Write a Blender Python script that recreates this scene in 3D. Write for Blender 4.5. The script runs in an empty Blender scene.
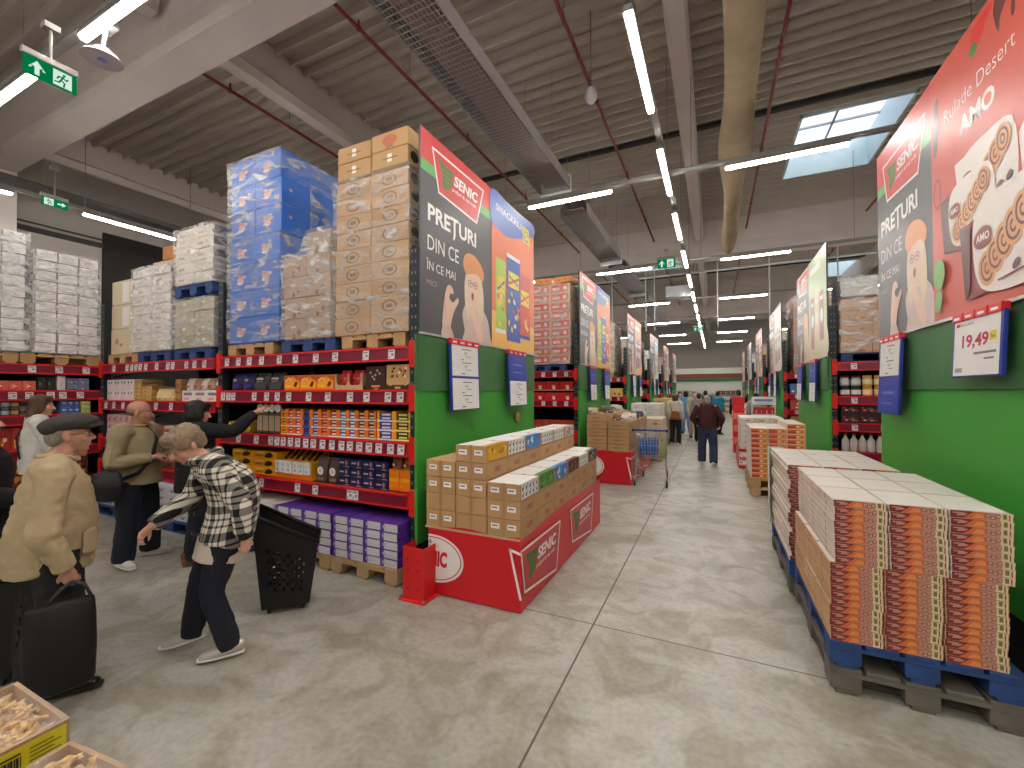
import bpy, bmesh, math, random
from math import pi, sin, cos, radians
from mathutils import Vector, Matrix, noise
rnd = random.Random(11)
COL = bpy.context.scene.collection
WORK = bpy.data.scenes.new('workbench')      # scratch scene for evaluating modifiers; removed at the end
ORD = ['first', 'second', 'third', 'fourth', 'fifth', 'sixth', 'seventh', 'eighth', 'ninth', 'tenth', 'eleventh', 'twelfth',
       'thirteenth', 'fourteenth', 'fifteenth', 'sixteenth', 'seventeenth', 'eighteenth', 'nineteenth', 'twentieth',
       'twenty-first', 'twenty-second', 'twenty-third', 'twenty-fourth']

TRASH = []
def work_graph():
    with bpy.context.temp_override(scene=WORK, view_layer=WORK.view_layers[0]):
        dg = bpy.context.evaluated_depsgraph_get()
    dg.update(); return dg
# ------------------------------------------------------------------ materials
def lin(c):
    return tuple(((x / 255) / 12.92 if x / 255 <= .04045 else ((x / 255 + .055) / 1.055) ** 2.4) for x in c)
MATS = {}
def mat(name, col, rough=.55, metal=0.0, var=.06, scale=9.0, bump=0.0, bscale=40.0, emit=0.0, objvar=0.0, spec=.4, coat=0.0):
    if name in MATS: return MATS[name]
    m = bpy.data.materials.new(name); m.use_nodes = True
    nt = m.node_tree; n = nt.nodes; L = nt.links
    b = n['Principled BSDF']
    c = lin(col)
    b.inputs['Roughness'].default_value = rough; b.inputs['Metallic'].default_value = metal
    b.inputs['Specular IOR Level'].default_value = spec
    b.inputs['Coat Weight'].default_value = coat
    tc = n.new('ShaderNodeTexCoord'); nz = n.new('ShaderNodeTexNoise')
    nz.inputs['Scale'].default_value = scale; nz.inputs['Detail'].default_value = 3
    L.new(tc.outputs['Object'], nz.inputs['Vector'])
    mx = n.new('ShaderNodeMix'); mx.data_type = 'RGBA'
    L.new(nz.outputs['Fac'], mx.inputs[0])
    mx.inputs[6].default_value = tuple(x * (1 - var) for x in c) + (1,)
    mx.inputs[7].default_value = tuple(min(1, x * (1 + var)) for x in c) + (1,)
    out = mx.outputs[2]
    if objvar:
        oi = n.new('ShaderNodeObjectInfo'); hs = n.new('ShaderNodeHueSaturation'); mr = n.new('ShaderNodeMapRange')
        mr.inputs[3].default_value = 1 - objvar; mr.inputs[4].default_value = 1 + objvar
        L.new(oi.outputs['Random'], mr.inputs[0]); L.new(mr.outputs[0], hs.inputs['Value']); L.new(out, hs.inputs['Color'])
        out = hs.outputs['Color']
    L.new(out, b.inputs['Base Color'])
    if emit:
        L.new(out, b.inputs['Emission Color']); b.inputs['Emission Strength'].default_value = emit
    if bump:
        n2 = n.new('ShaderNodeTexNoise'); n2.inputs['Scale'].default_value = bscale; n2.inputs['Detail'].default_value = 4
        L.new(tc.outputs['Object'], n2.inputs['Vector'])
        bp = n.new('ShaderNodeBump'); bp.inputs['Strength'].default_value = bump; bp.inputs['Distance'].default_value = .01
        L.new(n2.outputs['Fac'], bp.inputs['Height']); L.new(bp.outputs['Normal'], b.inputs['Normal'])
    MATS[name] = m
    return m
def emat(name, col, strength):
    if name in MATS: return MATS[name]
    m = bpy.data.materials.new(name); m.use_nodes = True; nt = m.node_tree
    nt.nodes.remove(nt.nodes['Principled BSDF'])
    e = nt.nodes.new('ShaderNodeEmission'); e.inputs[0].default_value = lin(col) + (1,); e.inputs[1].default_value = strength
    nt.links.new(e.outputs[0], nt.nodes['Material Output'].inputs[0])
    MATS[name] = m; return m
def film(name, amount=.3, col=(225, 225, 225), scale=6.0, rough=.22, stretch=(1, 1, 3)):
    """clear stretch film: mostly see-through, with whitish glossy creases where the noise is high"""
    if name in MATS: return MATS[name]
    m = bpy.data.materials.new(name); m.use_nodes = True; nt = m.node_tree; n = nt.nodes; L = nt.links
    b = n['Principled BSDF']; b.inputs['Base Color'].default_value = lin(col) + (1,); b.inputs['Roughness'].default_value = rough
    tr = n.new('ShaderNodeBsdfTransparent'); mx = n.new('ShaderNodeMixShader')
    tc = n.new('ShaderNodeTexCoord'); mp = n.new('ShaderNodeMapping'); mp.inputs['Scale'].default_value = stretch
    nz = n.new('ShaderNodeTexNoise'); nz.inputs['Scale'].default_value = scale; nz.inputs['Detail'].default_value = 5; nz.inputs['Distortion'].default_value = 1.2
    L.new(tc.outputs['Object'], mp.inputs['Vector']); L.new(mp.outputs[0], nz.inputs['Vector'])
    rp = n.new('ShaderNodeValToRGB'); rp.color_ramp.elements[0].position = .42; rp.color_ramp.elements[1].position = .72
    rp.color_ramp.elements[0].color = (amount * .35,) * 3 + (1,); rp.color_ramp.elements[1].color = (min(1, amount * 2),) * 3 + (1,)
    L.new(nz.outputs['Fac'], rp.inputs['Fac'])
    L.new(rp.outputs[0], mx.inputs[0]); L.new(tr.outputs[0], mx.inputs[1]); L.new(b.outputs[0], mx.inputs[2])
    bp = n.new('ShaderNodeBump'); bp.inputs['Strength'].default_value = .3; bp.inputs['Distance'].default_value = .015
    L.new(nz.outputs['Fac'], bp.inputs['Height']); L.new(bp.outputs[0], b.inputs['Normal'])
    L.new(mx.outputs[0], n['Material Output'].inputs[0])
    MATS[name] = m; return m

# ------------------------------------------------------------------ mesh builder
class MB:
    def __init__(s): s.V = []; s.F = []; s.M = []; s.S = []
    def add(s, vs, fs, m=0, smooth=False):
        b = len(s.V); s.V.extend(tuple(v) for v in vs)
        for f in fs: s.F.append(tuple(b + i for i in f)); s.M.append(m); s.S.append(smooth)
        return s
    def box(s, x0, y0, z0, x1, y1, z1, m=0, bev=0.0, X=None):
        if bev <= 0:
            vs = [(x, y, z) for z in (z0, z1) for y in (y0, y1) for x in (x0, x1)]
            fs = [(0, 2, 3, 1), (4, 5, 7, 6), (0, 1, 5, 4), (2, 6, 7, 3), (0, 4, 6, 2), (1, 3, 7, 5)]
        else:
            b = min(bev, (x1 - x0) * .45, (y1 - y0) * .45, (z1 - z0) * .45)
            vs = []; id_ = {}
            for i, x in enumerate((x0, x1)):
                for j, y in enumerate((y0, y1)):
                    for k, z in enumerate((z0, z1)):
                        sx, sy, sz = (1 - 2 * i) * b, (1 - 2 * j) * b, (1 - 2 * k) * b
                        id_[i, j, k, 0] = len(vs); vs.append((x, y + sy, z + sz))
                        id_[i, j, k, 1] = len(vs); vs.append((x + sx, y, z + sz))
                        id_[i, j, k, 2] = len(vs); vs.append((x + sx, y + sy, z))
            q = id_; fs = []
            for i in (0, 1):
                f = [q[i, 0, 0, 0], q[i, 0, 1, 0], q[i, 1, 1, 0], q[i, 1, 0, 0]]; fs.append(f if i == 0 else f[::-1])
                f = [q[0, i, 0, 1], q[1, i, 0, 1], q[1, i, 1, 1], q[0, i, 1, 1]]; fs.append(f if i == 0 else f[::-1])
                f = [q[0, 0, i, 2], q[0, 1, i, 2], q[1, 1, i, 2], q[1, 0, i, 2]]; fs.append(f if i == 0 else f[::-1])
            def o(f, c):  # orient away from centre
                a, b_, c_ = [Vector(vs[t]) for t in f[:3]]
                n = (b_ - a).cross(c_ - a); ctr = sum((Vector(vs[t]) for t in f), Vector()) / len(f) - c
                return f if n.dot(ctr) > 0 else f[::-1]
            c = Vector(((x0 + x1) / 2, (y0 + y1) / 2, (z0 + z1) / 2))
            for i in (0, 1):
                for j in (0, 1):
                    fs.append(o([q[i, j, 0, 0], q[i, j, 1, 0], q[i, j, 1, 1], q[i, j, 0, 1]], c))
                    fs.append(o([q[i, 0, j, 0], q[i, 1, j, 0], q[i, 1, j, 2], q[i, 0, j, 2]], c))
                    fs.append(o([q[0, i, j, 1], q[1, i, j, 1], q[1, i, j, 2], q[0, i, j, 2]], c))
            for i in (0, 1):
                for j in (0, 1):
                    for k in (0, 1): fs.append(o([q[i, j, k, 0], q[i, j, k, 1], q[i, j, k, 2]], c))
        if X is not None: vs = [X @ Vector(v) for v in vs]
        return s.add(vs, fs, m)
    def cyl(s, p0, p1, r0, r1=None, n=10, m=0, smooth=True):
        r1 = r0 if r1 is None else r1
        p0, p1 = Vector(p0), Vector(p1); d = (p1 - p0).normalized()
        u = d.orthogonal().normalized(); v = d.cross(u)
        vs = [p + (u * cos(2 * pi * i / n) + v * sin(2 * pi * i / n)) * r for p, r in ((p0, r0), (p1, r1)) for i in range(n)]
        s.add(vs, [(i, (i + 1) % n, n + (i + 1) % n, n + i) for i in range(n)], m, smooth)
        s.add(vs[:n], [tuple(range(n))[::-1]], m); s.add(vs[n:], [tuple(range(n))], m)
        return s
    def tube(s, pts, r, n=8, m=0, closed=False, smooth=True, flat=None):
        P = [Vector(p) for p in pts]; N = len(P); rr = r if isinstance(r, (list, tuple)) else [r] * N
        T = []
        for i in range(N):
            a = P[(i - 1) % N] if closed else P[max(i - 1, 0)]; b = P[(i + 1) % N] if closed else P[min(i + 1, N - 1)]
            T.append((b - a).normalized())
        u = T[0].orthogonal().normalized(); rings = []
        for i in range(N):
            u = (u - T[i] * u.dot(T[i]))
            u = u.normalized() if u.length > 1e-6 else T[i].orthogonal().normalized()
            v = T[i].cross(u)
            rings.append([P[i] + (u * cos(2 * pi * k / n) + v * sin(2 * pi * k / n)) * rr[i] for k in range(n)])
        if closed: rings.append(rings[0]); return s.loft(rings, m, caps=False, smooth=smooth)
        return s.loft(rings, m, caps=True, smooth=smooth)
    def loft(s, rings, m=0, caps=True, smooth=True):
        n = len(rings[0]); b = len(s.V)
        for r in rings: s.V.extend(tuple(p) for p in r)
        for i in range(len(rings) - 1):
            for k in range(n):
                s.F.append((b + i * n + k, b + i * n + (k + 1) % n, b + (i + 1) * n + (k + 1) % n, b + (i + 1) * n + k)); s.M.append(m); s.S.append(smooth)
        if caps:
            s.F.append(tuple(b + k for k in range(n))[::-1]); s.M.append(m); s.S.append(False)
            e = b + (len(rings) - 1) * n
            s.F.append(tuple(e + k for k in range(n))); s.M.append(m); s.S.append(False)
        return s
    def ell(s, c, r, R=None, nu=14, nv=9, m=0):
        c = Vector(c); r = (r, r, r) if not hasattr(r, '__len__') else r
        vs = []; 
        for j in range(1, nv):
            t = pi * j / nv
            for i in range(nu):
                p = Vector((r[0] * sin(t) * cos(2 * pi * i / nu), r[1] * sin(t) * sin(2 * pi * i / nu), r[2] * cos(t)))
                vs.append(c + (R @ p if R else p))
        top = Vector((0, 0, r[2])); bot = -top
        vs.append(c + (R @ top if R else top)); vs.append(c + (R @ bot if R else bot))
        a, z = len(vs) - 2, len(vs) - 1; fs = []
        for j in range(nv - 2):
            for i in range(nu): fs.append((j * nu + i, (j + 1) * nu + i, (j + 1) * nu + (i + 1) % nu, j * nu + (i + 1) % nu))
        for i in range(nu):
            fs.append((a, i, (i + 1) % nu)); e = (nv - 2) * nu; fs.append((z, e + (i + 1) % nu, e + i))
        return s.add(vs, fs, m, True)
    def quad(s, a, b, c, d, m=0): return s.add([a, b, c, d], [(0, 1, 2, 3)], m)
    def poly(s, pts, m=0): return s.add(pts, [tuple(range(len(pts)))], m)
    def prism(s, pts, axis, t0, t1, m=0):
        """extrude a 2D outline along axis ('x','y','z') from t0 to t1"""
        f = {'x': lambda p, t: (t, p[0], p[1]), 'y': lambda p, t: (p[0], t, p[1]), 'z': lambda p, t: (p[0], p[1], t)}[axis]
        n = len(pts); vs = [f(p, t0) for p in pts] + [f(p, t1) for p in pts]
        return s.add(vs, [tuple(range(n))[::-1], tuple(range(n, 2 * n))] + [(i, (i + 1) % n, n + (i + 1) % n, n + i) for i in range(n)], m)
    def mesh(s, name, mats, fix=True):
        me = bpy.data.meshes.new(name); me.from_pydata(s.V, [], s.F)
        me.polygons.foreach_set('material_index', s.M); me.polygons.foreach_set('use_smooth', s.S)
        for m in (mats if isinstance(mats, (list, tuple)) else [mats]): me.materials.append(m)
        if fix:
            bm = bmesh.new(); bm.from_mesh(me); bmesh.ops.recalc_face_normals(bm, faces=bm.faces); bm.to_mesh(me); bm.free()
        return me
    def build(s, name, mats, parent=None, loc=None, fix=True):
        return put(name, s.mesh(name, mats, fix), parent, loc)
def put(name, me, parent=None, loc=None, rz=0.0):
    o = bpy.data.objects.new(name, me); COL.objects.link(o)
    if parent is not None: o.parent = parent
    if loc is not None: o.location = loc
    if rz: o.rotation_euler = (0, 0, rz)
    return o
LABELS = {}
def tag(o, label, cat, group=None):
    o['label'] = label; o['category'] = cat
    if group: o['group'] = group
    LABELS.setdefault(label, []).append(o.name)
    return o
def empty(name, loc=(0, 0, 0), rz=0.0, parent=None):
    o = bpy.data.objects.new(name, None); COL.objects.link(o); o.location = loc; o.rotation_euler = (0, 0, rz); o.empty_display_size = .1
    if parent is not None: o.parent = parent
    return o
def struct(o): o['kind'] = 'structure'; return o
def copy_tree(o, parent=None):
    c = o.copy(); COL.objects.link(c)
    if parent is not None: c.parent = parent
    for ch in list(o.children): copy_tree(ch, c)
    return c
MESH = {}
def cached(key, fn):
    if key not in MESH: MESH[key] = fn()
    return MESH[key]

# ------------------------------------------------------------------ lettering
TXT = {}
def text_geo(s, bold=0.0, res=3):
    """vertices and faces of a line of type, 1 m tall figures, origin at the lower left; returns (verts, faces, width, height)"""
    k = (s, bold)
    if k in TXT: return TXT[k]
    cu = bpy.data.curves.new('lettering', 'FONT'); cu.body = s; cu.size = 1; cu.offset = bold; cu.resolution_u = res; cu.fill_mode = 'FRONT'
    o = bpy.data.objects.new('lettering', cu); WORK.collection.objects.link(o)
    dg = work_graph()
    me = o.evaluated_get(dg).to_mesh()
    vs = [tuple(v.co) for v in me.vertices]; fs = [tuple(p.vertices) for p in me.polygons]
    o.evaluated_get(dg).to_mesh_clear(); WORK.collection.objects.unlink(o); TRASH.extend((o, cu))
    if vs:
        x0 = min(v[0] for v in vs); x1 = max(v[0] for v in vs); y0 = min(v[1] for v in vs); y1 = max(v[1] for v in vs)
    else: x0 = x1 = y0 = y1 = 0
    TXT[k] = (vs, fs, x0, x1, y0, y1); return TXT[k]
class Art:
    """flat printed artwork on a plane: u runs along U, v along V, each next layer a hair further out along N"""
    def __init__(s, O, U, V, N=None, mb=None, step=.00014):
        s.O, s.U, s.Vv = Vector(O), Vector(U).normalized(), Vector(V).normalized()
        s.N = Vector(N) if N else s.U.cross(s.Vv); s.h = 0.0; s.step = step; s.mb = mb or MB(); s.mats = []
    def mi(s, m):
        if m not in s.mats: s.mats.append(m)
        return s.mats.index(m)
    def pt(s, u, v): return s.O + s.U * u + s.Vv * v + s.N * s.h
    def poly(s, pts, m): s.h += s.step; s.mb.poly([s.pt(*p) for p in pts], s.mi(m)); return s
    def rect(s, u0, v0, u1, v1, m): return s.poly([(u0, v0), (u1, v0), (u1, v1), (u0, v1)], m)
    def ell(s, u, v, ru, rv, m, rot=0.0, n=22, a0=0, a1=360):
        ps = []
        for i in range(n + (0 if a1 - a0 >= 360 else 1)):
            a = radians(a0 + (a1 - a0) * i / n); x, y = ru * cos(a), rv * sin(a)
            ps.append((u + x * cos(rot) - y * sin(rot), v + x * sin(rot) + y * cos(rot)))
        return s.poly(ps, m)
    def blob(s, pts, m, sub=5):
        """smooth closed outline through the points"""
        n = len(pts); out = []
        for i in range(n):
            p0, p1, p2, p3 = [Vector(pts[(i + k - 1) % n]) for k in range(4)]
            for j in range(sub):
                t = j / sub
                out.append(tuple(.5 * ((2 * p1) + (p2 - p0) * t + (2 * p0 - 5 * p1 + 4 * p2 - p3) * t * t + (3 * p1 - p0 - 3 * p2 + p3) * t ** 3)))
        return s.poly(out, m)
    def line(s, pts, w, m, closed=False):
        s.h += s.step; n = len(pts); k = s.mi(m)
        for i in range(n if closed else n - 1):
            a, b = Vector(pts[i]), Vector(pts[(i + 1) % n]); d = (b - a)
            if d.length < 1e-6: continue
            d.normalize(); q = Vector((-d.y, d.x)) * w / 2; e = d * w / 2
            s.mb.poly([s.pt(*p) for p in (a - q - e, b - q + e, b + q + e, a + q - e)], k)
        return s
    def text(s, t, u0, v0, m, w=None, h=None, bold=.0, shear=0.0, rise=0.0, center=False):
        vs, fs, x0, x1, y0, y1 = text_geo(t, bold)
        if not vs: return s
        s.h += s.step
        sx = w / (x1 - x0) if w else None; sy = h / (y1 - y0) if h else None
        sx = sx or sy; sy = sy or sx
        if center: u0 = u0 - (x1 - x0) * sx / 2
        pts = []
        for x, y, z in vs:
            a = (x - x0) * sx; b = (y - y0) * sy
            pts.append(s.pt(u0 + a + shear * b, v0 + b + rise * a))
        s.mb.add(pts, fs, s.mi(m)); return s
    def build(s, name, parent=None): return s.mb.build(name, s.mats, parent, fix=False)

# ------------------------------------------------------------------ palette
WHITE = mat('white_print', (232, 230, 226), .5)
PAPER = mat('paper', (226, 224, 222), .6)
INK = mat('ink', (48, 48, 54), .6)
GREYINK = mat('grey_ink', (120, 120, 124), .6)
RED_PAINT = mat('red_rack_paint', (214, 34, 38), .4)
MAROON = mat('maroon_ticket_strip', (124, 22, 46), .35)
UPRIGHT = mat('dark_rack_paint', (30, 36, 44), .5)
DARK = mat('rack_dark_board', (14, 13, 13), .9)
KRAFT = mat('kraft_cardboard', (180, 142, 100), .75, objvar=.09, var=.07, scale=5)
KRAFT2 = mat('pale_cardboard', (196, 164, 124), .75, objvar=.07)
TAPE = mat('brown_tape', (164, 126, 84), .35)
GREEN = mat('bright_green_panel', (62, 152, 56), .45, var=.04, scale=2)
GREEN_D = mat('dark_green_cloth', (64, 112, 66), .6, var=.16, scale=3.5, bump=.5, bscale=5)
RED_B = mat('red_banner_vinyl', (206, 28, 40), .35, var=.05, scale=3)
RED_F = mat('faded_red_banner', (190, 46, 52), .35, var=.05, scale=3)
LOGO_G = mat('logo_green', (72, 120, 56), .5)
WOODP = mat('pallet_wood', (178, 146, 104), .8, var=.22, scale=7, bump=.2)
WOODD = mat('grey_pallet_wood', (104, 98, 90), .85, var=.4, scale=7, bump=.2)
BLUEP = mat('blue_pallet_paint', (38, 66, 118), .65, var=.55, scale=11, bump=.15)
CHROME = mat('bright_steel', (190, 190, 190), .3, metal=.9, var=.03)
STEEL = mat('galvanised_steel', (140, 140, 142), .45, metal=.6, var=.1)
BLUEF = mat('blue_sign_frame', (38, 56, 150), .4)
BLACKP = mat('black_plastic', (20, 20, 22), .45)
# ================================================================== people
def chain(mb, P, R, n=14, ref=(1, 0, 0), sub=3, round_ends=True):
    """skinned limb: ellipses (side, depth) swept along a smooth path, rounded at both ends"""
    P = [Vector(p) for p in P]; R = [r if hasattr(r, '__len__') else (r, r) for r in R]; N = len(P)
    pts, rad = [], []
    for i in range(N - 1):
        p0, p1, p2, p3 = P[max(i - 1, 0)], P[i], P[i + 1], P[min(i + 2, N - 1)]
        for j in range(sub):
            t = j / sub; pts.append(.5 * ((2 * p1) + (p2 - p0) * t + (2 * p0 - 5 * p1 + 4 * p2 - p3) * t * t + (3 * p1 - p0 - 3 * p2 + p3) * t ** 3))
            s = t * t * (3 - 2 * t); rad.append(tuple(a + (b - a) * s for a, b in zip(R[i], R[i + 1])))
    pts.append(P[-1]); rad.append(R[-1])
    T = [(pts[min(i + 1, len(pts) - 1)] - pts[max(i - 1, 0)]).normalized() for i in range(len(pts))]
    if round_ends:
        a, b = pts[0], pts[-1]; ta, tb = T[0], T[-1]; ra, rb = rad[0], rad[-1]
        pre = [(a - ta * min(ra) * s, tuple(x * c for x in ra), ta) for s, c in ((.95, .3), (.7, .71), (.35, .93))]
        post = [(b + tb * min(rb) * s, tuple(x * c for x in rb), tb) for s, c in ((.35, .93), (.7, .71), (.95, .3))]
    else:
        a, b = pts[0], pts[-1]; ta, tb = T[0], T[-1]; ra, rb = rad[0], rad[-1]
        pre = [(a - ta * .004, tuple(x * c for x in ra), ta) for c in (.05, .5, .9)]; post = [(b + tb * .004, tuple(x * c for x in rb), tb) for c in (.9, .5, .05)]
    seq = pre + list(zip(pts, rad, T)) + post; ref = Vector(ref); rings = []; last = None
    for p, r, t in seq:
        u = ref - t * ref.dot(t)
        if u.length < .25: u = (last - t * last.dot(t)) if last is not None else t.orthogonal()
        u.normalize(); last = u; v = t.cross(u)
        rings.append([p + u * (r[0] * cos(2 * pi * k / n)) + v * (r[1] * sin(2 * pi * k / n)) for k in range(n)])
    mb.loft(rings)
def remeshed(mb, name, mats, voxel=.008, smooth=3, fold=0.0, fscale=9.0, seed=0, floor=None):
    me = mb.mesh(name, mats); o = bpy.data.objects.new(name, me); WORK.collection.objects.link(o)
    m = o.modifiers.new('r', 'REMESH'); m.mode = 'VOXEL'; m.voxel_size = voxel
    s = o.modifiers.new('s', 'SMOOTH'); s.iterations = smooth; s.factor = .5
    dg = work_graph()
    me2 = bpy.data.meshes.new_from_object(o.evaluated_get(dg)); WORK.collection.objects.unlink(o); TRASH.extend((o, me))
    me2.name = name; me2.materials.clear()
    for k in (mats if isinstance(mats, (list, tuple)) else [mats]): me2.materials.append(k)
    me2.polygons.foreach_set('use_smooth', [True] * len(me2.polygons)); me2.polygons.foreach_set('material_index', [0] * len(me2.polygons))
    if fold:
        for v, nrm in zip(me2.vertices, [v.normal.copy() for v in me2.vertices]):
            c = v.co; k = noise.noise((c.x * fscale + seed, c.y * fscale, c.z * fscale * .7)) + .5 * noise.noise((c.x * fscale * 2.3 + seed, c.y * fscale * 2.3, c.z * fscale * 2.6))
            k2 = abs(noise.noise((c.x * 4 + seed, c.y * 4 + 5, c.z * 14))) - .25
            v.co = c + nrm * fold * (k + .8 * k2)
    if floor is not None:
        for v in me2.vertices: v.co.z = max(v.co.z, floor)
    me2.update(); return me2
def rotm(yaw=0, pitch=0, roll=0): return Matrix.Rotation(yaw, 3, 'Z') @ Matrix.Rotation(-pitch, 3, 'X') @ Matrix.Rotation(roll, 3, 'Y')
def head_shape(mb, C, R, s, neck, nr=.052):
    T = lambda x, y, z: Vector(C) + R @ (Vector((x, y, z)) * s)
    E = lambda c, r: mb.ell(T(*c), tuple(q * s for q in r), R, 18, 12)
    E((0, -.014, .036), (.074, .094, .084)); E((0, .022, -.028), (.060, .068, .084)); E((0, .024, -.072), (.047, .052, .042)); E((0, .066, -.100), (.022, .018, .017))
    chain(mb, [T(0, .084, .006), T(0, .098, -.018), T(0, .106, -.034)], [.009 * s, .011 * s, .015 * s], 10); E((.012, .09, -.036), (.010, .012, .009)); E((-.012, .09, -.036), (.010, .012, .009))
    E((0, .074, .018), (.048, .016, .011)); E((.036, .058, -.034), (.024, .024, .024)); E((-.036, .058, -.034), (.024, .024, .024))
    E((0, .084, -.062), (.023, .011, .0065)); E((0, .082, -.072), (.019, .011, .0075))
    for sx in (-1, 1): E((sx * .075, -.012, -.012), (.009, .020, .033)); E((sx * .073, -.008, -.036), (.008, .011, .011))
    chain(mb, [Vector(neck), T(0, -.022, -.075), T(0, -.012, -.03)], [(nr + .006, nr + .006), (nr - .002, nr), (nr - .004, nr - .004)], 14)
    return T
def hand_shape(mb, W, D, N, thumb=1, curl=.5, s=1.0, fingers=(.5, .5, .5, .5)):
    W, D, N = Vector(W), Vector(D).normalized(), Vector(N).normalized(); N = (N - D * N.dot(D)).normalized(); A = D.cross(N)
    chain(mb, [W - D * .015 * s, W + D * .03 * s, W + D * .075 * s], [(.026 * s, .02 * s), (.038 * s, .016 * s), (.040 * s, .013 * s)], 12, A)
    for i, (l, c) in enumerate(zip((.9, 1.05, 1.0, .8), fingers)):
        p = W + D * (.078 - .006 * abs(i - 1.3)) * s + A * thumb * (.029 - .0195 * i) * s; d = (D + A * thumb * (.10 - .07 * i)).normalized(); pts = [p - d * .012]; a = 0
        for seg, k in ((.044, .7), (.028, 1.0), (.022, .8)):
            a += c * k * 1.3 * curl * 2; q = d * cos(a) + N * sin(a); pts.append(pts[-1] + q * seg * l * s + (d * .012 if seg == .044 else Vector()))
        chain(mb, pts, [.0098 * s, .0094 * s, .0086 * s, .0074 * s], 8, A, 2)
    p = W + D * .022 * s + A * thumb * .03 * s; d = (D * .62 + A * thumb * .66 + N * .35).normalized(); d2 = (D * .85 + A * thumb * .15 + N * .55).normalized()
    chain(mb, [p - d * .015 * s, p + d * .036 * s, p + d * .036 * s + d2 * .032 * s], [.014 * s, .0115 * s, .009 * s], 8, N, 2)
def skin(name, c): return mat(name, c, .5, var=.08, scale=14, spec=.35)
def cloth(name, c, var=.1, rough=.85, bump=.25, bscale=90): return mat(name, c, rough, var=var, scale=7, bump=bump, bscale=bscale)
def person(pos, face, H, label, J=None, skinm=None, top=None, legs=None, shoe=None, sole=None, hair=None, headrot=(0, 0, 0), hs=1.0, bulk=.03, bulk_d=None, hem=None, leg_bulk=.016, hands=None, fold=.006, foot_dir=None,
           feet=None, voxel=.009, hair_style='short', seed=1, belly=0.0, eyes=True, group='shoppers', topname='jacket', collar=True, fl=None, neck_z=0):
    k = H / 1.7; o = empty('person', (pos[0], pos[1], 0), math.atan2(face[1], face[0]) - pi / 2); tag(o, label, 'person', group)
    j = {'pelvis': (0, 0, .92), 'waist': (0, 0, 1.08), 'chest': (0, .01, 1.26), 'neck': (0, -.01, 1.44), 'head': (0, .025, 1.582)}
    for s, n in ((1, 'R'), (-1, 'L')):
        j.update({'sh' + n: (s * .185, -.01, 1.395), 'el' + n: (s * .235, -.03, 1.12), 'wr' + n: (s * .225, .06, .88), 'hip' + n: (s * .09, 0, .90), 'kn' + n: (s * .10, .03, .49), 'an' + n: (s * .105, -.02, .085)})
    j = {a: Vector(v) * k for a, v in j.items()}
    for a, v in (J or {}).items(): j[a] = Vector(v)
    if feet:                                                     # ankle points and toe directions given in the hall's own axes
        inv = o.matrix_basis.to_3x3().inverted()
        for n, (ax, ay, az) in feet.items(): q = inv @ Vector((ax - pos[0], ay - pos[1], 0)); j['an' + n] = Vector((q.x, q.y, az))
    fd = {n: Vector((foot_dir or {}).get(n, (.12 if n == 'R' else -.12, 1, 0))).normalized() for n in 'RL'}
    hd = {n: (hands or {}).get(n, {}) for n in 'RL'}
    Rm = rotm(*headrot)
    bd = MB()
    chain(bd, [j['pelvis'] - Vector((0, 0, .05 * k)), j['pelvis'], j['waist'], j['chest'], (j['shR'] + j['shL']) / 2, j['neck']], [(.15 * k, .10 * k), (.165 * k, .115 * k), (.145 * k, .105 * k), (.16 * k, .118 * k), (.14 * k, .085 * k), (.06 * k, .06 * k)], 18)
    for s, n in ((1, 'R'), (-1, 'L')):
        chain(bd, [(j['sh' + n] + j['neck']) / 2 * .5 + j['sh' + n] * .5, j['sh' + n], (j['sh' + n] + j['el' + n]) / 2, j['el' + n], (j['el' + n] * .6 + j['wr' + n] * .4), j['wr' + n]], [.058 * k, .056 * k, .047 * k, .040 * k, .038 * k, .027 * k], 12)
        h = hd[n]; D = Vector(h.get('d', (j['wr' + n] - j['el' + n]))); hand_shape(bd, j['wr' + n], D, Vector(h.get('n', (-s, .3, 0))), h.get('t', (1 if n == 'L' else -1)) , h.get('c', .45), .95 * k, h.get('f', (.5, .5, .55, .6)))
        chain(bd, [j['hip' + n], (j['hip' + n] + j['kn' + n]) / 2, j['kn' + n], j['kn' + n] * .62 + j['an' + n] * .38 + Vector((0, -.012, 0)), j['an' + n]], [(.088 * k, .092 * k), (.074 * k, .078 * k), (.054 * k, .056 * k), (.050 * k, .056 * k), (.034 * k, .038 * k)], 14)
        chain(bd, [j['an' + n] - fd[n] * .03, j['an' + n] + fd[n] * .05 - Vector((0, 0, .035)), j['an' + n] + fd[n] * .14 - Vector((0, 0, .055))], [.034 * k, (.038 * k, .03 * k), (.034 * k, .018 * k)], 12)
    T = head_shape(bd, j['head'], Rm, hs * k, j['neck'] - Vector((0, 0, .02)))
    put('body', remeshed(bd, 'body', skinm, min(voxel, .0075) if voxel < .011 else voxel, 3, floor=.012), o)
    # top garment
    mb = MB(); b = bulk; bdp = bulk_d if bulk_d is not None else b
    hz = hem if hem is not None else j['pelvis'].z - .06
    lowp = Vector((j['pelvis'].x, j['pelvis'].y, hz)) if hz < j['pelvis'].z else j['pelvis'] * 1
    path = [lowp] + ([j['pelvis']] if hz < j['pelvis'].z - .05 else []) + [j['waist'], j['chest'], (j['shR'] + j['shL']) / 2 + Vector((0, 0, .0)), j['neck'] + Vector((0, 0, .015 + neck_z))]
    rr = [(.165 * k + b, .125 * k + bdp + belly)] + ([(.168 * k + b, .125 * k + bdp + belly)] if hz < j['pelvis'].z - .05 else []) + [(.158 * k + b, .118 * k + bdp + belly), (.17 * k + b * .8, .128 * k + bdp * .8), (.15 * k + b * .6, .092 * k + b * .6), ((.066 if collar else .075) * k + b * .2, .068 * k + b * .2)]
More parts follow.
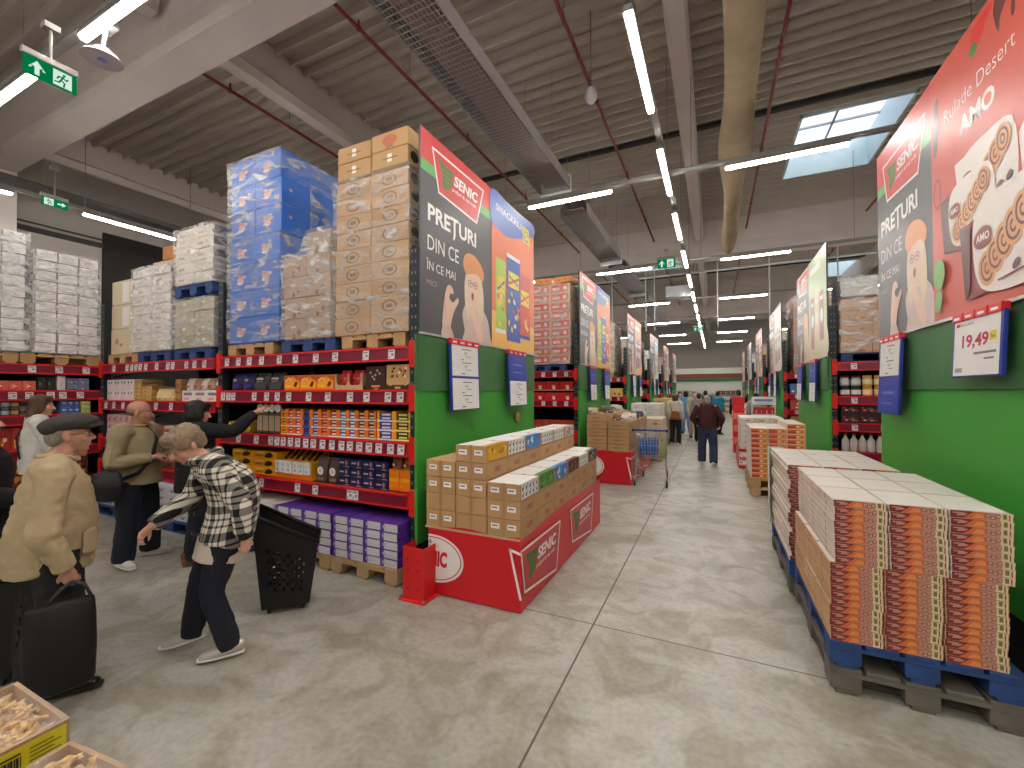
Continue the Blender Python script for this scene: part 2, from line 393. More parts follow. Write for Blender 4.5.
    chain(mb, path, rr, 24, round_ends=False)
    for s, n in ((1, 'R'), (-1, 'L')):
        w = j['el' + n] * .06 + j['wr' + n] * .94
        chain(mb, [(j['sh' + n] * .6 + j['neck'] * .4) - Vector((0, 0, .008)), j['sh' + n], (j['sh' + n] + j['el' + n]) / 2, j['el' + n], (j['el' + n] + w) / 2, w], [.070 * k + b * .6, .068 * k + b * .62, .053 * k + b * .5, .047 * k + b * .5, .043 * k + b * .42, .032 * k + b * .4], 14, round_ends=False)
    put(topname, remeshed(mb, topname, top, voxel, 4, fold, seed=seed), o)
    # trousers
    mb = MB(); lb = leg_bulk
    chain(mb, [j['pelvis'] + Vector((0, 0, .05 * k)), j['pelvis'], j['pelvis'] - Vector((0, 0, .07 * k))], [(.15 * k + lb, .11 * k + lb), (.168 * k + lb, .118 * k + lb), (.15 * k + lb, .105 * k + lb)], 18)
    for n in 'RL':
        an = j['an' + n] + Vector((0, -.0, -.02))
        chain(mb, [j['hip' + n], (j['hip' + n] + j['kn' + n]) / 2, j['kn' + n], (j['kn' + n] + an) / 2, an], [(.092 * k + lb, .097 * k + lb), (.078 * k + lb, .083 * k + lb), (.06 * k + lb * 1.2, .063 * k + lb * 1.2), (.052 * k + lb * 1.4, .056 * k + lb * 1.4), (.045 * k + lb * 1.5, .05 * k + lb * 1.5)], 14, round_ends=False)
    put('trousers', remeshed(mb, 'trousers', legs, voxel, 3, fold * .8, seed=seed + 3), o)
    for n in 'RL':
        a, d = j['an' + n], fd[n]; z0 = max(0, a.z - .085 * k); lift = Vector((0, 0, z0)); sd = Vector((d.y, -d.x, 0))
        g = Vector((a.x, a.y, 0)) + lift; tilt = Vector((0, 0, (fl or {}).get(n, 0)))
        mb = MB(); chain(mb, [g - d * .06 * k + Vector((0, 0, .055 * k)) + tilt, g + Vector((0, 0, .052 * k)) + tilt * .6, g + d * .09 * k + Vector((0, 0, .042 * k)) + tilt * .25, g + d * .165 * k + Vector((0, 0, .032 * k))], [(.036 * k, .048 * k), (.041 * k, .052 * k), (.046 * k, .04 * k), (.038 * k, .026 * k)], 14, sd)
        sh = put('shoe', remeshed(mb, 'shoe', shoe, .007, 2, floor=z0 + .012), o)
        mb = MB(); chain(mb, [g - d * .075 * k + Vector((0, 0, .014)) + tilt, g + Vector((0, 0, .014)) + tilt * .6, g + d * .1 * k + Vector((0, 0, .014)) + tilt * .2, g + d * .19 * k + Vector((0, 0, .015))], [(.036 * k, .013), (.042 * k, .013), (.049 * k, .013), (.036 * k, .012)], 14, sd)
        put('sole', mb.mesh('sole', sole or shoe), sh)
    if eyes:
        for s in (-1, 1):
            e = put('eye', MB().ell(T(s * .031, .0725, -.003), .0112 * hs * k, None, 10, 8).mesh('eye', mat('eye_white', (214, 206, 200), .3)), o)
            put('iris', MB().ell(T(s * .031, .0785, -.003), .0062 * hs * k, None, 8, 6).mesh('iris', mat('iris', (60, 44, 34), .3)), e)
            put('eyebrow', MB().tube([T(s * .014, .090, .018), T(s * .034, .088, .024), T(s * .052, .072, .018)], [.003 * k, .004 * k, .002 * k], 6).mesh('eyebrow', hair or mat('grey_brow', (120, 100, 90))), o)
        put('lips', MB().ell(T(0, .0925, -.067), (.019 * hs * k, .005 * hs * k, .006 * hs * k), Rm, 12, 6).mesh('lips', mat('lip_colour', (158, 84, 74), .5)), o)
    if hair and hair_style != 'none':
        mb = MB(); E = lambda c, r: mb.ell(T(*c), tuple(q * hs * k for q in r), Rm, 18, 12)
        if hair_style == 'short':
            E((0, -.024, .048), (.083, .100, .084)); E((0, -.06, -.005), (.075, .066, .075)); E((0, .038, .092), (.062, .052, .036))
        elif hair_style == 'layered':
            E((0, -.022, .052), (.090, .108, .088)); E((0, -.062, .0), (.082, .070, .082)); E((0, .048, .086), (.070, .058, .042)); E((.062, .02, .035), (.030, .06, .05)); E((-.062, .02, .035), (.030, .06, .05)); E((.0, .082, .062), (.05, .026, .026))
        elif hair_style == 'bob':
            E((0, -.022, .048), (.092, .108, .092)); E((0, -.06, -.03), (.09, .07, .10)); E((.07, -.01, -.02), (.026, .07, .09)); E((-.07, -.01, -.02), (.026, .07, .09)); E((0, .06, .085), (.066, .045, .036))
        elif hair_style == 'long':
            E((0, -.022, .048), (.088, .104, .088)); E((0, .05, .088), (.06, .046, .034)); E((.066, .0, .0), (.024, .06, .09)); E((-.066, .0, .0), (.024, .06, .09))
            chain(mb, [T(0, -.05, .04), T(0, -.08, -.06), T(.01, -.10, -.17), T(.02, -.10, -.27)], [(.08 * k, .06 * k), (.09 * k, .05 * k), (.085 * k, .045 * k), (.05 * k, .03 * k)], 16)
        elif hair_style == 'fringe':
            E((0, -.040, .012), (.0785, .072, .052))
        elif hair_style == 'cropped':
            E((0, -.030, .034), (.0775, .090, .078)); E((0, -.06, -.01), (.070, .056, .066))
        me = remeshed(mb, 'hair', hair, .006 if voxel < .011 else voxel, 1)
        for v, nrm in zip(me.vertices, [v.normal.copy() for v in me.vertices]):
            c = v.co * 1; v.co = c + nrm * (.006 if hair_style not in ('cropped', 'fringe') else .001) * k * (noise.noise((c.x * 60, c.y * 60, c.z * 26)) + .7 * noise.noise((c.x * 24, c.y * 24, c.z * 20)))
        put('hair', me, o)
    return o, j, T, Rm
def glasses(o, T, m, lens=True):
    mb = MB()
    for s in (-1, 1):
        mb.tube([T(s * (.033 + .023 * cos(a)), .094 - .006 * abs(cos(a)), -.004 + .017 * sin(a)) for a in [2 * pi * q / 14 for q in range(14)]], .0017, 6, closed=True)
        mb.tube([T(s * .056, .090, .0), T(s * .072, .06, .002), T(s * .079, -.01, .0)], .0018, 6)
    mb.tube([T(-.011, .094, -.002), T(0, .1, .002), T(.011, .094, -.002)], .0017, 6)
    mb.build('glasses', m, o)
SK_OLD, SK_RED, SK_PALE = skin('weathered_skin', (192, 142, 120)), skin('ruddy_skin', (188, 132, 110)), skin('pale_skin', (214, 164, 138))
BLKC = cloth('black_cloth', (24, 24, 28)); NAVYC = cloth('dark_navy_cloth', (26, 28, 40)); DKJ = cloth('dark_trouser_cloth', (34, 34, 38))
BEIGE = cloth('beige_jacket_cloth', (180, 160, 126), .12); OLIVE = cloth('olive_sweatshirt', (150, 136, 104), .1); WHJ = cloth('white_jacket_cloth', (200, 196, 190), .06)
SHO_B = mat('black_leather', (24, 22, 22), .35); SHO_W = mat('white_trainer', (206, 202, 196), .5); SHO_S = mat('silver_trainer', (196, 188, 182), .3, metal=.35); SOLE_W = mat('white_sole', (222, 216, 206), .5)
HAIR_BL = mat('ash_blonde_hair', (140, 118, 94), .6, var=.5, scale=40, bump=.8, bscale=70); HAIR_DK = mat('dark_hair', (30, 24, 22), .5, var=.4, scale=40, bump=.8, bscale=70); HAIR_BR = mat('brown_hair', (84, 58, 44), .5, var=.4, scale=40, bump=.8, bscale=70); HAIR_GR = mat('grey_hair', (150, 142, 134), .6, var=.4, scale=40, bump=.8, bscale=70); GLM = mat('spectacle_frame', (60, 50, 46), .3)
# --- man in the flat cap
fc = Vector((.30, .95))
o, j, T, Rm = person((-3.46, 1.13), fc, 1.60, 'person in a beige jacket and dark flat cap holding a black bag',
    J={'pelvis': (0, -.02, .82), 'waist': (0, .0, .98), 'chest': (0, .0, 1.13), 'neck': (0, .0, 1.315), 'head': (0, .055, 1.455), 'shR': (.20, -.01, 1.24), 'shL': (-.20, -.01, 1.24), 'elR': (.275, -.05, .96), 'wrR': (.265, .045, .735), 'elL': (-.27, -.02, .96), 'wrL': (-.24, .06, .74),
       'hipR': (.09, 0, .80), 'hipL': (-.09, 0, .80), 'knR': (.11, .03, .44), 'knL': (-.11, -.02, .44), 'anR': (.12, .02, .085), 'anL': (-.12, -.07, .085)},
    skinm=SK_OLD, top=BEIGE, legs=DKJ, shoe=SHO_B, hair=HAIR_GR, hair_style='cropped', headrot=(-.08, -.05, 0), bulk=.04, bulk_d=.045, belly=.03, hem=.69, leg_bulk=.03, fold=.014, seed=2, voxel=.010,
    hands={'R': {'d': (0, .25, -1), 'n': (-1, .2, -.1), 'c': .8}, 'L': {'d': (.1, .5, -.8), 'n': (1, 0, 0), 'c': .7}}, foot_dir={'R': (.35, 1, 0), 'L': (0, 1, 0)})
mb = MB(); E = lambda c, r: mb.ell(T(*c), r, Rm @ Matrix.Rotation(.16, 3, 'X'), 20, 12)
E((0, -.012, .072), (.100, .124, .052)); E((0, .045, .066), (.088, .090, .044)); E((0, .108, .040), (.074, .050, .012)); E((0, -.075, .05), (.088, .058, .05)); E((0, .0, .05), (.090, .11, .03))
put('flat_cap', remeshed(mb, 'flat_cap', cloth('dark_cap_tweed', (62, 56, 54), .25), .006, 2), o)
glasses(o, T, GLM)
mb = MB(); mb.tube([j['neck'] + Vector((.070 * cos(a), .078 * sin(a) + .008, .022 - .03 * max(0, sin(a)))) for a in [2 * pi * q / 20 for q in range(20)]], .017, 10, closed=True); put('collar', remeshed(mb, 'collar', BEIGE, .009, 2, .004), o)
mb = MB(); chain(mb, [(.126, .138, .90), (.130, .140, .78)], [(.05, .012), (.058, .013)], 14, (.75, -.65, 0)); put('pocket', remeshed(mb, 'pocket', BEIGE, .009, 2, .003), o)
# his black bag
b = empty('carrier_bag', (o.location.x, o.location.y, 0), o.rotation_euler.z); tag(b, 'large black carrier bag hanging from the hand of the man in the flat cap', 'bag')
mb = MB(); rings = []
for z, w, d in ((.15, .12, .045), (.17, .135, .06), (.35, .14, .07), (.50, .136, .055), (.58, .13, .03), (.60, .125, .02)):
    rings.append([(.365 + d * sin(a) + .01 * noise.noise((a * 2, z * 9, 1)), .02 + w * cos(a) + .0, z + .008 * noise.noise((a, z * 5, 3))) for a in [2 * pi * q / 28 for q in range(28)]])
mb.loft(rings); mb.build('bag_body', mat('black_bag_fabric', (17, 17, 19), .6, bump=.4, bscale=14), b)
for dx in (-.014, .014): MB().tube([(.365 + dx, -.04, .585), (.32 + dx, .02, .655), (.285 + dx * .6, .065, .672), (.32 + dx, .11, .655), (.365 + dx, .14, .585)], .007, 6).build('handle', SHO_B, b)
# --- bald man in the olive sweatshirt
o, j, T, Rm = person((-5.28, 2.31), (.85, .52), 1.62, 'person with a bald head in an olive sweatshirt with a black shoulder bag',
    J={'head': (0, .03, 1.495), 'neck': (0, -.01, 1.345), 'shR': (.215, -.01, 1.29), 'shL': (-.215, -.01, 1.29), 'elR': (.30, .0, 1.03), 'wrR': (.13, .25, 1.06), 'elL': (-.29, .02, 1.02), 'wrL': (-.12, .27, 1.02), 'pelvis': (0, 0, .84), 'waist': (0, .01, 1.0), 'chest': (0, .02, 1.17),
       'hipR': (.10, 0, .82), 'hipL': (-.10, 0, .82), 'knR': (.14, .03, .45), 'knL': (-.14, .03, .45), 'anR': (.16, 0, .085), 'anL': (-.17, .02, .085)},
    skinm=SK_RED, top=OLIVE, legs=NAVYC, shoe=SHO_W, sole=SOLE_W, hair=mat('shaved_stubble', (140, 106, 90), .7), hair_style='fringe', headrot=(.35, .05, 0), bulk=.045, belly=.045, hem=.80, leg_bulk=.028, fold=.009, seed=5, topname='sweatshirt', hs=1.05,
    hands={'R': {'d': (-1, .4, .2), 'n': (0, -.6, -.8), 'c': .6}, 'L': {'d': (1, .3, .2), 'n': (0, -.6, -.8), 'c': .6}}, foot_dir={'R': (.6, 1, 0), 'L': (-.45, 1, 0)})
mb = MB(); mb.tube([(-.10, -.10, 1.33), (-.09, .03, 1.345), (-.02, .17, 1.22), (.10, .215, 1.05), (.21, .16, .92), (.26, .02, .86), (.20, -.14, .95), (.05, -.19, 1.15), (-.06, -.16, 1.30)], .018, 8, closed=True); mb.build('shoulder_strap', BLKC, o)
mb = MB(); chain(mb, [(.31, -.04, .92), (.33, -.03, .82), (.32, -.03, .73)], [(.05, .12), (.065, .15), (.06, .14)], 16, (1, 0, 0)); put('shoulder_bag', remeshed(mb, 'shoulder_bag', mat('black_nylon', (22, 22, 26), .5), .011, 2, .004), o)
MB().tube([j['neck'] + Vector((.07 * cos(a), .075 * sin(a), .02)) for a in [2 * pi * q / 18 for q in range(18)]], .012, 8, closed=True).build('collar', OLIVE, o)
# --- dark haired shopper reaching to the shelf
o, j, T, Rm = person((-4.72, 2.55), (.42, .90), 1.60, 'person with dark hair in a black jacket reaching for the shelf',
    J={'shR': (.17, .04, 1.315), 'elR': (.20, .30, 1.31), 'wrR': (.16, .50, 1.485), 'elL': (-.27, .02, 1.05), 'wrL': (-.22, .2, .92)},
    skinm=SK_PALE, top=BLKC, legs=NAVYC, shoe=mat('brown_shoe', (120, 76, 50), .5), hair=HAIR_DK, hair_style='bob', headrot=(-.15, .1, 0), bulk=.05, hem=.72, fold=.008, seed=8,
    hands={'R': {'d': (-.05, .8, .6), 'n': (-.3, .5, -.8), 'c': .25, 'f': (.2, .5, .6, .6)}})
# --- woman in the plaid coat, bending
def plaid():
    m = bpy.data.materials.new('black_white_plaid'); m.use_nodes = True; nt = m.node_tree; n = nt.nodes; L = nt.links; b = n['Principled BSDF']; b.inputs['Roughness'].default_value = .9
    tc = n.new('ShaderNodeTexCoord'); mp = n.new('ShaderNodeMapping'); mp.inputs['Rotation'].default_value = (.12, 0, .5); L.new(tc.outputs['Object'], mp.inputs['Vector']); sx = n.new('ShaderNodeSeparateXYZ'); L.new(mp.outputs[0], sx.inputs[0])
    def M(op, a, c=None):
        q = n.new('ShaderNodeMath'); q.operation = op
        for i, v in enumerate((a, c)):
            if v is None: continue
            if hasattr(v, 'is_linked'): L.new(v, q.inputs[i])
            else: q.inputs[i].default_value = v
        return q.outputs[0]
    P = .16
    def bands(s, off):
        f = M('FRACT', M('ADD', M('DIVIDE', s, P), 20 + off))
        wide = M('LESS_THAN', f, .31); fine = M('MULTIPLY', M('GREATER_THAN', f, .46), M('LESS_THAN', M('FRACT', M('MULTIPLY', f, 4.0)), .34))
        return M('MAXIMUM', wide, M('MULTIPLY', fine, .9))
    xy = M('ADD', sx.outputs[0], M('MULTIPLY', sx.outputs[1], 1.0))
    a, c = bands(xy, .1), bands(sx.outputs[2], .3)
    v = M('MULTIPLY', M('ADD', a, c), .5); both = M('MULTIPLY', a, c)
    dark = M('MINIMUM', M('ADD', M('MULTIPLY', v, 1.15), M('MULTIPLY', both, .6)), 1.0)
    rp = n.new('ShaderNodeValToRGB'); e = rp.color_ramp.elements; e[0].position = .1; e[0].color = lin((226, 218, 202)) + (1,); e[1].position = .75; e[1].color = lin((20, 20, 22)) + (1,); L.new(dark, rp.inputs['Fac']); L.new(rp.outputs[0], b.inputs['Base Color']); return m
pw = (-2.985, 1.76); fw = (-.34, -.94)
o, j, T, Rm = person(pw, fw, 1.50, 'person in a black and white plaid coat bending forward beside the black basket',
    J={'pelvis': (0, -.03, .75), 'waist': (0, -.085, .92), 'chest': (0, -.06, 1.08), 'neck': (0, .10, 1.27), 'head': (0, .185, 1.365), 'shR': (.165, .03, 1.20), 'shL': (-.165, .03, 1.20), 'elR': (.22, .12, .98), 'wrR': (.10, .34, .86), 'elL': (-.255, -.07, .98), 'wrL': (-.26, -.09, .76),
       'hipR': (.085, -.02, .73), 'hipL': (-.085, -.02, .73), 'knR': (.13, .08, .42), 'knL': (-.09, .05, .41)},
    feet={'R': (-3.165, 1.70, .10), 'L': (-2.83, 1.745, .085)}, foot_dir={'R': (.35, 1, 0), 'L': (.30, 1, 0)}, fl={'R': .03},
    skinm=SK_PALE, top=plaid(), legs=NAVYC, shoe=SHO_S, sole=SOLE_W, hair=HAIR_BL, hair_style='layered', headrot=(.30, .55, 0), bulk=.05, bulk_d=.045, hem=.70, leg_bulk=.014, fold=.007, seed=11, topname='plaid_coat', hs=1.06,
    hands={'R': {'d': (-.2, .7, -.6), 'n': (-.8, -.3, -.5), 'c': .6}, 'L': {'d': (0, -.1, -1), 'n': (1, .2, 0), 'c': .9}})
glasses(o, T, mat('clear_spectacle', (150, 120, 100), .3))
mb = MB(); chain(mb, [(0, -.02, .75), (0, -.01, .66), (0, .0, .60)], [(.165, .135), (.170, .14), (.175, .145)], 24, round_ends=False); put('cream_hem', remeshed(mb, 'cream_hem', cloth('cream_knit', (206, 194, 176)), .009, 2, .004), o)
mb = MB(); mb.tube([j['neck'] + Vector((.085 * cos(a), .08 * sin(a) - .015, .01 - .03 * sin(a))) for a in [2 * pi * q / 20 for q in range(20)]], .028, 10, closed=True); put('coat_collar', remeshed(mb, 'coat_collar', bpy.data.materials['black_white_plaid'], .009, 2, .004), o)
for z in (.80, .92, 1.04): MB().cyl((-.01, .085 + (1.04 - z) * .1, z), (-.01, .125 + (1.04 - z) * .1, z), .014, n=12).build('button', SHO_B, o)
# --- woman in white by the left rack
o, j, T, Rm = person((-6.93, 2.12), (.22, .97), 1.66, 'person with long brown hair in a white jacket by the left rack', skinm=SK_PALE, top=WHJ, legs=NAVYC, shoe=SHO_B, hair=HAIR_BR, hair_style='long', headrot=(-.55, -.02, 0), bulk=.035, hem=.8, fold=.007, seed=14,
    J={'elL': (-.24, .1, 1.08), 'wrL': (-.1, .3, 1.02), 'elR': (.25, .08, 1.08), 'wrR': (.12, .3, 1.0)})
MB().tube([(-.12, .09, 1.40), (-.13, -.08, 1.36), (-.02, -.17, 1.2), (.16, -.15, .98)], .010, 6).build('bag_strap', BLKC, o)
# --- person in black at the left edge
o, j, T, Rm = person((-4.46, 1.06), (.3, .95), 1.62, 'person in a black coat cut off by the left photo edge', skinm=SK_OLD, top=BLKC, legs=BLKC, shoe=SHO_B, hair=HAIR_DK, hair_style='short', bulk=.06, hem=.72, fold=.008, seed=17, J={'elR': (.27, .05, 1.05), 'wrR': (.22, .25, .98)})
mb = MB(); chain(mb, [j['wrR'] - Vector((0, .07, -.005)), j['wrR'] - Vector((0, .02, 0))], [.066, .064], 14, round_ends=False); mb.build('yellow_cuff', cloth('yellow_green_cuff', (206, 206, 110)), o)
# --- further down the aisle
JEANS = cloth('blue_jeans', (46, 58, 84)); MARO = cloth('maroon_jumper', (72, 32, 36)); V2 = dict(voxel=.013, fold=.005, eyes=True)
person((-.16, 10.75), (.05, 1), 1.60, 'person in a maroon jumper and blue jeans walking away down the aisle', skinm=SK_OLD, top=MARO, legs=JEANS, shoe=SHO_W, sole=SOLE_W, hair=HAIR_GR, hair_style='short', bulk=.035, hem=.84, belly=.02, seed=20, topname='jumper', leg_bulk=.03,
       J={'elR': (.31, -.03, 1.06), 'wrR': (.26, .12, .88), 'elL': (-.31, -.03, 1.06), 'wrL': (-.24, .14, .90), 'anR': (.13, -.16, .10), 'anL': (-.13, .12, .085), 'knR': (.12, .0, .45), 'knL': (-.12, .08, .46), 'neck': (0, .01, 1.33), 'head': (0, .06, 1.46)}, foot_dir={'R': (.2, 1, 0), 'L': (-.1, 1, 0)}, **V2)
o, j, T, Rm = person((-1.12, 14.3), (.2, 1), 1.58, 'person in a pale top with a brown handbag in the aisle', skinm=SK_PALE, top=cloth('pale_top', (196, 186, 172)), legs=NAVYC, shoe=SHO_W, hair=HAIR_BR, hair_style='bob', bulk=.035, seed=22, **V2)
mb = MB(); chain(mb, [(.05, -.18, 1.02), (.05, -.19, .84)], [(.13, .05), (.16, .06)], 14); put('handbag', remeshed(mb, 'handbag', mat('brown_leather', (136, 74, 44), .5), .012, 2), o)
MB().tube([(-.12, .09, 1.36), (-.12, -.06, 1.34), (-.08, -.16, 1.15), (-.04, -.19, 1.0)], .012, 6).build('bag_strap', mat('brown_leather', (136, 74, 44), .5), o)
FARP = [((-.47, 15.4), (.3, 1), 1.60, 'person in a grey top and black trousers just past the maroon jumper', cloth('grey_top', (140, 132, 130)), BLKC, HAIR_DK, 'short'),
        ((-.66, 16.7), (.4, -1), 1.66, 'person in a khaki waistcoat behind the woman with the handbag', cloth('khaki_top', (176, 168, 140)), cloth('stone_trousers', (176, 164, 150)), HAIR_GR, 'short'),
        ((-1.03, 18.2), (-.2, 1), 1.66, 'person in a bright blue shirt in the far aisle', cloth('bright_blue_top', (72, 150, 206)), cloth('pale_blue_jeans', (120, 146, 190)), HAIR_DK, 'bob'),
        ((.12, 18.4), (.6, .6), 1.66, 'person in a teal jacket leaning over a trolley far down the aisle', cloth('teal_jacket', (24, 122, 150)), BLKC, HAIR_DK, 'short'),
        ((.72, 16.2), (-.2, 1), 1.70, 'person in black behind the red display stand', BLKC, BLKC, HAIR_DK, 'short'),
        ((1.06, 14.1), (-.4, 1), 1.60, 'person in a mottled grey shirt among the right hand displays', cloth('mottled_shirt', (150, 152, 150), .3), DKJ, HAIR_DK, 'short'),
        ((-.35, 19.6), (.1, 1), 1.68, 'person in a dark jacket farthest along the aisle', cloth('charcoal_jacket', (70, 66, 68)), BLKC, HAIR_DK, 'short'),
        ((-1.35, 19.6), (.3, -1), 1.64, 'person in a red top at the far left of the aisle', cloth('brick_top', (150, 60, 52)), JEANS, HAIR_BR, 'long')]
for i, (p, f, H, lb, tp, lg, hr, st) in enumerate(FARP):
    person(p, f, H, lb, skinm=SK_PALE, top=tp, legs=lg, shoe=SHO_B, hair=hr, hair_style=st, bulk=.04, seed=30 + i, voxel=.018, fold=.004, J={'anL': (-.12, .08, .085), 'anR': (.12, -.1, .085)})
# ================================================================== the hall
XL, XR, YF, YB, ZR = -12.4, 16.0, -9.0, 38.0, 7.1
def floor_material():
    m = bpy.data.materials.new('polished_concrete'); m.use_nodes = True; nt = m.node_tree; n = nt.nodes; L = nt.links
    b = n['Principled BSDF']; tc = n.new('ShaderNodeTexCoord')
    def noise_(scale, detail=5, dist=0.0, st=(1, 1, 1)):
        mp = n.new('ShaderNodeMapping'); mp.inputs['Scale'].default_value = st
        z = n.new('ShaderNodeTexNoise'); z.inputs['Scale'].default_value = scale; z.inputs['Detail'].default_value = detail; z.inputs['Distortion'].default_value = dist
        L.new(tc.outputs['Object'], mp.inputs['Vector']); L.new(mp.outputs[0], z.inputs['Vector']); return z.outputs['Fac']
    def ramp(f, stops):
        r = n.new('ShaderNodeValToRGB'); el = r.color_ramp.elements
        for i, (p, c) in enumerate(stops):
            e = el[i] if i < 2 else el.new(p); e.position = p; e.color = lin(c) + (1,)
        L.new(f, r.inputs['Fac']); return r.outputs['Color']
    def mix(fac, a, c, mode='MIX'):
        x = n.new('ShaderNodeMix'); x.data_type = 'RGBA'; x.blend_type = mode
        for s, v in ((0, fac), (6, a), (7, c)):
            if hasattr(v, 'is_linked'): L.new(v, x.inputs[s])
            else: x.inputs[s].default_value = v
        return x.outputs[2]
    base = ramp(noise_(.9, 7, .6), [(.3, (160, 157, 147)), (.5, (174, 172, 163)), (.7, (188, 186, 178))])
    stain = ramp(noise_(2.6, 8, 1.4), [(.40, (220, 212, 198)), (.56, (255, 255, 255))])
    c = mix(.75, base, stain, 'MULTIPLY')
    fine = ramp(noise_(28, 6), [(.3, (205, 203, 198)), (.6, (255, 255, 255))])
    c = mix(.45, c, fine, 'MULTIPLY')
    sweep = ramp(noise_(2.4, 7, 1.0, (.6, 1.3, 1)), [(.33, (222, 219, 212)), (.5, (255, 255, 255))])
    c = mix(.5, c, sweep, 'MULTIPLY')
    sx = n.new('ShaderNodeSeparateXYZ'); L.new(tc.outputs['Object'], sx.inputs[0])
    def joint(sock, off, period, half):
        a = n.new('ShaderNodeMath'); a.operation = 'ADD'; a.inputs[1].default_value = -off + period / 2 + period * 40; L.new(sock, a.inputs[0])
        md = n.new('ShaderNodeMath'); md.operation = 'MODULO'; md.inputs[1].default_value = period; L.new(a.outputs[0], md.inputs[0])
        sb = n.new('ShaderNodeMath'); sb.operation = 'SUBTRACT'; sb.inputs[1].default_value = period / 2; L.new(md.outputs[0], sb.inputs[0])
        ab = n.new('ShaderNodeMath'); ab.operation = 'ABSOLUTE'; L.new(sb.outputs[0], ab.inputs[0])
        lt = n.new('ShaderNodeMath'); lt.operation = 'LESS_THAN'; lt.inputs[1].default_value = half; L.new(ab.outputs[0], lt.inputs[0])
        return lt.outputs[0]
    j = n.new('ShaderNodeMath'); j.operation = 'MAXIMUM'
    L.new(joint(sx.outputs[0], -.815, 6.0, .006), j.inputs[0]); L.new(joint(sx.outputs[1], 3.10, 6.0, .005), j.inputs[1])
    c = mix(j.outputs[0], c, lin((84, 78, 70)) + (1,))
    L.new(c, b.inputs['Base Color'])
    rr = n.new('ShaderNodeMapRange'); rr.inputs[3].default_value = .3; rr.inputs[4].default_value = .6
    L.new(noise_(2.1, 6, .8), rr.inputs[0]); L.new(rr.outputs[0], b.inputs['Roughness'])
    b.inputs['Specular IOR Level'].default_value = .45
    return m
FLOOR = floor_material()
WALL = mat('grey_wall_panel', (150, 142, 136), .8, var=.05, scale=1.2)
WALLW = mat('pale_wall', (196, 192, 188), .8, var=.04, scale=1)
CONC = mat('precast_concrete', (208, 197, 191), .85, var=.10, scale=1.6, bump=.15, bscale=14)
ROOF = mat('galvanised_roof_deck', (190, 180, 169), .42, var=.12, scale=2.0)
DARKSTRIP = mat('dark_strip', (52, 50, 50), .8)
struct(MB().box(XL, YF, -.2, XR, YB, 0).build('floor', FLOOR))
struct(MB().box(XL - .3, YF, 0, XL, YB, 8).build('wall_left', WALL))
struct(MB().box(XR, YF, 0, XR + .3, YB, 8).build('wall_right', WALLW))
struct(MB().box(XL, YF - .3, 0, XR, YF, 8).build('wall_front', WALLW))
struct(MB().box(XL, YB, 0, XR, YB + .3, 8).build('wall_back', WALL))

SKY = [(1.6, 3.4, 10.1, 12.9), (4.4, 6.2, 22.2, 25.0), (-4.6, -1.2, 18.2, 20.2), (6.4, 8.2, 28.0, 30.8)]
def deck(mb, x0, x1, y0, y1):
    """trapezoidal roof sheet, ribs along X, pitch 27 cm"""
    p, prof = .27, [(0, .12), (.185, .12), (.212, 0), (.245, 0), (.265, .12), (.27, .12)]
    ys = []; k = math.floor(y0 / p) - 1
    while k * p < y1 + p:
        for dy, dz in prof[:-1]: ys.append((k * p + dy, dz))
        k += 1
    def z(y):
        for (a, za), (b, zb) in zip(ys, ys[1:]):
            if a <= y <= b: return za + (zb - za) * (y - a) / (b - a)
        return .12
    pts = [(y0, z(y0))] + [q for q in ys if y0 < q[0] < y1] + [(y1, z(y1))]
    vs = []; 
    for y, dz in pts: vs += [(x0, y, ZR + dz), (x1, y, ZR + dz)]
    mb.add(vs, [(2 * i, 2 * i + 1, 2 * i + 3, 2 * i + 2) for i in range(len(pts) - 1)])
mb = MB(); ycur = YF
for (x0, x1, y0, y1) in sorted(SKY, key=lambda s: s[2]):
    deck(mb, XL, XR, ycur, y0); deck(mb, XL, x0, y0, y1); deck(mb, x1, XR, y0, y1); ycur = y1
deck(mb, XL, XR, ycur, YB)
struct(mb.build('ceiling', ROOF, fix=False))
CURB = mat('skylight_curb', (206, 222, 226), .5)
gm = bpy.data.materials.new('opal_glazing'); gm.use_nodes = True
_n = gm.node_tree.nodes; _b = _n['Principled BSDF']; _t = _n.new('ShaderNodeBsdfTransparent'); _x = _n.new('ShaderNodeMixShader'); _x.inputs[0].default_value = .25
_b.inputs['Base Color'].default_value = lin((225, 238, 244)) + (1,); _b.inputs['Transmission Weight'].default_value = .6; _b.inputs['Roughness'].default_value = .4
gm.node_tree.links.new(_t.outputs[0], _x.inputs[1]); gm.node_tree.links.new(_b.outputs[0], _x.inputs[2]); gm.node_tree.links.new(_x.outputs[0], _n['Material Output'].inputs[0])
for i, (x0, x1, y0, y1) in enumerate(SKY):
    mb = MB(); z0, z1 = ZR, ZR + .75
    for a, b, c, d in ((x0, y0, x0 + .04, y1), (x1 - .04, y0, x1, y1), (x0, y0, x1, y0 + .04), (x0, y1 - .04, x1, y1)):
        mb.box(a, b, z0, c, d, z1)
    w = struct(mb.build('window_%d' % (i + 1), CURB)); w['label'] = 'white skylight shaft in the roof'
    MB().box(x0, y0, z1, x1, y1, z1 + .02).build('pane', gm, w)
    mb = MB()
    for t in (.33, .66): mb.box(x0, y0 + (y1 - y0) * t - .02, z1 - .05, x1, y0 + (y1 - y0) * t + .02, z1)
    mb.box((x0 + x1) / 2 - .02, y0, z1 - .05, (x0 + x1) / 2 + .02, y1, z1); mb.build('glazing_bar', STEEL, w)
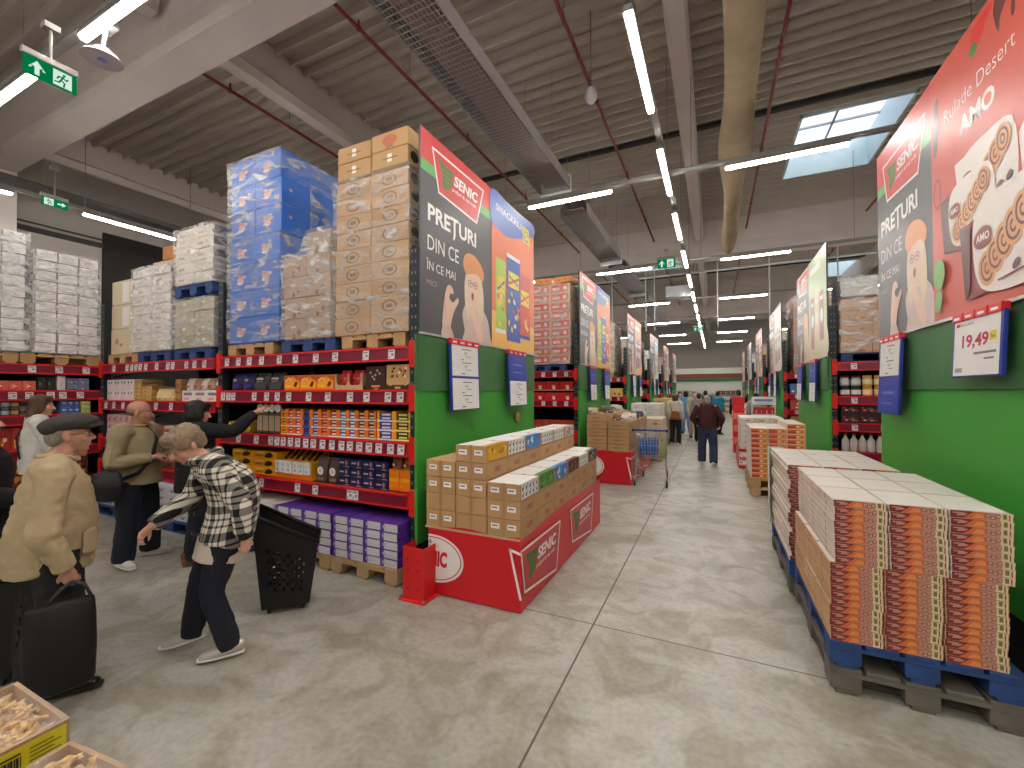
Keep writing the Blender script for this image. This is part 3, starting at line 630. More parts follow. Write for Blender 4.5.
# concrete girders across the hall and T beams along it
n = 0
for y in (-8.9, 2.93, 15.0, 27.0):
    mb = MB(); mb.prism([(y, 5.9), (y + .4, 5.9), (y + .4, 6.05), (y + .33, 6.35), (y + .33, ZR + .1), (y + .07, ZR + .1), (y + .07, 6.35), (y, 6.05)], 'x', XL, XR)
    struct(mb.build('ceiling_beam', CONC))
for k in range(-2, 3):
    x = -.41 - 6 * k
    for ya, yb in ((YF, 2.93), (3.33, 15.0), (15.4, 27.0), (27.4, YB)):
        mb = MB(); mb.prism([(x - .11, 6.48), (x + .11, 6.48), (x + .15, 6.62), (x + .08, 6.68), (x + .08, ZR + .1), (x - .08, ZR + .1), (x - .08, 6.68), (x - .15, 6.62)], 'y', ya, yb)
        struct(mb.build('ceiling_beam', CONC))
for y in (9.5, 21.5, 33.0):
    struct(MB().box(XL, y, ZR - .06, XR, y + .09, ZR + .02).build('ceiling_trim', DARKSTRIP))
# left wall: pale pillar, joints, opening whose shade is put into a dark panel
struct(MB().box(XL, 2.55, 0, XL + .35, 3.35, ZR, bev=.01).build('wall_pillar', CONC))
struct(MB().box(XL, 3.4, 4.93, XL + .05, YB, 5.03).build('trim_1', DARKSTRIP))
struct(MB().box(XL, 3.4, 5.10, XL + .03, YB, 5.13).build('trim_2', DARKSTRIP))
struct(MB().box(XL, 4.75, 0, XL + .06, 9.6, 5.28).build('door_1', mat('doorway_shade', (30, 27, 27), .9)))
# far wall: counters' fascia boards in white, red brown and green, pale wall under
BRK = mat('red_brown_fascia', (128, 66, 50), .6); FGR = mat('green_fascia', (46, 112, 74), .5); CREAM = mat('cream_wall', (214, 214, 204), .7)
struct(MB().box(XL, YB - .5, 0, XR, YB - .02, 2.62).build('wall_counter', CREAM))
for nm, z0, z1, m in (('trim_3', 2.62, 3.0, BRK), ('trim_4', 2.4, 2.62, FGR), ('trim_5', 3.0, 3.45, CREAM)):
    struct(MB().box(XL, YB - .62, z0, XR, YB - .5, z1).build(nm, m))

# ================================================================== things hung from the roof
TUBE = emat('lit_led_tube', (255, 250, 242), 40.0)
RAIL = mat('light_rail', (150, 148, 144), .5, metal=.3)
n_l = 0
def light_mesh():
    mb = MB(); mb.prism([(-.045, .0), (.045, .0), (.035, .06), (-.035, .06)], 'x', -.75, .75); return mb.mesh('fitting_body', RAIL)
def tube_mesh():
    mb = MB(); mb.prism([(-.033, 0), (-.025, -.03), (.025, -.03), (.033, 0)], 'x', -.735, .735); return mb.mesh('lit_tube', TUBE)
def ceiling_light(x, y, along_y, label, group):
    o = empty('ceiling_light', (x, y, 5.0), pi / 2 if along_y else 0)
    tag(o, label, 'ceiling light', group)
    put('fitting_body', cached('lb', light_mesh), o); put('lit_tube', cached('lt', tube_mesh), o)
def rail(p0, p1, label, name='light_rail', w=.04, z=5.06, hang=True):
    o = empty(name, ((p0[0] + p1[0]) / 2, (p0[1] + p1[1]) / 2, z)); tag(o, label, 'light rail')
    dx, dy = (p1[0] - p0[0]) / 2, (p1[1] - p0[1]) / 2; mb = MB()
    if abs(dx) > abs(dy): mb.box(-dx, -w, 0, dx, w, .05)
    else: mb.box(-w, -dy, 0, w, dy, .05)
    mb.build('rail', RAIL, o)
    L = max(abs(dx), abs(dy)); k = -L + .4
    while k < L and hang:
        q = (k, 0) if abs(dx) > abs(dy) else (0, k)
        MB().cyl((q[0], q[1], .05), (q[0], q[1], ZR - z + .02), .006, n=5).build('suspension_wire', STEEL, o); k += 3.17
    return o
ROWS = [(-6.4, 'added far behind the camera'), (-3.3, 'behind the camera'), (-.75, 'added just behind the camera'), (1.87, 'before the near girder'), (7.08, 'over the first cross aisle'), (12.0, 'over the second cross aisle'), (17.1, 'over the third cross aisle'),  # first and third rows added out of view to brighten the near floor
        (22.2, 'over the fourth cross aisle'), (27.3, 'over the fifth cross aisle'), (32.4, 'over the last cross aisle')]
for y, where in ROWS:
    rail((-10.2, y), (10.4, y), 'grey cross rail carrying tube lights ' + where)
    for k in range(-2, 4):
        x0 = -3.0 + 3.17 * k
        if y == 1.87: x0 = -2.8 + 2.49 * k
        if x0 > 9: continue
        side = 'left' if x0 < -1 else 'right'
        kk = {-2: 'third left of the main aisle', -1: 'second left of the main aisle', 0: 'just left of the main aisle', 1: 'just right of the main aisle', 2: 'second right of the main aisle', 3: 'third right of the main aisle'}[k]
        ceiling_light(x0 + .75, y, False, 'lit cross tube light %s, %s' % (where, kk), 'tube lights across the hall')
rail((-.65, .5), (-.65, 36.5), 'long grey rail of tube lights down the main aisle', z=5.125)
for k in range(15):
    ceiling_light(-.65, 2.14 + 2.37 * k, True, 'lit tube light in the main aisle row, %s from the camera end' % ORD[k], 'tube lights down the main aisle')
rail((-10.5, .2), (-10.5, 14), 'grey rail of tube lights along the left wall')
for k in range(5):
    ceiling_light(-10.5, 2.12 + 2.37 * k, True, 'lit tube light along the left wall, %s from the near end' % ORD[k], 'tube lights by the left wall')

# red sprinkler pipes
PIPE = mat('red_sprinkler_pipe', (132, 38, 36), .45)
for x, w in ((-7.25, 'over the white wrapped pallets'), (-4.4, 'over the tan carton load'), (-1.8, 'left of the main light row'), (.93, 'right of the cloth duct'), (3.9, 'right of the near skylight')):
    o = empty('sprinkler_pipe', (x, 9, 6.72)); tag(o, 'red ceiling sprinkler pipe ' + w, 'sprinkler pipe', 'red sprinkler pipes')
    MB().cyl((0, -5.6, 0), (0, 26, 0), .028, n=8).build('pipe', PIPE, o)
    for k in range(9):
        y = -4.6 + 2.9 * k
        mb = MB(); mb.cyl((0, y, .028), (0, y, .10), .014, n=6); mb.cyl((0, y - .012, .0), (0, y + .012, 0), .042, n=8); mb.cyl((0, y, .1), (0, y, .125), .02, .006, n=6)
        mb.build('sprinkler_head', PIPE, o)
    for k in range(5):
        MB().cyl((0, -3.5 + 6 * k, .03), (0, -3.5 + 6 * k, .4), .006, n=5).build('hanger_rod', STEEL, o)
# radiant heater strips: wire mesh bottom, pale end plates
MESHW = mat('heater_mesh', (160, 156, 156), .5, metal=.4)
HEATB = mat('heater_body', (150, 143, 143), .6, metal=.2)
def heater(y0, y1, label):
    o = empty('ceiling_heater', (-2.72, (y0 + y1) / 2, 5.5)); tag(o, label, 'ceiling heater', 'radiant heater strips'); h = (y1 - y0) / 2
    mb = MB(); mb.prism([(-.3, 0), (-.3, .2), (-.22, .3), (.22, .3), (.3, .2), (.3, 0), (.285, 0), (.285, .19), (.21, .285), (-.21, .285), (-.285, .19), (-.285, 0)], 'y', -h, h); mb.build('hood', HEATB, o)
    MB().box(-.2, -h, .1, .2, h, .13).build('burner_plate', mat('heater_burner', (152, 124, 118), .7, var=.2, scale=3), o)
    mb = MB(); k = -h
    while k <= h: mb.box(-.3, k, -.008, .3, k + .012, 0); k += .075
    for i in range(13): mb.box(-.3 + .05 * i - .003, -h, -.012, -.3 + .05 * i + .003, h, -.006)
    mb.build('guard_mesh', MESHW, o)
    for s in (1,):
        mb = MB(); mb.box(-.31, s * h - .015, -.12, .31, s * h + .015, .3, bev=.004); mb.box(-.27, s * h - .018, -.07, .27, s * h + .018, -.02); mb.build('end_plate', mat('pale_end_plate', (206, 210, 208), .4), o)
    for k in (-h * .8, 0, h * .8):
        mb = MB(); mb.cyl((-.25, k, .28), (-.25, k, 1.62), .006, n=5); mb.cyl((.25, k, .28), (.25, k, 1.62), .006, n=5); mb.build('hanger_chain', STEEL, o)
heater(-1, 7.75, 'long grey mesh radiant heater strip with pale end plate over the first end poster')
heater(8.9, 12.6, 'grey mesh radiant heater strip beyond the first end poster')
heater(13.6, 17.3, 'grey mesh radiant heater strip past the far girder')
heater(18.3, 26, 'grey mesh radiant heater strip deep in the hall')
# limp cloth air duct
rings = []
for y, x, z, hw, hh, tw in ((-2, .30, 5.7, .22, .11, 0), (1.5, .31, 5.68, .22, .12, .1), (4.4, .30, 5.68, .215, .10, 0), (5.4, .335, 5.66, .20, .09, .1), (6.5, .345, 5.66, .20, .1, .2), (7.2, .34, 5.64, .235, .1, .0), (7.8, .335, 5.62, .26, .09, -.1),
                            (8.5, .33, 5.62, .22, .12, -.3), (9.2, .36, 5.6, .16, .2, -.5), (9.9, .38, 5.52, .12, .24, -.8), (10.5, .36, 5.38, .15, .2, -.3), (10.9, .33, 5.2, .19, .16, .4), (11.2, .33, 5.02, .12, .1, .6), (11.35, .33, 4.93, .04, .04, .5)):
    r = []
    for k in range(24):
        a = 2 * pi * k / 24; wob = 1 + .10 * noise.noise((y * .9, cos(a) * 1.4, sin(a) * 1.4 + 3))
        px, pz = hw * cos(a) * wob, hh * sin(a) * wob
        r.append((x + px * cos(tw) - pz * sin(tw), y + .03 * noise.noise((a, y, 2)), z + px * sin(tw) + pz * cos(tw)))
    rings.append(r)
dm = MB().loft(rings).build('ceiling_duct', mat('beige_duct_cloth', (158, 140, 114), .9, var=.4, scale=3.0, bump=.35, bscale=6))
tag(dm, 'limp beige cloth air duct hanging twisted beside the light row', 'air duct')
sb = dm.modifiers.new('smooth', 'SUBSURF'); sb.levels = 1; sb.render_levels = 1
# emergency exit signs
SIGN_G = emat('lit_exit_green', (0, 140, 80), .35); SIGN_W = emat('lit_exit_white', (220, 240, 228), .5)
def exit_sign(loc, rz, w, h, label, flip=False, bracket=.3):
    """sign face towards local -Y"""
    o = empty('ceiling_exit_sign', loc, rz); tag(o, label, 'exit sign', 'green exit signs')
    MB().box(-w / 2 - .01, -.012, h, w / 2 + .01, .03, h + .055, bev=.006).build('housing', mat('sign_housing', (150, 146, 140), .5), o)
    MB().box(-w / 2, -.004, 0, w / 2, .004, h, bev=.002).build('plate', SIGN_G, o)
    for side in (-1, 1):
        a = Art((-w / 2 * (1 if side < 0 else -1), side * .0046, 0), (1 if side < 0 else -1, 0, 0), (0, 0, 1)); u = w / 2; f = 1
        def X(x): return (w - x) if flip else x
        c = w * .25; a.poly([(X(c - .2 * h), .42 * h), (X(c - .32 * h), .42 * h), (X(c), .86 * h), (X(c + .32 * h), .42 * h), (X(c + .2 * h), .42 * h), (X(c + .2 * h), .56 * h), (X(c + .09 * h), .5 * h), (X(c + .09 * h), .14 * h), (X(c - .09 * h), .14 * h), (X(c - .09 * h), .5 * h), (X(c - .2 * h), .56 * h)], SIGN_W) if not flip else a.poly([(X(c + .35 * h), .4 * h), (X(c + .35 * h), .6 * h), (X(c - .05 * h), .6 * h), (X(c - .05 * h), .78 * h), (X(c - .42 * h), .5 * h), (X(c - .05 * h), .22 * h), (X(c - .05 * h), .4 * h)], SIGN_W)
        a.rect(min(X(.54 * w), X(.9 * w)), .1 * h, max(X(.54 * w), X(.9 * w)), .9 * h, SIGN_W)
        m = .72 * w                                                   # running figure
        a.ell(X(m + .06 * h), .74 * h, .065 * h, .065 * h, SIGN_G, n=10)
        for seg in ([(m + .02 * h, .64 * h), (m - .06 * h, .44 * h)], [(m - .06 * h, .44 * h), (m + .08 * h, .34 * h), (m + .05 * h, .16 * h)], [(m - .06 * h, .44 * h), (m - .14 * h, .3 * h), (m - .28 * h, .28 * h)],
                    [(m, .6 * h), (m + .14 * h, .52 * h), (m + .2 * h, .6 * h)], [(m, .6 * h), (m - .14 * h, .6 * h), (m - .2 * h, .48 * h)]):
            a.line([(X(p[0]), p[1]) for p in seg], .07 * h, SIGN_G)
        a.build('pictogram', o)
    mb = MB(); mb.cyl((0, .01, h + .055), (0, .01, h + bracket), .012, n=6); mb.box(-.05, -.03, h + bracket, .05, .05, h + bracket + .05); mb.build('bracket', mat('sign_housing', (150, 146, 140), .5), o)
    return o
exit_sign((-5.1, 1.6, 4.33), pi / 2, .33, .165, 'green exit sign with an up arrow below the near girder')
exit_sign((-9.26, 2.97, 4.58), pi / 2, .30, .13, 'small green exit sign with a right arrow near the left wall', True, .46)
exit_sign((-1.1, 11.7, 4.86), 0, .44, .24, 'green exit sign over the main aisle beside the tube lights', False, .2)
exit_sign((-.75, 24, 4.72), 0, .5, .26, 'small green exit sign far down the main aisle', False, .4)
o = empty('ceiling_smoke_detector', (-5.0, 1.9, 4.72)); tag(o, 'round white detector above the near exit sign', 'smoke detector')
mb = MB(); mb.cyl((0, 0, 0), (0, 0, .03), .15, .13, n=24); mb.cyl((0, 0, .03), (0, 0, .09), .07, n=16); mb.build('disc', mat('white_plastic', (196, 192, 200), .4), o)
MB().cyl((0, 0, -.006), (0, 0, 0), .035, n=14).build('lamp', mat('violet_lens', (150, 140, 220), .3), o)
mb = MB(); mb.cyl((0, 0, .09), (.02, .03, .34), .02, n=6); mb.box(-.06, -.04, .28, .12, .08, .42, bev=.01); mb.cyl((.05, 0, .42), (.05, 0, 1.2), .012, n=6); mb.build('bracket', STEEL, o)
# white hung frame past the far girder
WP = mat('white_pipe', (216, 224, 230), .4)
o = empty('ceiling_hung_frame', (0, 15.9, 5.72)); tag(o, 'white pipe frame hung across the hall past the far girder', 'hung frame')
MB().cyl((-6, 0, 0), (7, 0, 0), .035, n=8).build('cross_pipe', WP, o)
for x in (-3.4, -2.2, -1.9, .12, 1.62, 3.4): MB().cyl((x, 0, -1.9), (x, 0, 1.4), .02, n=6).build('drop_pipe', WP, o)
MB().box(-1.55, .1, -.75, -.65, .35, -.35, bev=.03).build('unit', WP, o)
# cable tray and trunking by the left wall
o = empty('ceiling_cable_tray', (-11.4, 6, 5.45)); tag(o, 'dark cable tray with cables along the left wall', 'cable tray')
mb = MB(); mb.box(-.2, -6, 0, .2, 9, .02); mb.box(-.2, -6, .02, -.18, 9, .1); mb.box(.18, -6, .02, .2, 9, .1); mb.build('tray', mat('tray_steel', (84, 80, 78), .6, metal=.3), o)
for i in range(4): MB().tube([(-.13 + .08 * i + .02 * sin(k * 1.3 + i), -6 + k, .045) for k in range(16)], .022, n=6).build('cable', mat('grey_cable', (70, 68, 70), .6), o)
for k in range(6): MB().cyl((0, -5 + 2.5 * k, .02), (0, -5 + 2.5 * k, 1.66), .008, n=5).build('hanger_rod', STEEL, o)
o = empty('ceiling_camera', (-1.55, 5.95, 5.9)); tag(o, 'small round white ceiling sensor beside the heater strip', 'sensor')
mb = MB(); mb.ell((0, 0, 0), (.09, .09, .12)); mb.build('dome', mat('white_plastic', (196, 192, 200), .4), o); MB().cyl((0, 0, .1), (0, 0, 1.22), .01, n=5).build('stem', STEEL, o)
# ================================================================== pallet racks
class Frame:
    def __init__(s, x, y, rz=0.0): s.x, s.y, s.rz = x, y, rz
    def pt(s, a, b, c=0.0):
        return (s.x + a * cos(s.rz) - b * sin(s.rz), s.y + a * sin(s.rz) + b * cos(s.rz), c)
DECK = mat('shelf_deck_board', (92, 78, 66), .8, var=.2)
BRACKET = mat('bright_red_bracket', (222, 36, 30), .38)
TAGW = mat('shelf_price_card', (218, 210, 212), .5)
def tag_mesh(w):
    def f():
        a = Art((-w / 2, 0, -.045), (1, 0, 0), (0, 0, 1)); a.mb.box(-w / 2, 0, -.045, w / 2, .003, .045, a.mi(TAGW)); a.h = .0006
        a.rect(w * .12, .066, w * .8, .078, GREYINK); a.rect(w * .48, .03, w * .84, .05, GREYINK); a.rect(w * .1, .014, w * .3, .026, GREYINK)
        return a.mb.mesh('price_card', a.mats, fix=False)
    return cached(('tag', w), f)
def rack(F, width, levels, label, depth=1.40, tags=None, lposts=(True, True), top=3.0, group='red pallet racks', back=True):
    o = empty('pallet_rack', F.pt(0, 0), F.rz); tag(o, label, 'rack', group)
    for s, on in zip((0, 1), lposts):
        if not on: continue
        x = -.09 if s == 0 else width
        for y, nm in ((.02, 'upright'), (depth - .1, 'upright')):
            def up():
                mb = MB(); mb.prism([(0, 0), (.09, 0), (.09, .08), (.07, .08), (.07, .02), (.02, .02), (.02, .08), (0, .08)], 'z', 0, top)
                for k in range(int(top / .1)):
                    for u in (.02, .06): mb.box(u - .007, -.0012, .06 + k * .1, u + .007, 0, .085 + k * .1, 1)
                return mb.mesh('upright', [UPRIGHT, mat('upright_slot', (120, 124, 128), .8)])
            p = put(nm, cached(('up', top), up), o, (x, y, 0))
        mb = MB(); k = .3; i = 0
        while k + .8 < top:
            mb.cyl((x + .045, .1, k), (x + .045, depth - .1, k + .4 * (1)), .014, n=6) if i % 2 == 0 else mb.cyl((x + .045, depth - .1, k), (x + .045, .1, k + .4), .014, n=6)
            k += .4; i += 1
        mb.build('bracing', UPRIGHT, o)
    for li, z in enumerate(levels):
        x0, x1 = .0, width
        mb = MB(); mb.box(x0, 0, z - .125, x1, .05, z - .002, 0); mb.box(x0, -.014, z - .13, x1, 0, z - .112, 0); mb.box(x0, -.014, z - .014, x1, 0, z + .006, 0)
        mb.add([(x0 + .02, -.011, z - .112), (x1 - .02, -.011, z - .112), (x1 - .02, -.004, z - .014), (x0 + .02, -.004, z - .014)], [(0, 1, 2, 3)], 1)
        b = mb.build('beam', [RED_PAINT, MAROON], o)
        for x in [q for q, on in zip((-.075, width + .005), lposts) if on]: MB().box(x, -.012, z - .19, x + .07, .02, z + .05, bev=.004).build('beam_bracket', BRACKET, b)
        tl = tags[li] if tags and li < len(tags) else 8
        if isinstance(tl, int): tl = [x0 + .12 + (x1 - x0 - .24) * (i + .5 + rnd.uniform(-.25, .25)) / tl for i in range(tl)]
        for t in tl:
            q = put('price_card', tag_mesh(.075), b, (t, -.0135, z - .064)); q.rotation_euler = (-.07, 0, 0)
        MB().box(0, .05, z - .03, width, depth - .02, z - .004).build('deck_board', DECK, o)
    if back: MB().box(0, depth - .02, .0, width, depth, 2.6).build('dark_backing', DARK, o)  # black sheet standing in for the shade behind the goods
    return o

# ------------------------------------------------------------------ pallets
def pallet_meshes(paint, kind):
    def f():
        d = MB()
        for i in range(5): y = .0 + i * .164; d.box(0, y, .122, 1.2, y + .144, .144, bev=.003)
        st = MB().box(0, 0, .1, .145, .8, .122)
        bl = MB().box(0, 0, .022, .145, .145, .1, bev=.004); bb = MB().box(0, 0, 0, 1.2, .1, .022, bev=.003)
        return [m.mesh(n, paint) for m, n in ((d, 'deck_boards'), (st, 'stringer_board'), (bl, 'block'), (bb, 'bottom_board'))]
    return cached(('pal', kind), f)
def pallet(x, y, z, along_y, kind, label, group='pallets', rz=0.0):
    """x, y = lowest corner; 1.2 m along Y when along_y"""
    paint = {'wood': WOODP, 'blue': BLUEP, 'grey': WOODD}[kind]
    o = empty('pallet', (x + (.8 if along_y else 0), y, z), (pi / 2 if along_y else 0) + rz); tag(o, label, 'pallet', group)
    d, st, bl, bb = pallet_meshes(paint, kind); put('deck_boards', d, o)
    for a in (0, .5275, 1.055): put('stringer_board', st, o, (a, 0, 0))
    for b in (0, .3275, .655):
        put('bottom_board', bb, o, (0, b + .022, 0))
        for a in (0, .5275, 1.055): put('block', bl, o, (a, b, 0))
    return o

# ------------------------------------------------------------------ cartons and wrapped loads
def carton_mesh(key, w, d, h, body, front=None, side=None, tape=True, bev=.006, seam=None):
    """carton centred in x and y, standing on z=0; front art on -Y, side art on +X"""
    def f():
        a = Art((-w / 2, -d / 2, 0), (1, 0, 0), (0, 0, 1)); a.mi(body); a.mb.box(-w / 2, -d / 2, 0, w / 2, d / 2, h, 0, bev)
        a.h = .0004
        if front: front(a, w, h)
        if side:
            a.O, a.U, a.Vv = Vector((w / 2, -d / 2, 0)), Vector((0, 1, 0)), Vector((0, 0, 1)); a.N = Vector((1, 0, 0)); a.h = .0004; side(a, d, h)
        a.O, a.U, a.Vv, a.N = Vector((-w / 2, -d / 2, h)), Vector((1, 0, 0)), Vector((0, 1, 0)), Vector((0, 0, 1)); a.h = .0004
        if tape: a.rect(0, d / 2 - .025, w, d / 2 + .025, tape if not isinstance(tape, bool) else TAPE)
        return a.mb.mesh('carton', a.mats, fix=False)
    return cached(key, f)
def wrap_mesh(x0, y0, z0, x1, y1, z1, seed=0, amp=.018, steps=None):
    """crumpled film hull round a load; steps = list of (fraction x, height) to follow a stepped top"""
    nx, ny, nz = max(3, int((x1 - x0) / .07)), max(3, int((y1 - y0) / .1)), max(4, int((z1 - z0) / .07))
    mb = MB()
    def P(x, y, z):
        nv = noise.noise_vector((x * 4 + seed, y * 4, z * 7)); n2 = noise.noise_vector((x * 13 + seed, y * 13, z * 17))
        return (x + amp * (nv.x + .4 * n2.x), y + amp * (nv.y + .4 * n2.y), max(z0, z + amp * .6 * nv.z))
    def topz(x):
        if not steps: return z1
        t = (x - x0) / (x1 - x0)
        for f, h in steps:
            if t <= f + 1e-6: return h
        return steps[-1][1]
    def grid(fn, na, nb):
        vs = [fn(i / na, j / nb) for j in range(nb + 1) for i in range(na + 1)]
        mb.add(vs, [(j * (na + 1) + i, j * (na + 1) + i + 1, (j + 1) * (na + 1) + i + 1, (j + 1) * (na + 1) + i) for j in range(nb) for i in range(na)], 0, True)
    lx = lambda a: x0 + (x1 - x0) * a
    grid(lambda a, b: P(lx(a), y0, z0 + (topz(lx(a)) - z0) * b), nx, nz); grid(lambda a, b: P(lx(a), y1, z0 + (topz(lx(a)) - z0) * b), nx, nz)
    grid(lambda a, b: P(x0, y0 + (y1 - y0) * a, z0 + (topz(x0) - z0) * b), ny, nz); grid(lambda a, b: P(x1, y0 + (y1 - y0) * a, z0 + (topz(x1) - z0) * b), ny, nz)
    grid(lambda a, b: P(lx(a), y0 + (y1 - y0) * b, topz(lx(a))), nx, ny)
    return mb
FILM = film('stretch_film', .26, scale=4); FILM_D = film('dense_stretch_film', .36, scale=4); FILM_W = film('white_stretch_film', .30, col=(252, 252, 252), scale=4, stretch=(1, 1, 2.6))
FILM_B = film('light_film_on_blue', .28, scale=3.5)
def load(F, x0, x1, z0, nx, ny, nz, ch, body, key, label, front=None, side=None, y0=.06, depth=1.15, wrap=None, jit=.006, skip=None, name='wrapped_pallet_load', group='wrapped loads on the racks', amp=.012, off=None, steps=None, tape=False, wz=None, seed=None):
    w, d = (x1 - x0) / nx, depth / ny
    o = empty(name, F.pt((x0 + x1) / 2, y0 + depth / 2, z0), F.rz); tag(o, label, 'pallet load', group)
    me = carton_mesh(('load', key), w - .004, d - .004, ch - .002, body, front, side, tape)
    for k in range(nz):
        for j in range(ny):
            for i in range(nx):
                if 0 < i < nx - 1 and 0 < j < ny - 1 and k < nz - 1: continue
                if skip and skip(i, j, k): continue
                ox = off(k) if off else 0
                c = put('carton', me, o, (-(x1 - x0) / 2 + w * (i + .5) + rnd.uniform(-jit, jit) + ox, -depth / 2 + d * (j + .5) + rnd.uniform(-jit, jit), ch * k))
                c.rotation_euler = (0, 0, rnd.uniform(-.012, .012) if jit else 0)
    if wrap:
        H = wz or ch * nz
        wrap_mesh(-(x1 - x0) / 2 - .02, -depth / 2 - .02, .014, (x1 - x0) / 2 + .02, depth / 2 + .02, H + .015, seed if seed is not None else len(label), amp, steps).build('stretch_wrap', wrap, o)
    return o

# ================================================================== the first back rack, facing the camera
FA = Frame(-5.24, 3.10); FB = Frame(-8.05, 3.10); FL = Frame(-8.16, .30, pi / 2)
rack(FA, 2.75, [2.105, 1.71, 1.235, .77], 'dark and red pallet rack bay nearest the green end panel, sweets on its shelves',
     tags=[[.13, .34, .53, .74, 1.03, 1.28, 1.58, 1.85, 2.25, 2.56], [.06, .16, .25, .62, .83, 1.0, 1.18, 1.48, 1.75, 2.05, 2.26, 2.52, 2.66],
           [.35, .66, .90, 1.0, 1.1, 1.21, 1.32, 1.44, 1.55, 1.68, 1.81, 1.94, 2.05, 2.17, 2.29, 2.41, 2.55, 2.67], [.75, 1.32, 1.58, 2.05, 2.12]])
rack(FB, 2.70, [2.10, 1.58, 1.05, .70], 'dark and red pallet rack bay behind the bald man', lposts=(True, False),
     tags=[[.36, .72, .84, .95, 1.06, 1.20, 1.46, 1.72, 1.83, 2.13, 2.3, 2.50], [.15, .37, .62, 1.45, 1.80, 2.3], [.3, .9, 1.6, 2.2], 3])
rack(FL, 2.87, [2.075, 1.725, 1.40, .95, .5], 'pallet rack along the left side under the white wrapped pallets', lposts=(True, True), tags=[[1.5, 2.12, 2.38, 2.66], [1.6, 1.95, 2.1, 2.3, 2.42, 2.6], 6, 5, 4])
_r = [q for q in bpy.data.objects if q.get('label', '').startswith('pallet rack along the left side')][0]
MB().box(2.852, .1, 0, 2.868, 1.3, 2.0).build('dark_end_filler', DARK, _r)  # black sheet added so the gap at the rack corner reads as shade
# red guard post at the rack foot
o = empty('rack_guard', (-2.225, 2.912, 0)); tag(o, 'red steel guard box at the foot of the rack by the red skirted display', 'rack guard')
mb = MB(); mb.box(-.105, -.08, .012, -.097, .075, .43); mb.box(.097, -.08, .012, .105, .075, .43); mb.box(-.105, -.088, .012, .105, -.08, .43, bev=.002); mb.build('guard_box', RED_PAINT, o)
mb = MB(); mb.box(-.13, -.12, 0, .13, .08, .012, bev=.003); mb.build('foot_plate', RED_PAINT, o)
for x in (-.05, .05):
    for z in (.1, .25, .33): MB().cyl((x, -.0885, z), (x, -.0915, z), .008, n=8).build('bolt', UPRIGHT, o)
for x in (-.115, .115): MB().cyl((x, -.104, .012), (x, -.095, .03), .012, n=6).build('anchor_bolt', STEEL, o)

# ------------------------------------------------------------------ goods on the shelves
def rnd_art(cols, n=5, band=None):
    ms = [mat('print_%d_%d_%d' % c, c, .45) for c in cols]
    def f(a, w, h):
        r = random.Random(str(cols) + str(n))
        if band is not None: a.rect(.04 * w, h * .1, .96 * w, h * .9, ms[band])
        for i in range(n):
            u, v = r.uniform(.12, .7) * w, r.uniform(.15, .65) * h
            if i % 2: a.rect(u, v, u + r.uniform(.1, .25) * w, v + r.uniform(.06, .18) * h, ms[i % len(ms)])
            else: a.ell(u, v, r.uniform(.06, .14) * w, r.uniform(.08, .16) * h, ms[i % len(ms)], n=12)
    return f
def B(c, rough=.5, **k): return mat('body_%d_%d_%d' % c, c, rough, **k)
def goods(F, name, me, x, y, z, label, cat, group=None, rz=0.0):
    return tag(put(name, me, None, F.pt(x, y, z), F.rz + rz), label, cat, group)
def shelf_row(F, name, key, x0, x1, n, z, h, d, body, art, lab, cat, group, rows=1, y=.05, gap=.004, jit=.004, tape=False, bev=.006, rown=('lower', 'upper'), dz=None):
    w = (x1 - x0) / n; me = carton_mesh(key, w - max(gap, .022 * w), d, h - .003, body, art, None, tape, bev)
    for r in range(rows):
        for i in range(n):
            goods(F, name, me, x0 + w * (i + .5), y + d / 2 + rnd.uniform(0, jit), z + h * r, lab.format(i=ORD[i], r=rown[r] if rows > 1 else ''), cat, group, rnd.uniform(-.004, .004))
def pouch_mesh(key, w, d, h, body, art=None, top=.3):
    """soft bag: full at the foot, pinched to a seam at the top"""
    def f():
        rings = []; n = 20
        for t, sw, sd in ((0, .86, .75), (.04, .97, .95), (.3, 1, 1), (.6, .98, .85), (.85, .95, .4), (.93, .95, .08), (1, .97, .05)):
            rings.append([(w / 2 * sw * math.copysign(abs(cos(a)) ** .5, cos(a)), d / 2 * sd * math.copysign(abs(sin(a)) ** .8, sin(a)), h * t) for a in [2 * pi * k / n for k in range(n)]])
        a = Art((-w / 2, -d / 2 - .001, 0), (1, 0, 0), (0, 0, 1)); a.mi(body); a.mb.loft(rings)
        if art: art(a, w, h * .72)
        return a.mb.mesh('pouch', a.mats)
    return cached(key, f)
def jar_mesh(key, r, h, body, lid, label=None):
    def f():
        mb = MB(); prof = ((.0, .9), (.03, 1), (.68, 1), (.76, .86), (.80, .86))
        mb.loft([[(r * s * cos(2 * pi * k / 14), r * s * sin(2 * pi * k / 14), h * t) for k in range(14)] for t, s in prof], 0)
        mb.loft([[(r * s * cos(2 * pi * k / 14), r * s * sin(2 * pi * k / 14), h * t) for k in range(14)] for t, s in ((.79, .93), (.97, .93), (1, .85))], 1)
        if label: mb.loft([[(r * 1.012 * cos(2 * pi * k / 14), r * 1.012 * sin(2 * pi * k / 14), h * t) for k in range(14)] for t in (.15, .6)], 2, caps=False)
        return mb.mesh('jar', [body, lid] + ([label] if label else []))
    return cached(key, f)
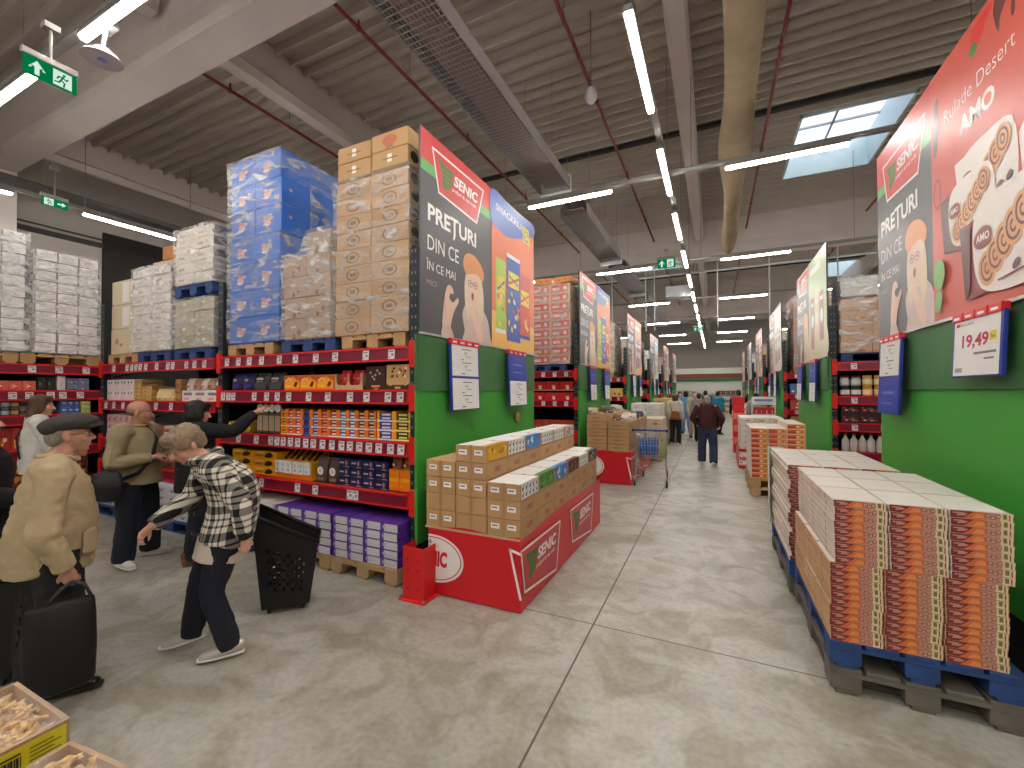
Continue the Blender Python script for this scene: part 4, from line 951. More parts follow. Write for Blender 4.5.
def bottle_mesh(key, r, h, body, cap):
    def f():
        mb = MB(); prof = ((0, .9), (.03, 1), (.5, 1), (.62, .9), (.76, .45), (.82, .36), (.88, .36))
        mb.loft([[(r * s * cos(2 * pi * k / 14), r * s * sin(2 * pi * k / 14), h * t) for k in range(14)] for t, s in prof], 0)
        mb.loft([[(r * .42 * cos(2 * pi * k / 10), r * .42 * sin(2 * pi * k / 10), h * t) for k in range(10)] for t in (.87, 1)], 1)
        return mb.mesh('bottle', [body, cap])
    return cached(key, f)

C_NAVY, C_ORA, C_YEL, C_PUR, C_BRN = B((32, 38, 92)), B((240, 132, 24), .4), B((246, 178, 26), .4), B((92, 52, 150), .4), B((66, 38, 30), .45)
C_WHT, C_TAN, C_RED, C_BLK = B((222, 218, 214)), B((206, 166, 110)), B((196, 40, 40), .4), B((42, 42, 46))
P_ = lambda r, g, b: mat('print_%d_%d_%d' % (r, g, b), (r, g, b), .45)
# shelf 2 of the bay by the green panel
z = 1.712
for i, x in enumerate((.18, .385)):
    def art(a, w, h): a.rect(w * .2, h * .25, w * .8, h * .55, P_(40, 58, 140)); a.rect(w * .3, h * .75, w * .6, h * .95, P_(190, 180, 170)); a.ell(w * .3, h * .2, .02, .02, P_(150, 30, 40), n=10)
    goods(FA, 'coffee_bag', pouch_mesh('navybag', .2, .12, .2, C_NAVY, art), x, .12, z, 'navy blue bag, %s on the second shelf by the grey bags' % ('left one' if i == 0 else 'right one'), 'bag', 'navy bags')
for i, x in enumerate((.62, .87)):
    def art(a, w, h): a.rect(w * .25, h * .85, w * .75, h * 1.0, P_(190, 190, 188)); a.rect(w * .1, h * .1, w * .9, h * .6, P_(70, 74, 74)); a.line([(w * .3, h * .7), (w * .7, h * .74)], .008, P_(170, 170, 168))
    goods(FA, 'coffee_bag', pouch_mesh('greybag', .235, .13, .2, B((58, 58, 60)), art), x, .12, z, 'dark grey bag with a pale script line, %s, next to orange boxes' % ('left one' if i == 0 else 'right one'), 'bag', 'dark grey bags')
def art_or(a, w, h):
    a.rect(.01, h * .16, w - .01, h - .006, P_(246, 170, 40)); a.blob([(w * .05, h * .5), (w * .5, h * .9), (w * .95, h * .6), (w * .95, h * .94), (w * .05, h * .94)], P_(216, 96, 44))
    a.blob([(w * .62, h * .3), (w * .72, h * .56), (w * .84, h * .58), (w * .86, h * .42), (w * .74, h * .22)], P_(96, 40, 24)); a.line([(w * .1, h * .62), (w * .3, h * .8), (w * .5, h * .7)], .014, P_(250, 226, 180)); a.rect(w * .1, h * .22, w * .5, h * .34, P_(250, 200, 60))
shelf_row(FA, 'biscuit_display_box', 'or_disp', 1.02, 1.765, 3, z, .165, .30, C_ORA, art_or, 'orange biscuit display box, {i} of three on the second shelf', 'box', 'orange biscuit boxes')
o = goods(FA, 'sweet_display_tray', carton_mesh('kr_tray', .37, .3, .05, KRAFT2, None, None, False), 1.965, .2, z, 'kraft display tray with two red bags in cutouts', 'tray')
def kf():
    a = Art((-.185, -.15, 0), (1, 0, 0), (0, 0, 1)); pts = [(0, 0), (.37, 0), (.37, .165)]
    for c in (.27, .10):
        pts += [(c + .075, .165), (c + .075, .09)] + [(c + .07 * cos(t), .09 + .06 * -sin(t)) for t in (.4, .9, pi / 2, pi - .9, pi - .4)] + [(c - .075, .09), (c - .075, .165)]
    pts += [(0, .165)]
    m = MB(); m.add([(p[0] - .185, -.151, p[1]) for p in pts], [tuple(range(len(pts)))]); m.box(-.185, -.15, 0, -.18, .15, .165); m.box(.18, -.15, 0, .185, .15, .165); return m.mesh('tray_front', [KRAFT2])
put('tray_front', kf(), o)
for x in (-.085, .085): put('bag', pouch_mesh('redbag', .14, .1, .15, C_RED, rnd_art([(220, 80, 70), (120, 20, 24), (230, 120, 110)], 6)), o, (x, -.08, .05))
def art_dk(a, w, h):
    for u, v in ((.25, .72), (.5, .62), (.6, .8), (.35, .55), (.72, .68), (.45, .45)): a.ell(w * u, h * v, .014, .012, P_(200, 180, 160), n=8); a.ell(w * u + .006, h * v, .005, .005, P_(120, 80, 50), n=6)
    a.rect(w * .3, h * .12, w * .75, h * .2, P_(214, 150, 90)); a.rect(w * .42, h * .02, w * .65, h * .08, P_(196, 130, 80))
shelf_row(FA, 'chocolate_box', 'dk_choc', 2.19, 2.434, 1, z, .235, .3, C_BRN, art_dk, 'dark brown chocolate box with pale blossoms beside the tan heart box', 'box', None)
def art_tan(a, w, h):
    r = random.Random(4)
    for i in range(16): u, v = r.uniform(.1, .9) * w, r.uniform(.5, .93) * h; a.ell(u, v, .016, .011, [P_(80, 40, 24), P_(170, 70, 40), P_(245, 235, 215)][i % 3], r.uniform(0, 3), n=9)
    a.poly([(0, 0), (w, 0), (w, h * .25), (w * .82, h * .16), (w * .75, h * .2), (w * .27, h * .2), (w * .2, h * .16), (0, h * .25)], C_BRN); a.rect(w * .38, h * .05, w * .62, h * .13, P_(220, 180, 140))
shelf_row(FA, 'chocolate_box', 'tan_choc', 2.44, 2.722, 1, z, .24, .3, C_TAN, art_tan, 'tan chocolate box with scattered hearts at the right shelf end', 'box', None)
# shelf 3
z = 1.237
shelf_row(FA, 'flat_sweet_box', 'flatyel', .06, .46, 2, z, .06, .25, B((170, 150, 40)), rnd_art([(220, 200, 80), (90, 60, 20)], 4), 'flat yellow sweet box, {i} in the {r} layer behind the reaching arm', 'box', 'flat yellow sweet boxes', rows=2)
for i in range(4):
    def art(a, w, h): a.rect(.004, .03, w - .004, h * .9, P_(172, 152, 124)); a.rect(w * .2, h * 1.02, w * .8, h * 1.1, P_(96, 70, 54))
    def mk():
        a = Art((-.047, -.06, 0), (1, 0, 0), (0, 0, 1)); a.mi(B((92, 74, 58))); a.mb.box(-.046, -.06, 0, .046, .06, .235, 0, .01); a.h = .001; art(a, .094, .22)
        a.mb.cyl((0, -.05, .285), (0, -.062, .285), .046, n=20, m=a.mi(C_WHT)); a.mb.cyl((0, -.062, .285), (0, -.0635, .285), .03, n=16, m=a.mi(P_(196, 190, 186))); a.mb.box(-.04, -.05, .235, .04, .05, .33, a.mi(B((70, 50, 42))), .01)
        return a.mb.mesh('coffee_tin', a.mats)
    goods(FA, 'coffee_tin', cached('tin', mk), .615 + .098 * i, .12, z, 'tan tin with a round white top label, %s of four by the reaching hand' % ORD[i], 'tin', 'tan tins')
DISP = [(.965, 1.06, (30, 28, 26), (230, 200, 60)), (1.06, 1.17, (170, 26, 28), (236, 200, 200)), (1.17, 1.29, (178, 30, 30), (240, 210, 210)), (1.29, 1.43, (28, 40, 104), (60, 90, 170)), (1.43, 1.55, (24, 30, 84), (200, 200, 230)),
        (1.55, 1.684, (150, 24, 28), (240, 160, 120)), (1.684, 1.815, (176, 28, 30), (240, 220, 220)), (1.815, 1.942, (56, 130, 190), (210, 230, 240)), (1.942, 2.06, (40, 110, 170), (230, 240, 250)), (2.06, 2.187, (44, 24, 22), (220, 200, 180)),
        (2.187, 2.31, (40, 22, 22), (216, 196, 176)), (2.325, 2.527, (44, 56, 160), (226, 226, 240)), (2.53, 2.722, (18, 60, 34), (236, 220, 130))]
cn = ['black and yellow', 'red', 'bright red', 'dark blue', 'navy', 'deep red', 'scarlet', 'sky blue', 'mid blue', 'dark brown', 'brown black', 'wide royal blue', 'wide dark green']
FRO = B((240, 120, 30), .35); FRY = B((248, 170, 28), .35)
for (x0, x1, c, c2), nm in zip(DISP, cn):
    w = x1 - x0; o = empty('chocolate_bar_dispenser', FA.pt((x0 + x1) / 2, .06, z)); tag(o, 'orange framed dispenser of %s chocolate bars on the third shelf' % nm, 'dispenser', 'chocolate bar dispensers')
    mb = MB()
    for s in (-1, 1): mb.box(s * (w / 2 - .012) - .012, 0, 0, s * (w / 2 - .012) + .012, .3, .275)
    for k in range(3): mb.box(-w / 2, -.002, .088 * k, w / 2, .012, .016 + .088 * k, 1)
    mb.box(-w / 2, .28, 0, w / 2, .3, .275); mb.build('frame', [FRO if w < .15 else FRY, P_(*c2)], o)
    for k in range(3):
        me = carton_mesh(('bar', nm), w - .028, .24, .033, B(c, .35), lambda a, ww, h: a.rect(ww * .2, h * .25, ww * .8, h * .75, P_(*c2)), None, False, .004)
        for q in range(2): put('chocolate_bar', me, o, (0, .13, .016 + .088 * k + .034 * q))
# shelf 4
z = .772
def art_y(a, w, h): a.rect(.006, .008, w - .006, h - .008, P_(238, 160, 20)); a.blob([(w * .5, h * .3), (w * .6, h * .75), (w * .75, h * .85), (w * .88, h * .5), (w * .7, h * .2)], P_(30, 22, 18)); a.rect(w * .1, h * .3, w * .42, h * .5, P_(200, 90, 30)); a.rect(w * .08, h * .7, w * .5, h * .85, P_(250, 220, 120))
shelf_row(FA, 'yellow_sweet_box', 'yelbox', .13, .9, 2, z, .09, .3, C_YEL, art_y, 'yellow sweet box with a black figure, {i} from left in the {r} row', 'box', 'yellow sweet boxes', rows=3, rown=('bottom', 'middle', 'top'))
for i, x in enumerate((1.04, 1.315)):
    o = empty('sweet_display_stand', FA.pt(x, .06, z)); tag(o, 'yellow display stand of white packets, %s one, fourth shelf' % ('left' if i == 0 else 'right'), 'display stand', 'yellow display stands')
    mb = MB(); mb.prism([(0, 0), (.28, 0), (.28, .34), (.24, .34), (.08, .19), (.0, .19)], 'x', -.134, .134, 0); mb.box(-.134, -.006, 0, .134, 0, .055, 1); mb.build('stand_body', [C_YEL, C_ORA], o)
    for k in range(3):
        put('packet', carton_mesh('wpack', .082, .03, .135, C_WHT, lambda a, w, h: (a.rect(w * .2, h * .5, w * .8, h * .85, P_(190, 200, 196)), a.rect(w * .3, h * .2, w * .7, h * .4, P_(150, 170, 160))), None, False, .008), o, (-.087 + .087 * k, -.018, .055))
        mb = MB(); mb.prism([(.075, .2), (.085, .21), (.24, .345), (.23, .335)], 'x', -.115 + .087 * k, -.06 + .087 * k); mb.ell((-.087 + .087 * k, .07, .2), (.016, .012, .016)); mb.build('stick_sweet', P_(92, 60, 40), o)
for i, x in enumerate((1.57, 1.74)):
    def art(a, w, h): a.ell(w * .5, h * .62, .042, .042, P_(236, 232, 224)); a.ell(w * .5, h * .62, .025, .025, P_(206, 202, 190)); a.rect(w * .2, h * .1, w * .8, h * .25, P_(140, 110, 90))
    goods(FA, 'brown_sweet_bag', pouch_mesh('brbag', .16, .1, .26, B((88, 66, 58)), art), x, .11, z, 'brown bag with a round white label, %s one, by the navy boxes' % ('left' if i == 0 else 'right'), 'bag', 'brown bags')
def art_n(a, w, h): a.rect(w * .1, h * .42, w * .48, h * .58, P_(180, 180, 200)); a.ell(w * .68, h * .5, w * .1, h * .3, P_(150, 120, 120), n=10); a.rect(w * .55, h * .02, w * .9, h * .12, P_(170, 170, 190)); a.rect(w * .62, h * .42, w * .74, h * .7, P_(210, 120, 80))
shelf_row(FA, 'navy_sweet_box', 'navybx', 1.833, 2.463, 4, z, .09, .3, B((22, 26, 70), .4), art_n, 'navy blue sweet box, {i} from left in the {r} row', 'box', 'navy sweet boxes', rows=3, rown=('bottom', 'middle', 'top'))
for i, x in enumerate((2.53, 2.66)):
    o = empty('orange_display_box', FA.pt(x, .06, z)); tag(o, 'orange box of small pouches at the right shelf end, %s one' % ('left' if i == 0 else 'right'), 'box', 'orange pouch boxes')
    mb = MB(); mb.box(-.063, 0, 0, .063, .26, .2, 0, .006); mb.add([(-.05, -.001, .09), (.05, -.001, .09), (.05, -.001, .12), (-.05, -.001, .12)], [(0, 1, 2, 3)], 1); mb.build('box_body', [C_ORA, C_YEL], o)
    put('pouch', pouch_mesh('orp', .11, .06, .12, B((150, 92, 60)), rnd_art([(230, 210, 180), (60, 30, 20)], 4)), o, (0, .06, .2))
# pallets under the last beam
for x, kd, lb in ((-4.915, 'blue', 'blue pallet under the white and brown packs, below the lowest shelf'), (-4.108, 'wood', 'wooden pallet under the left stack of purple boxes'), (-3.302, 'wood', 'wooden pallet under the purple boxes next to the red guard')):
    pallet(x, 2.96, 0, True, kd, lb)
FP = Frame(0, 2.97)
def art_p(a, w, h):
    a.rect(w * .2, h * .06, w - .003, h * .94, P_(206, 202, 206)); a.ell(w * .13, h * .55, w * .1, h * .36, P_(110, 70, 170), n=12); a.ell(w * .16, h * .55, w * .05, h * .2, P_(190, 180, 200), n=10); a.rect(w * .22, h * .4, w * .95, h * .44, P_(180, 176, 182))
for px, side in ((-4.10, 'left'), (-3.295, 'right')):
    shelf_row(FP, 'purple_chocolate_carton', 'purp', px, px + .785, 4, .145, .078, .39, C_PUR, art_p, 'white and purple carton, {i} column, {r} layer, %s purple stack' % side, 'carton', 'purple cartons', rows=5, y=0, rown=('bottom', 'second', 'middle', 'fourth', 'top'), bev=.004, jit=.012)
def art_wb(a, w, h):
    r = random.Random(9)
    for i in range(9): a.ell(r.uniform(.1, .9) * w, r.uniform(.15, .85) * h, .018, .012, [P_(130, 60, 60), P_(90, 90, 110), P_(190, 150, 130)][i % 3], n=8)
shelf_row(FP, 'white_sweet_pack', 'wbpack', -4.90, -4.13, 3, .145, .098, .39, B((216, 206, 204)), art_wb, 'white speckled sweet pack, {i} from left, {r} layer, beside the purple stack', 'pack', 'white speckled packs', rows=4, y=0, rown=('bottom', 'second', 'third', 'top'))

# ------------------------------------------------------------------ bay behind the bald man
z = 1.582
def art_wd(a, w, h):
    a.ell(w * .3, h * .7, w * .1, h * .1, P_(70, 56, 50), n=10); a.ell(w * .72, h * .72, w * .1, h * .1, P_(70, 56, 50), n=10); a.rect(w * .1, h * .1, w * .9, h * .4, P_(232, 206, 206)); a.ell(w * .5, h * .46, w * .08, h * .06, P_(196, 160, 120), n=8)
shelf_row(FB, 'white_dotted_carton', 'wdot', .02, .74, 4, z, .15, .3, C_WHT, art_wd, 'white dotted carton, {i} from left in the {r} row behind the bald man', 'carton', 'white dotted cartons', rows=2)
shelf_row(FB, 'tan_biscuit_box', 'tanb1', .76, .945, 1, z, .05, .28, C_TAN, rnd_art([(150, 100, 50), (230, 200, 150)], 4), 'flat tan biscuit box, {r} of the taller stack beside white dotted cartons', 'box', 'flat tan boxes', rows=6, rown=('bottom', 'second', 'third', 'fourth', 'fifth', 'top'))
shelf_row(FB, 'tan_biscuit_box', 'tanb2', .957, 1.196, 1, z, .05, .28, B((198, 160, 96)), rnd_art([(120, 80, 40), (230, 206, 150)], 4), 'flat ochre biscuit box, {r} of the short stack', 'box', 'flat ochre boxes', rows=4, rown=('bottom', 'second', 'third', 'top'))
shelf_row(FB, 'brown_biscuit_box', 'brb', 1.287, 1.528, 1, z, .225, .2, B((128, 76, 62)), rnd_art([(170, 120, 100), (90, 40, 30)], 4), 'red brown biscuit box standing behind the cream bags', 'box', None, y=.3)
for i in range(4):
    goods(FB, 'cream_bag', pouch_mesh('crbag', .115, .09, .16, B((226, 206, 150)), rnd_art([(240, 230, 190), (150, 110, 60)], 3)), 1.3 + .125 * i, .13, z, 'cream coloured bag, %s from left in the slumped row' % ORD[i], 'bag', 'cream bags', .15 - .1 * i)
shelf_row(FB, 'tan_tall_box', 'tallt', 1.76, 1.89, 1, z, .095, .28, B((170, 120, 74)), rnd_art([(110, 70, 40), (210, 170, 120)], 4), 'tan box, {r} of the narrow column left of white cartons', 'box', 'narrow tan column', rows=3, rown=('bottom', 'middle', 'top'))
def art_w2(a, w, h): a.rect(w * .15, h * .55, w * .85, h * .8, P_(120, 120, 140)); a.rect(w * .2, h * .15, w * .6, h * .35, P_(214, 160, 160))
shelf_row(FB, 'white_carton', 'wc2', 1.91, 2.69, 3, z, .14, .3, C_WHT, art_w2, 'white carton, {i} of three on the second shelf by the dark haired shopper', 'carton', 'white cartons by the dark haired shopper')
for i in range(5):
    goods(FB, 'snack_bag', pouch_mesh('snb%d' % (i % 2), .125, .1, .15, [B((226, 214, 204)), B((190, 150, 120))][i % 2], rnd_art([(120, 70, 50), (240, 236, 230), (200, 80, 60)], 6)), 1.99 + .15 * i, .14, z + .141, 'white and brown snack bag, %s from left on top of the white cartons' % ORD[i], 'bag', 'snack bags on white cartons', rnd.uniform(-.2, .2))
z = 1.052
shelf_row(FB, 'red_white_pack', 'rwp', .02, .66, 4, z, .11, .3, B((210, 180, 178)), rnd_art([(190, 50, 50), (236, 226, 222), (150, 40, 44)], 7), 'red and white pack, {i} from left in the {r} row, third shelf', 'pack', 'red and white packs', rows=3, rown=('bottom', 'middle', 'top'))
for i in range(8):
    goods(FB, 'sauce_jar', jar_mesh('sj', .055, .2, B((190, 60, 50)), C_WHT, P_(230, 214, 206)), 1.5 + .125 * i, .12, z, 'red jar with a white lid, %s from left on the third shelf' % ORD[i], 'jar', 'red jars')
shelf_row(FB, 'rose_pack', 'rosep', .75, 1.4, 5, z, .2, .28, B((200, 110, 100)), rnd_art([(230, 200, 190), (160, 40, 40)], 5), 'rose red pack, {i} from left between packs and jars, third shelf', 'pack', 'rose packs')
z = .702
shelf_row(FB, 'brown_red_carton', 'brc', .04, 2.68, 9, z, .2, .3, B((120, 62, 54)), rnd_art([(200, 120, 100), (60, 24, 22), (230, 200, 180)], 5), 'brown red carton, {i} from left on the lowest shelf behind the men', 'carton', 'brown red cartons')
pallet(-7.95, 2.98, 0, False, 'blue', 'blue pallet on the floor behind the bald man')
shelf_row(FB, 'white_grey_carton', 'wgc', .12, 1.28, 4, .145, .1, .35, B((190, 188, 190)), rnd_art([(120, 120, 140), (80, 80, 90)], 5), 'white grey carton, {i} from left, {r} layer on the blue floor pallet', 'carton', 'white grey floor cartons', rows=3, rown=('bottom', 'middle', 'top'), y=-.1)
pallet(-6.60, 2.96, 0, False, 'blue', 'blue floor pallet behind the plaid coated woman')
shelf_row(FB, 'pale_printed_carton', 'ppc', 1.46, 2.62, 5, .145, .1, .35, B((186, 184, 190)), rnd_art([(110, 110, 130), (160, 130, 130), (80, 80, 90)], 7), 'pale printed carton, {i} from left, {r} layer behind the plaid coat', 'carton', 'pale printed floor cartons', rows=4, rown=('bottom', 'second', 'third', 'top'), y=-.12)

# ------------------------------------------------------------------ left side rack
z = 1.727
shelf_row(FL, 'salmon_pack', 'salm', 1.3, 2.18, 7, z, .13, .3, B((226, 110, 96)), rnd_art([(240, 170, 150), (190, 60, 60), (250, 220, 200)], 6), 'salmon red pack, {i} from the near end on the left rack', 'pack', 'salmon packs')
shelf_row(FL, 'dark_green_pack', 'dgp', 2.19, 2.37, 2, z, .19, .3, C_BLK, rnd_art([(40, 90, 50), (90, 140, 90), (30, 40, 40)], 5), 'black and green pack, {i} from left beside the tall white pack', 'pack', 'black and green packs')
shelf_row(FL, 'tall_white_pack', 'twp', 2.38, 2.47, 1, z, .21, .3, C_WHT, rnd_art([(200, 200, 204)], 2), 'tall white pack on the left rack beside blue grey boxes', 'pack', None)
shelf_row(FL, 'blue_grey_box', 'bgb', 2.48, 2.72, 2, z, .09, .3, B((124, 138, 172)), rnd_art([(60, 60, 110), (200, 206, 220), (120, 60, 70)], 5), 'blue grey box, {i} in the {r} row, left rack by the corner', 'box', 'blue grey boxes', rows=2)
z = 1.402
for i in range(12):
    for r in range(2):
        goods(FL, 'food_tin', jar_mesh('ft%d' % (i % 3), .038, .105, [B((60, 96, 150)), B((80, 70, 64)), B((150, 140, 90))][i % 3], STEEL, [P_(190, 200, 210), P_(200, 170, 90), P_(60, 60, 70)][i % 3]), 1.45 + .078 * i, .1, z + .106 * r, '%s food tin, %s from the near end, %s layer, left rack' % (('blue', 'brown', 'yellow')[i % 3], ORD[i], ('lower', 'upper')[r]), 'tin', 'food tins on the left rack')
shelf_row(FL, 'blue_white_box', 'bwb', 2.42, 2.62, 3, z, .095, .28, B((80, 130, 196)), rnd_art([(220, 226, 236), (40, 60, 130)], 4), 'small blue white box, {i} in the {r} row behind the cap', 'box', 'small blue boxes', rows=2)
shelf_row(FL, 'flat_yellow_pack', 'fyp', 2.63, 2.74, 1, z, .06, .3, B((196, 220, 120)), rnd_art([(240, 240, 200), (90, 160, 80)], 3), 'flat yellow green pack, {r} layer at the left rack corner', 'pack', 'yellow green packs', rows=3, rown=('bottom', 'middle', 'top'))
z = .952
shelf_row(FL, 'red_yellow_pack', 'ryp', 1.2, 2.72, 10, z, .3, .28, B((170, 50, 40)), rnd_art([(230, 180, 60), (120, 20, 20), (240, 220, 200)], 7), 'red and yellow pack, {i} from the near end, left rack', 'pack', 'red and yellow packs')
z = .502
shelf_row(FL, 'brown_gold_pack', 'bgp', 1.2, 2.72, 10, z, .3, .28, B((110, 50, 40)), rnd_art([(200, 150, 60), (60, 20, 20)], 7), 'brown gold pack, {i} from the near end, left rack', 'pack', 'brown gold packs')

# ================================================================== loads on top of those racks
Z0 = 2.252
def art_blue(a, w, h):
    for u in (.5,):
        for k in range(7): r = random.Random(k + 3); a.ell(w * u + r.uniform(-.13, .13) * w, h * (.45 + r.uniform(-.14, .14)), w * .13, h * .07, [P_(206, 160, 150), P_(214, 196, 190), P_(176, 130, 140)][k % 3], r.uniform(-.4, .6), n=10)
    a.rect(w * .15, h * .08, w * .5, h * .12, P_(120, 160, 214)); a.line([(0, h * .985), (w, h * .985)], .006, P_(30, 70, 150))
def art_blue_s(a, w, h): a.ell(w * .3, h * .6, w * .06, h * .06, P_(196, 130, 110), n=10); a.line([(0, h * .985), (w, h * .985)], .006, P_(30, 70, 150))
C_BLU = mat('blue_carton', (36, 98, 186), .42, objvar=.07, var=.05)
pallet(-5.21, 3.16, 2.105, True, 'wood', 'wooden pallet under the tall blue load on the rack', 'pallets on top of the racks')
load(FA, .05, .925, Z0, 2, 3, 7, .306, C_BLU, 'blue', 'tall stack of blue cartons with pale red emblems on the rack', art_blue, art_blue_s, wrap=FILM_B, amp=.01, off=lambda k: .02 if k > 3 else 0)
def art_k(a, w, h): a.ell(w * .5, h * .5, w * .2, h * .34, P_(120, 92, 66), n=18); a.ell(w * .5, h * .5, w * .15, h * .26, KRAFT, n=18); a.rect(w * .42, h * .4, w * .58, h * .6, P_(120, 92, 66))
def art_ks(a, w, h): a.ell(w * .25, h * .5, w * .16, h * .3, P_(46, 32, 26), n=14); a.ell(w * .75, h * .5, w * .16, h * .3, P_(46, 32, 26), n=14)
pallet(-4.27, 3.16, 2.105, True, 'blue', 'blue pallet under the crumpled film load between blue and tan stacks', 'pallets on top of the racks')
load(FA, 1.00, 1.70, Z0, 2, 2, 5, .225, mat('grey_brown_carton', (164, 132, 108), .7, objvar=.12), 'crum', 'low stepped load of brown cartons in crumpled film', rnd_art([(120, 80, 70), (196, 176, 160)], 3), None, wrap=FILM_D, amp=.02, skip=lambda i, j, k: i == 0 and k == 4, steps=[(.42, .93), (1, 1.15)])
pallet(-3.38, 3.16, 2.105, True, 'wood', 'wooden pallet under the tan carton load on the rack', 'pallets on top of the racks')
load(FA, 1.775, 2.70, Z0, 2, 3, 9, .172, KRAFT, 'tank', 'tall film wrapped stack of tan cartons beside the grey end poster', art_k, art_ks, wrap=FILM, amp=.01, jit=.008)
def art_kt(a, w, h): a.rect(w * .44, h * .3, w * .56, h * .75, P_(226, 218, 206)); a.line([(w * .3, h * .5), (w * .7, h * .5)], .012, P_(120, 92, 66))
def art_kt2(a, w, h): a.ell(w * .5, h * .5, w * .2, h * .32, P_(176, 96, 70), n=18); a.rect(w * .4, h * .1, w * .6, h * .2, P_(120, 92, 66))
for k in range(2):
    for i in range(2):
        for j in range(3):
            fr = art_kt2 if (k == 1 and i == 1) else art_kt
            me = carton_mesh(('loose', k == 1 and i == 1), .44, .379, .17, KRAFT, fr, art_ks if k == 0 else None, True)
            hh = Z0 + .172 * (9 + k) + .03
            if k == 1 and i == 0 and j == 2: continue
            goods(FA, 'carton', me, 1.775 + .46 * (i + .5) + (.006 if i else -.006), .06 + .383 * (j + .5) + (0 if i else .02), hh, 'unwrapped tan carton, %s layer, %s column, %s row, above the film' % (('lower', 'top')[k], ('left', 'right')[i], ('front', 'middle', 'rear')[j]), 'carton', 'loose tan cartons on the tall stack')
# second bay
def art_wl(a, w, h): a.rect(w * .1, h * .2, w * .9, h * .75, P_(206, 196, 186)); a.rect(w * .2, h * .35, w * .5, h * .55, P_(160, 130, 110))
pallet(-6.33, 3.16, 2.10, True, 'blue', 'blue pallet under the green and brown load on the rack', 'pallets on top of the racks')
load(FB, 1.73, 2.56, Z0, 2, 3, 4, .155, mat('sage_carton', (170, 160, 136), .7, objvar=.15), 'sage', 'lower green and brown film wrapped load next to the blue stack', rnd_art([(110, 140, 110), (190, 150, 110), (220, 216, 206)], 5), None, wrap=FILM_D)
pallet(-6.33, 3.16, 2.912, True, 'blue', 'blue pallet in film between the two stacked loads', 'pallets on top of the racks')
load(FB, 1.73, 2.54, 3.062, 2, 3, 5, .143, mat('white_brown_carton', (206, 196, 186), .7, objvar=.06), 'wbr', 'white film wrapped load stacked on the green and brown one', art_wl, lambda a, w, h: a.rect(.01, h * .2, w - .01, h * .9, P_(58, 36, 40)), wrap=FILM_W)
pallet(-7.22, 3.16, 2.10, True, 'blue', 'blue pallet under the greyish white load on the rack', 'pallets on top of the racks')
load(FB, .69, 1.63, Z0, 2, 3, 9, .128, mat('grey_white_carton', (198, 190, 184), .7, objvar=.05), 'gwh', 'greyish white film wrapped load with brown sides on the rack', art_wl, lambda a, w, h: a.rect(.01, h * .15, w - .01, h * .6, P_(110, 74, 60)), wrap=FILM_W)
pallet(-8.03, 3.16, 2.10, True, 'wood', 'wooden pallet under the beige stepped cartons in the corner', 'pallets on top of the racks')
for n_, (x0, x1, z_, h, c) in enumerate([(.02, .62, 0, .36, 0), (.03, .62, .365, .34, 0), (.04, .6, .71, .35, 0), (.24, 1.0, 1.195, .24, 2), (.5, 1.05, 1.44, .2, 1)]):
    goods(FB, 'beige_carton', carton_mesh(('bc', n_), x1 - x0, .7 if n_ < 3 else .5, h, [mat('beige_carton', (204, 188, 158), .7), mat('orange_brown_carton', (178, 112, 60), .7), KRAFT][c], (lambda a, w, h: (a.rect(w * .52, h * .1, w * .85, h * .9, P_(224, 218, 210)),)) if n_ in (1, 2) else rnd_art([(176, 120, 80)], 2)), (x0 + x1) / 2, .44 if n_ < 3 else .75, Z0 + z_,
          ['bottom beige carton of the stepped pile in the corner', 'second beige carton of the stepped corner pile', 'third beige carton of the stepped corner pile', 'kraft carton lying on top of the greyish load', 'orange brown carton topmost on the rack behind the greyish load'][n_], 'carton', 'stepped corner cartons')
# white wrapped pallets on the left rack
def art_roll(a, w, h): a.line([(.004, h * .03), (w - .004, h * .03)], .014, P_(104, 100, 98)); a.line([(.006, 0), (.006, h)], .014, P_(128, 124, 122)); a.ell(w * .5, h * .6, w * .3, h * .16, P_(222, 222, 222), n=12); a.rect(w * .2, h * .2, w * .8, h * .26, P_(190, 190, 194))
WRL = mat('white_paper_pack', (240, 238, 236), .45, objvar=.03, bump=.4, bscale=12)
for Y0, Y1, nz, lb in ((2.45, 3.11, 10, 'right white wrapped pallet of paper packs on the left rack'), (1.60, 2.39, 11, 'left white wrapped pallet of paper packs cut by the photo edge'), (.70, 1.5, 10, 'third white wrapped pallet of paper packs outside the left edge')):
    a0 = Y0 - .3
    q = pallet(-9.42, Y1 - (.87 if nz == 11 else .78), 2.08, False, 'wood', 'wooden pallet under the ' + lb.replace('wrapped pallet', 'load'), 'pallets on top of the racks')
    load(FL, a0, a0 + (Y1 - Y0), 2.234, 3, 4, nz, .14 if nz == 10 else .142, WRL, 'roll', lb, art_roll, art_roll, y0=.06, depth=1.1, wrap=FILM_W, amp=.012)
# ================================================================== end panels, posters, price boards
P_SLATE = mat('poster_slate', (80, 76, 81), .4, var=.05, scale=2); P_RED = mat('poster_red', (204, 62, 62), .4, var=.05, scale=2); P_GRN = mat('poster_green', (96, 168, 88), .4)
P_WHT = mat('poster_white', (234, 230, 228), .4); P_BLU = mat('poster_blue', (92, 118, 190), .4, var=.08, scale=2); P_ORG = mat('poster_orange', (224, 116, 70), .4, var=.1, scale=2); P_YEL = mat('poster_yellow', (236, 186, 92), .4, var=.08, scale=2)
P_SKIN = mat('poster_skin', (222, 186, 166), .4); P_HAIR = mat('poster_hair', (216, 194, 164), .4); P_HOOD = mat('poster_hood', (200, 178, 168), .4, var=.08, scale=5); P_BER = mat('poster_beret', (214, 142, 76), .4); P_LIP = mat('poster_lip', (120, 60, 56), .4); P_GL = mat('poster_grey_line', (84, 78, 78), .4)
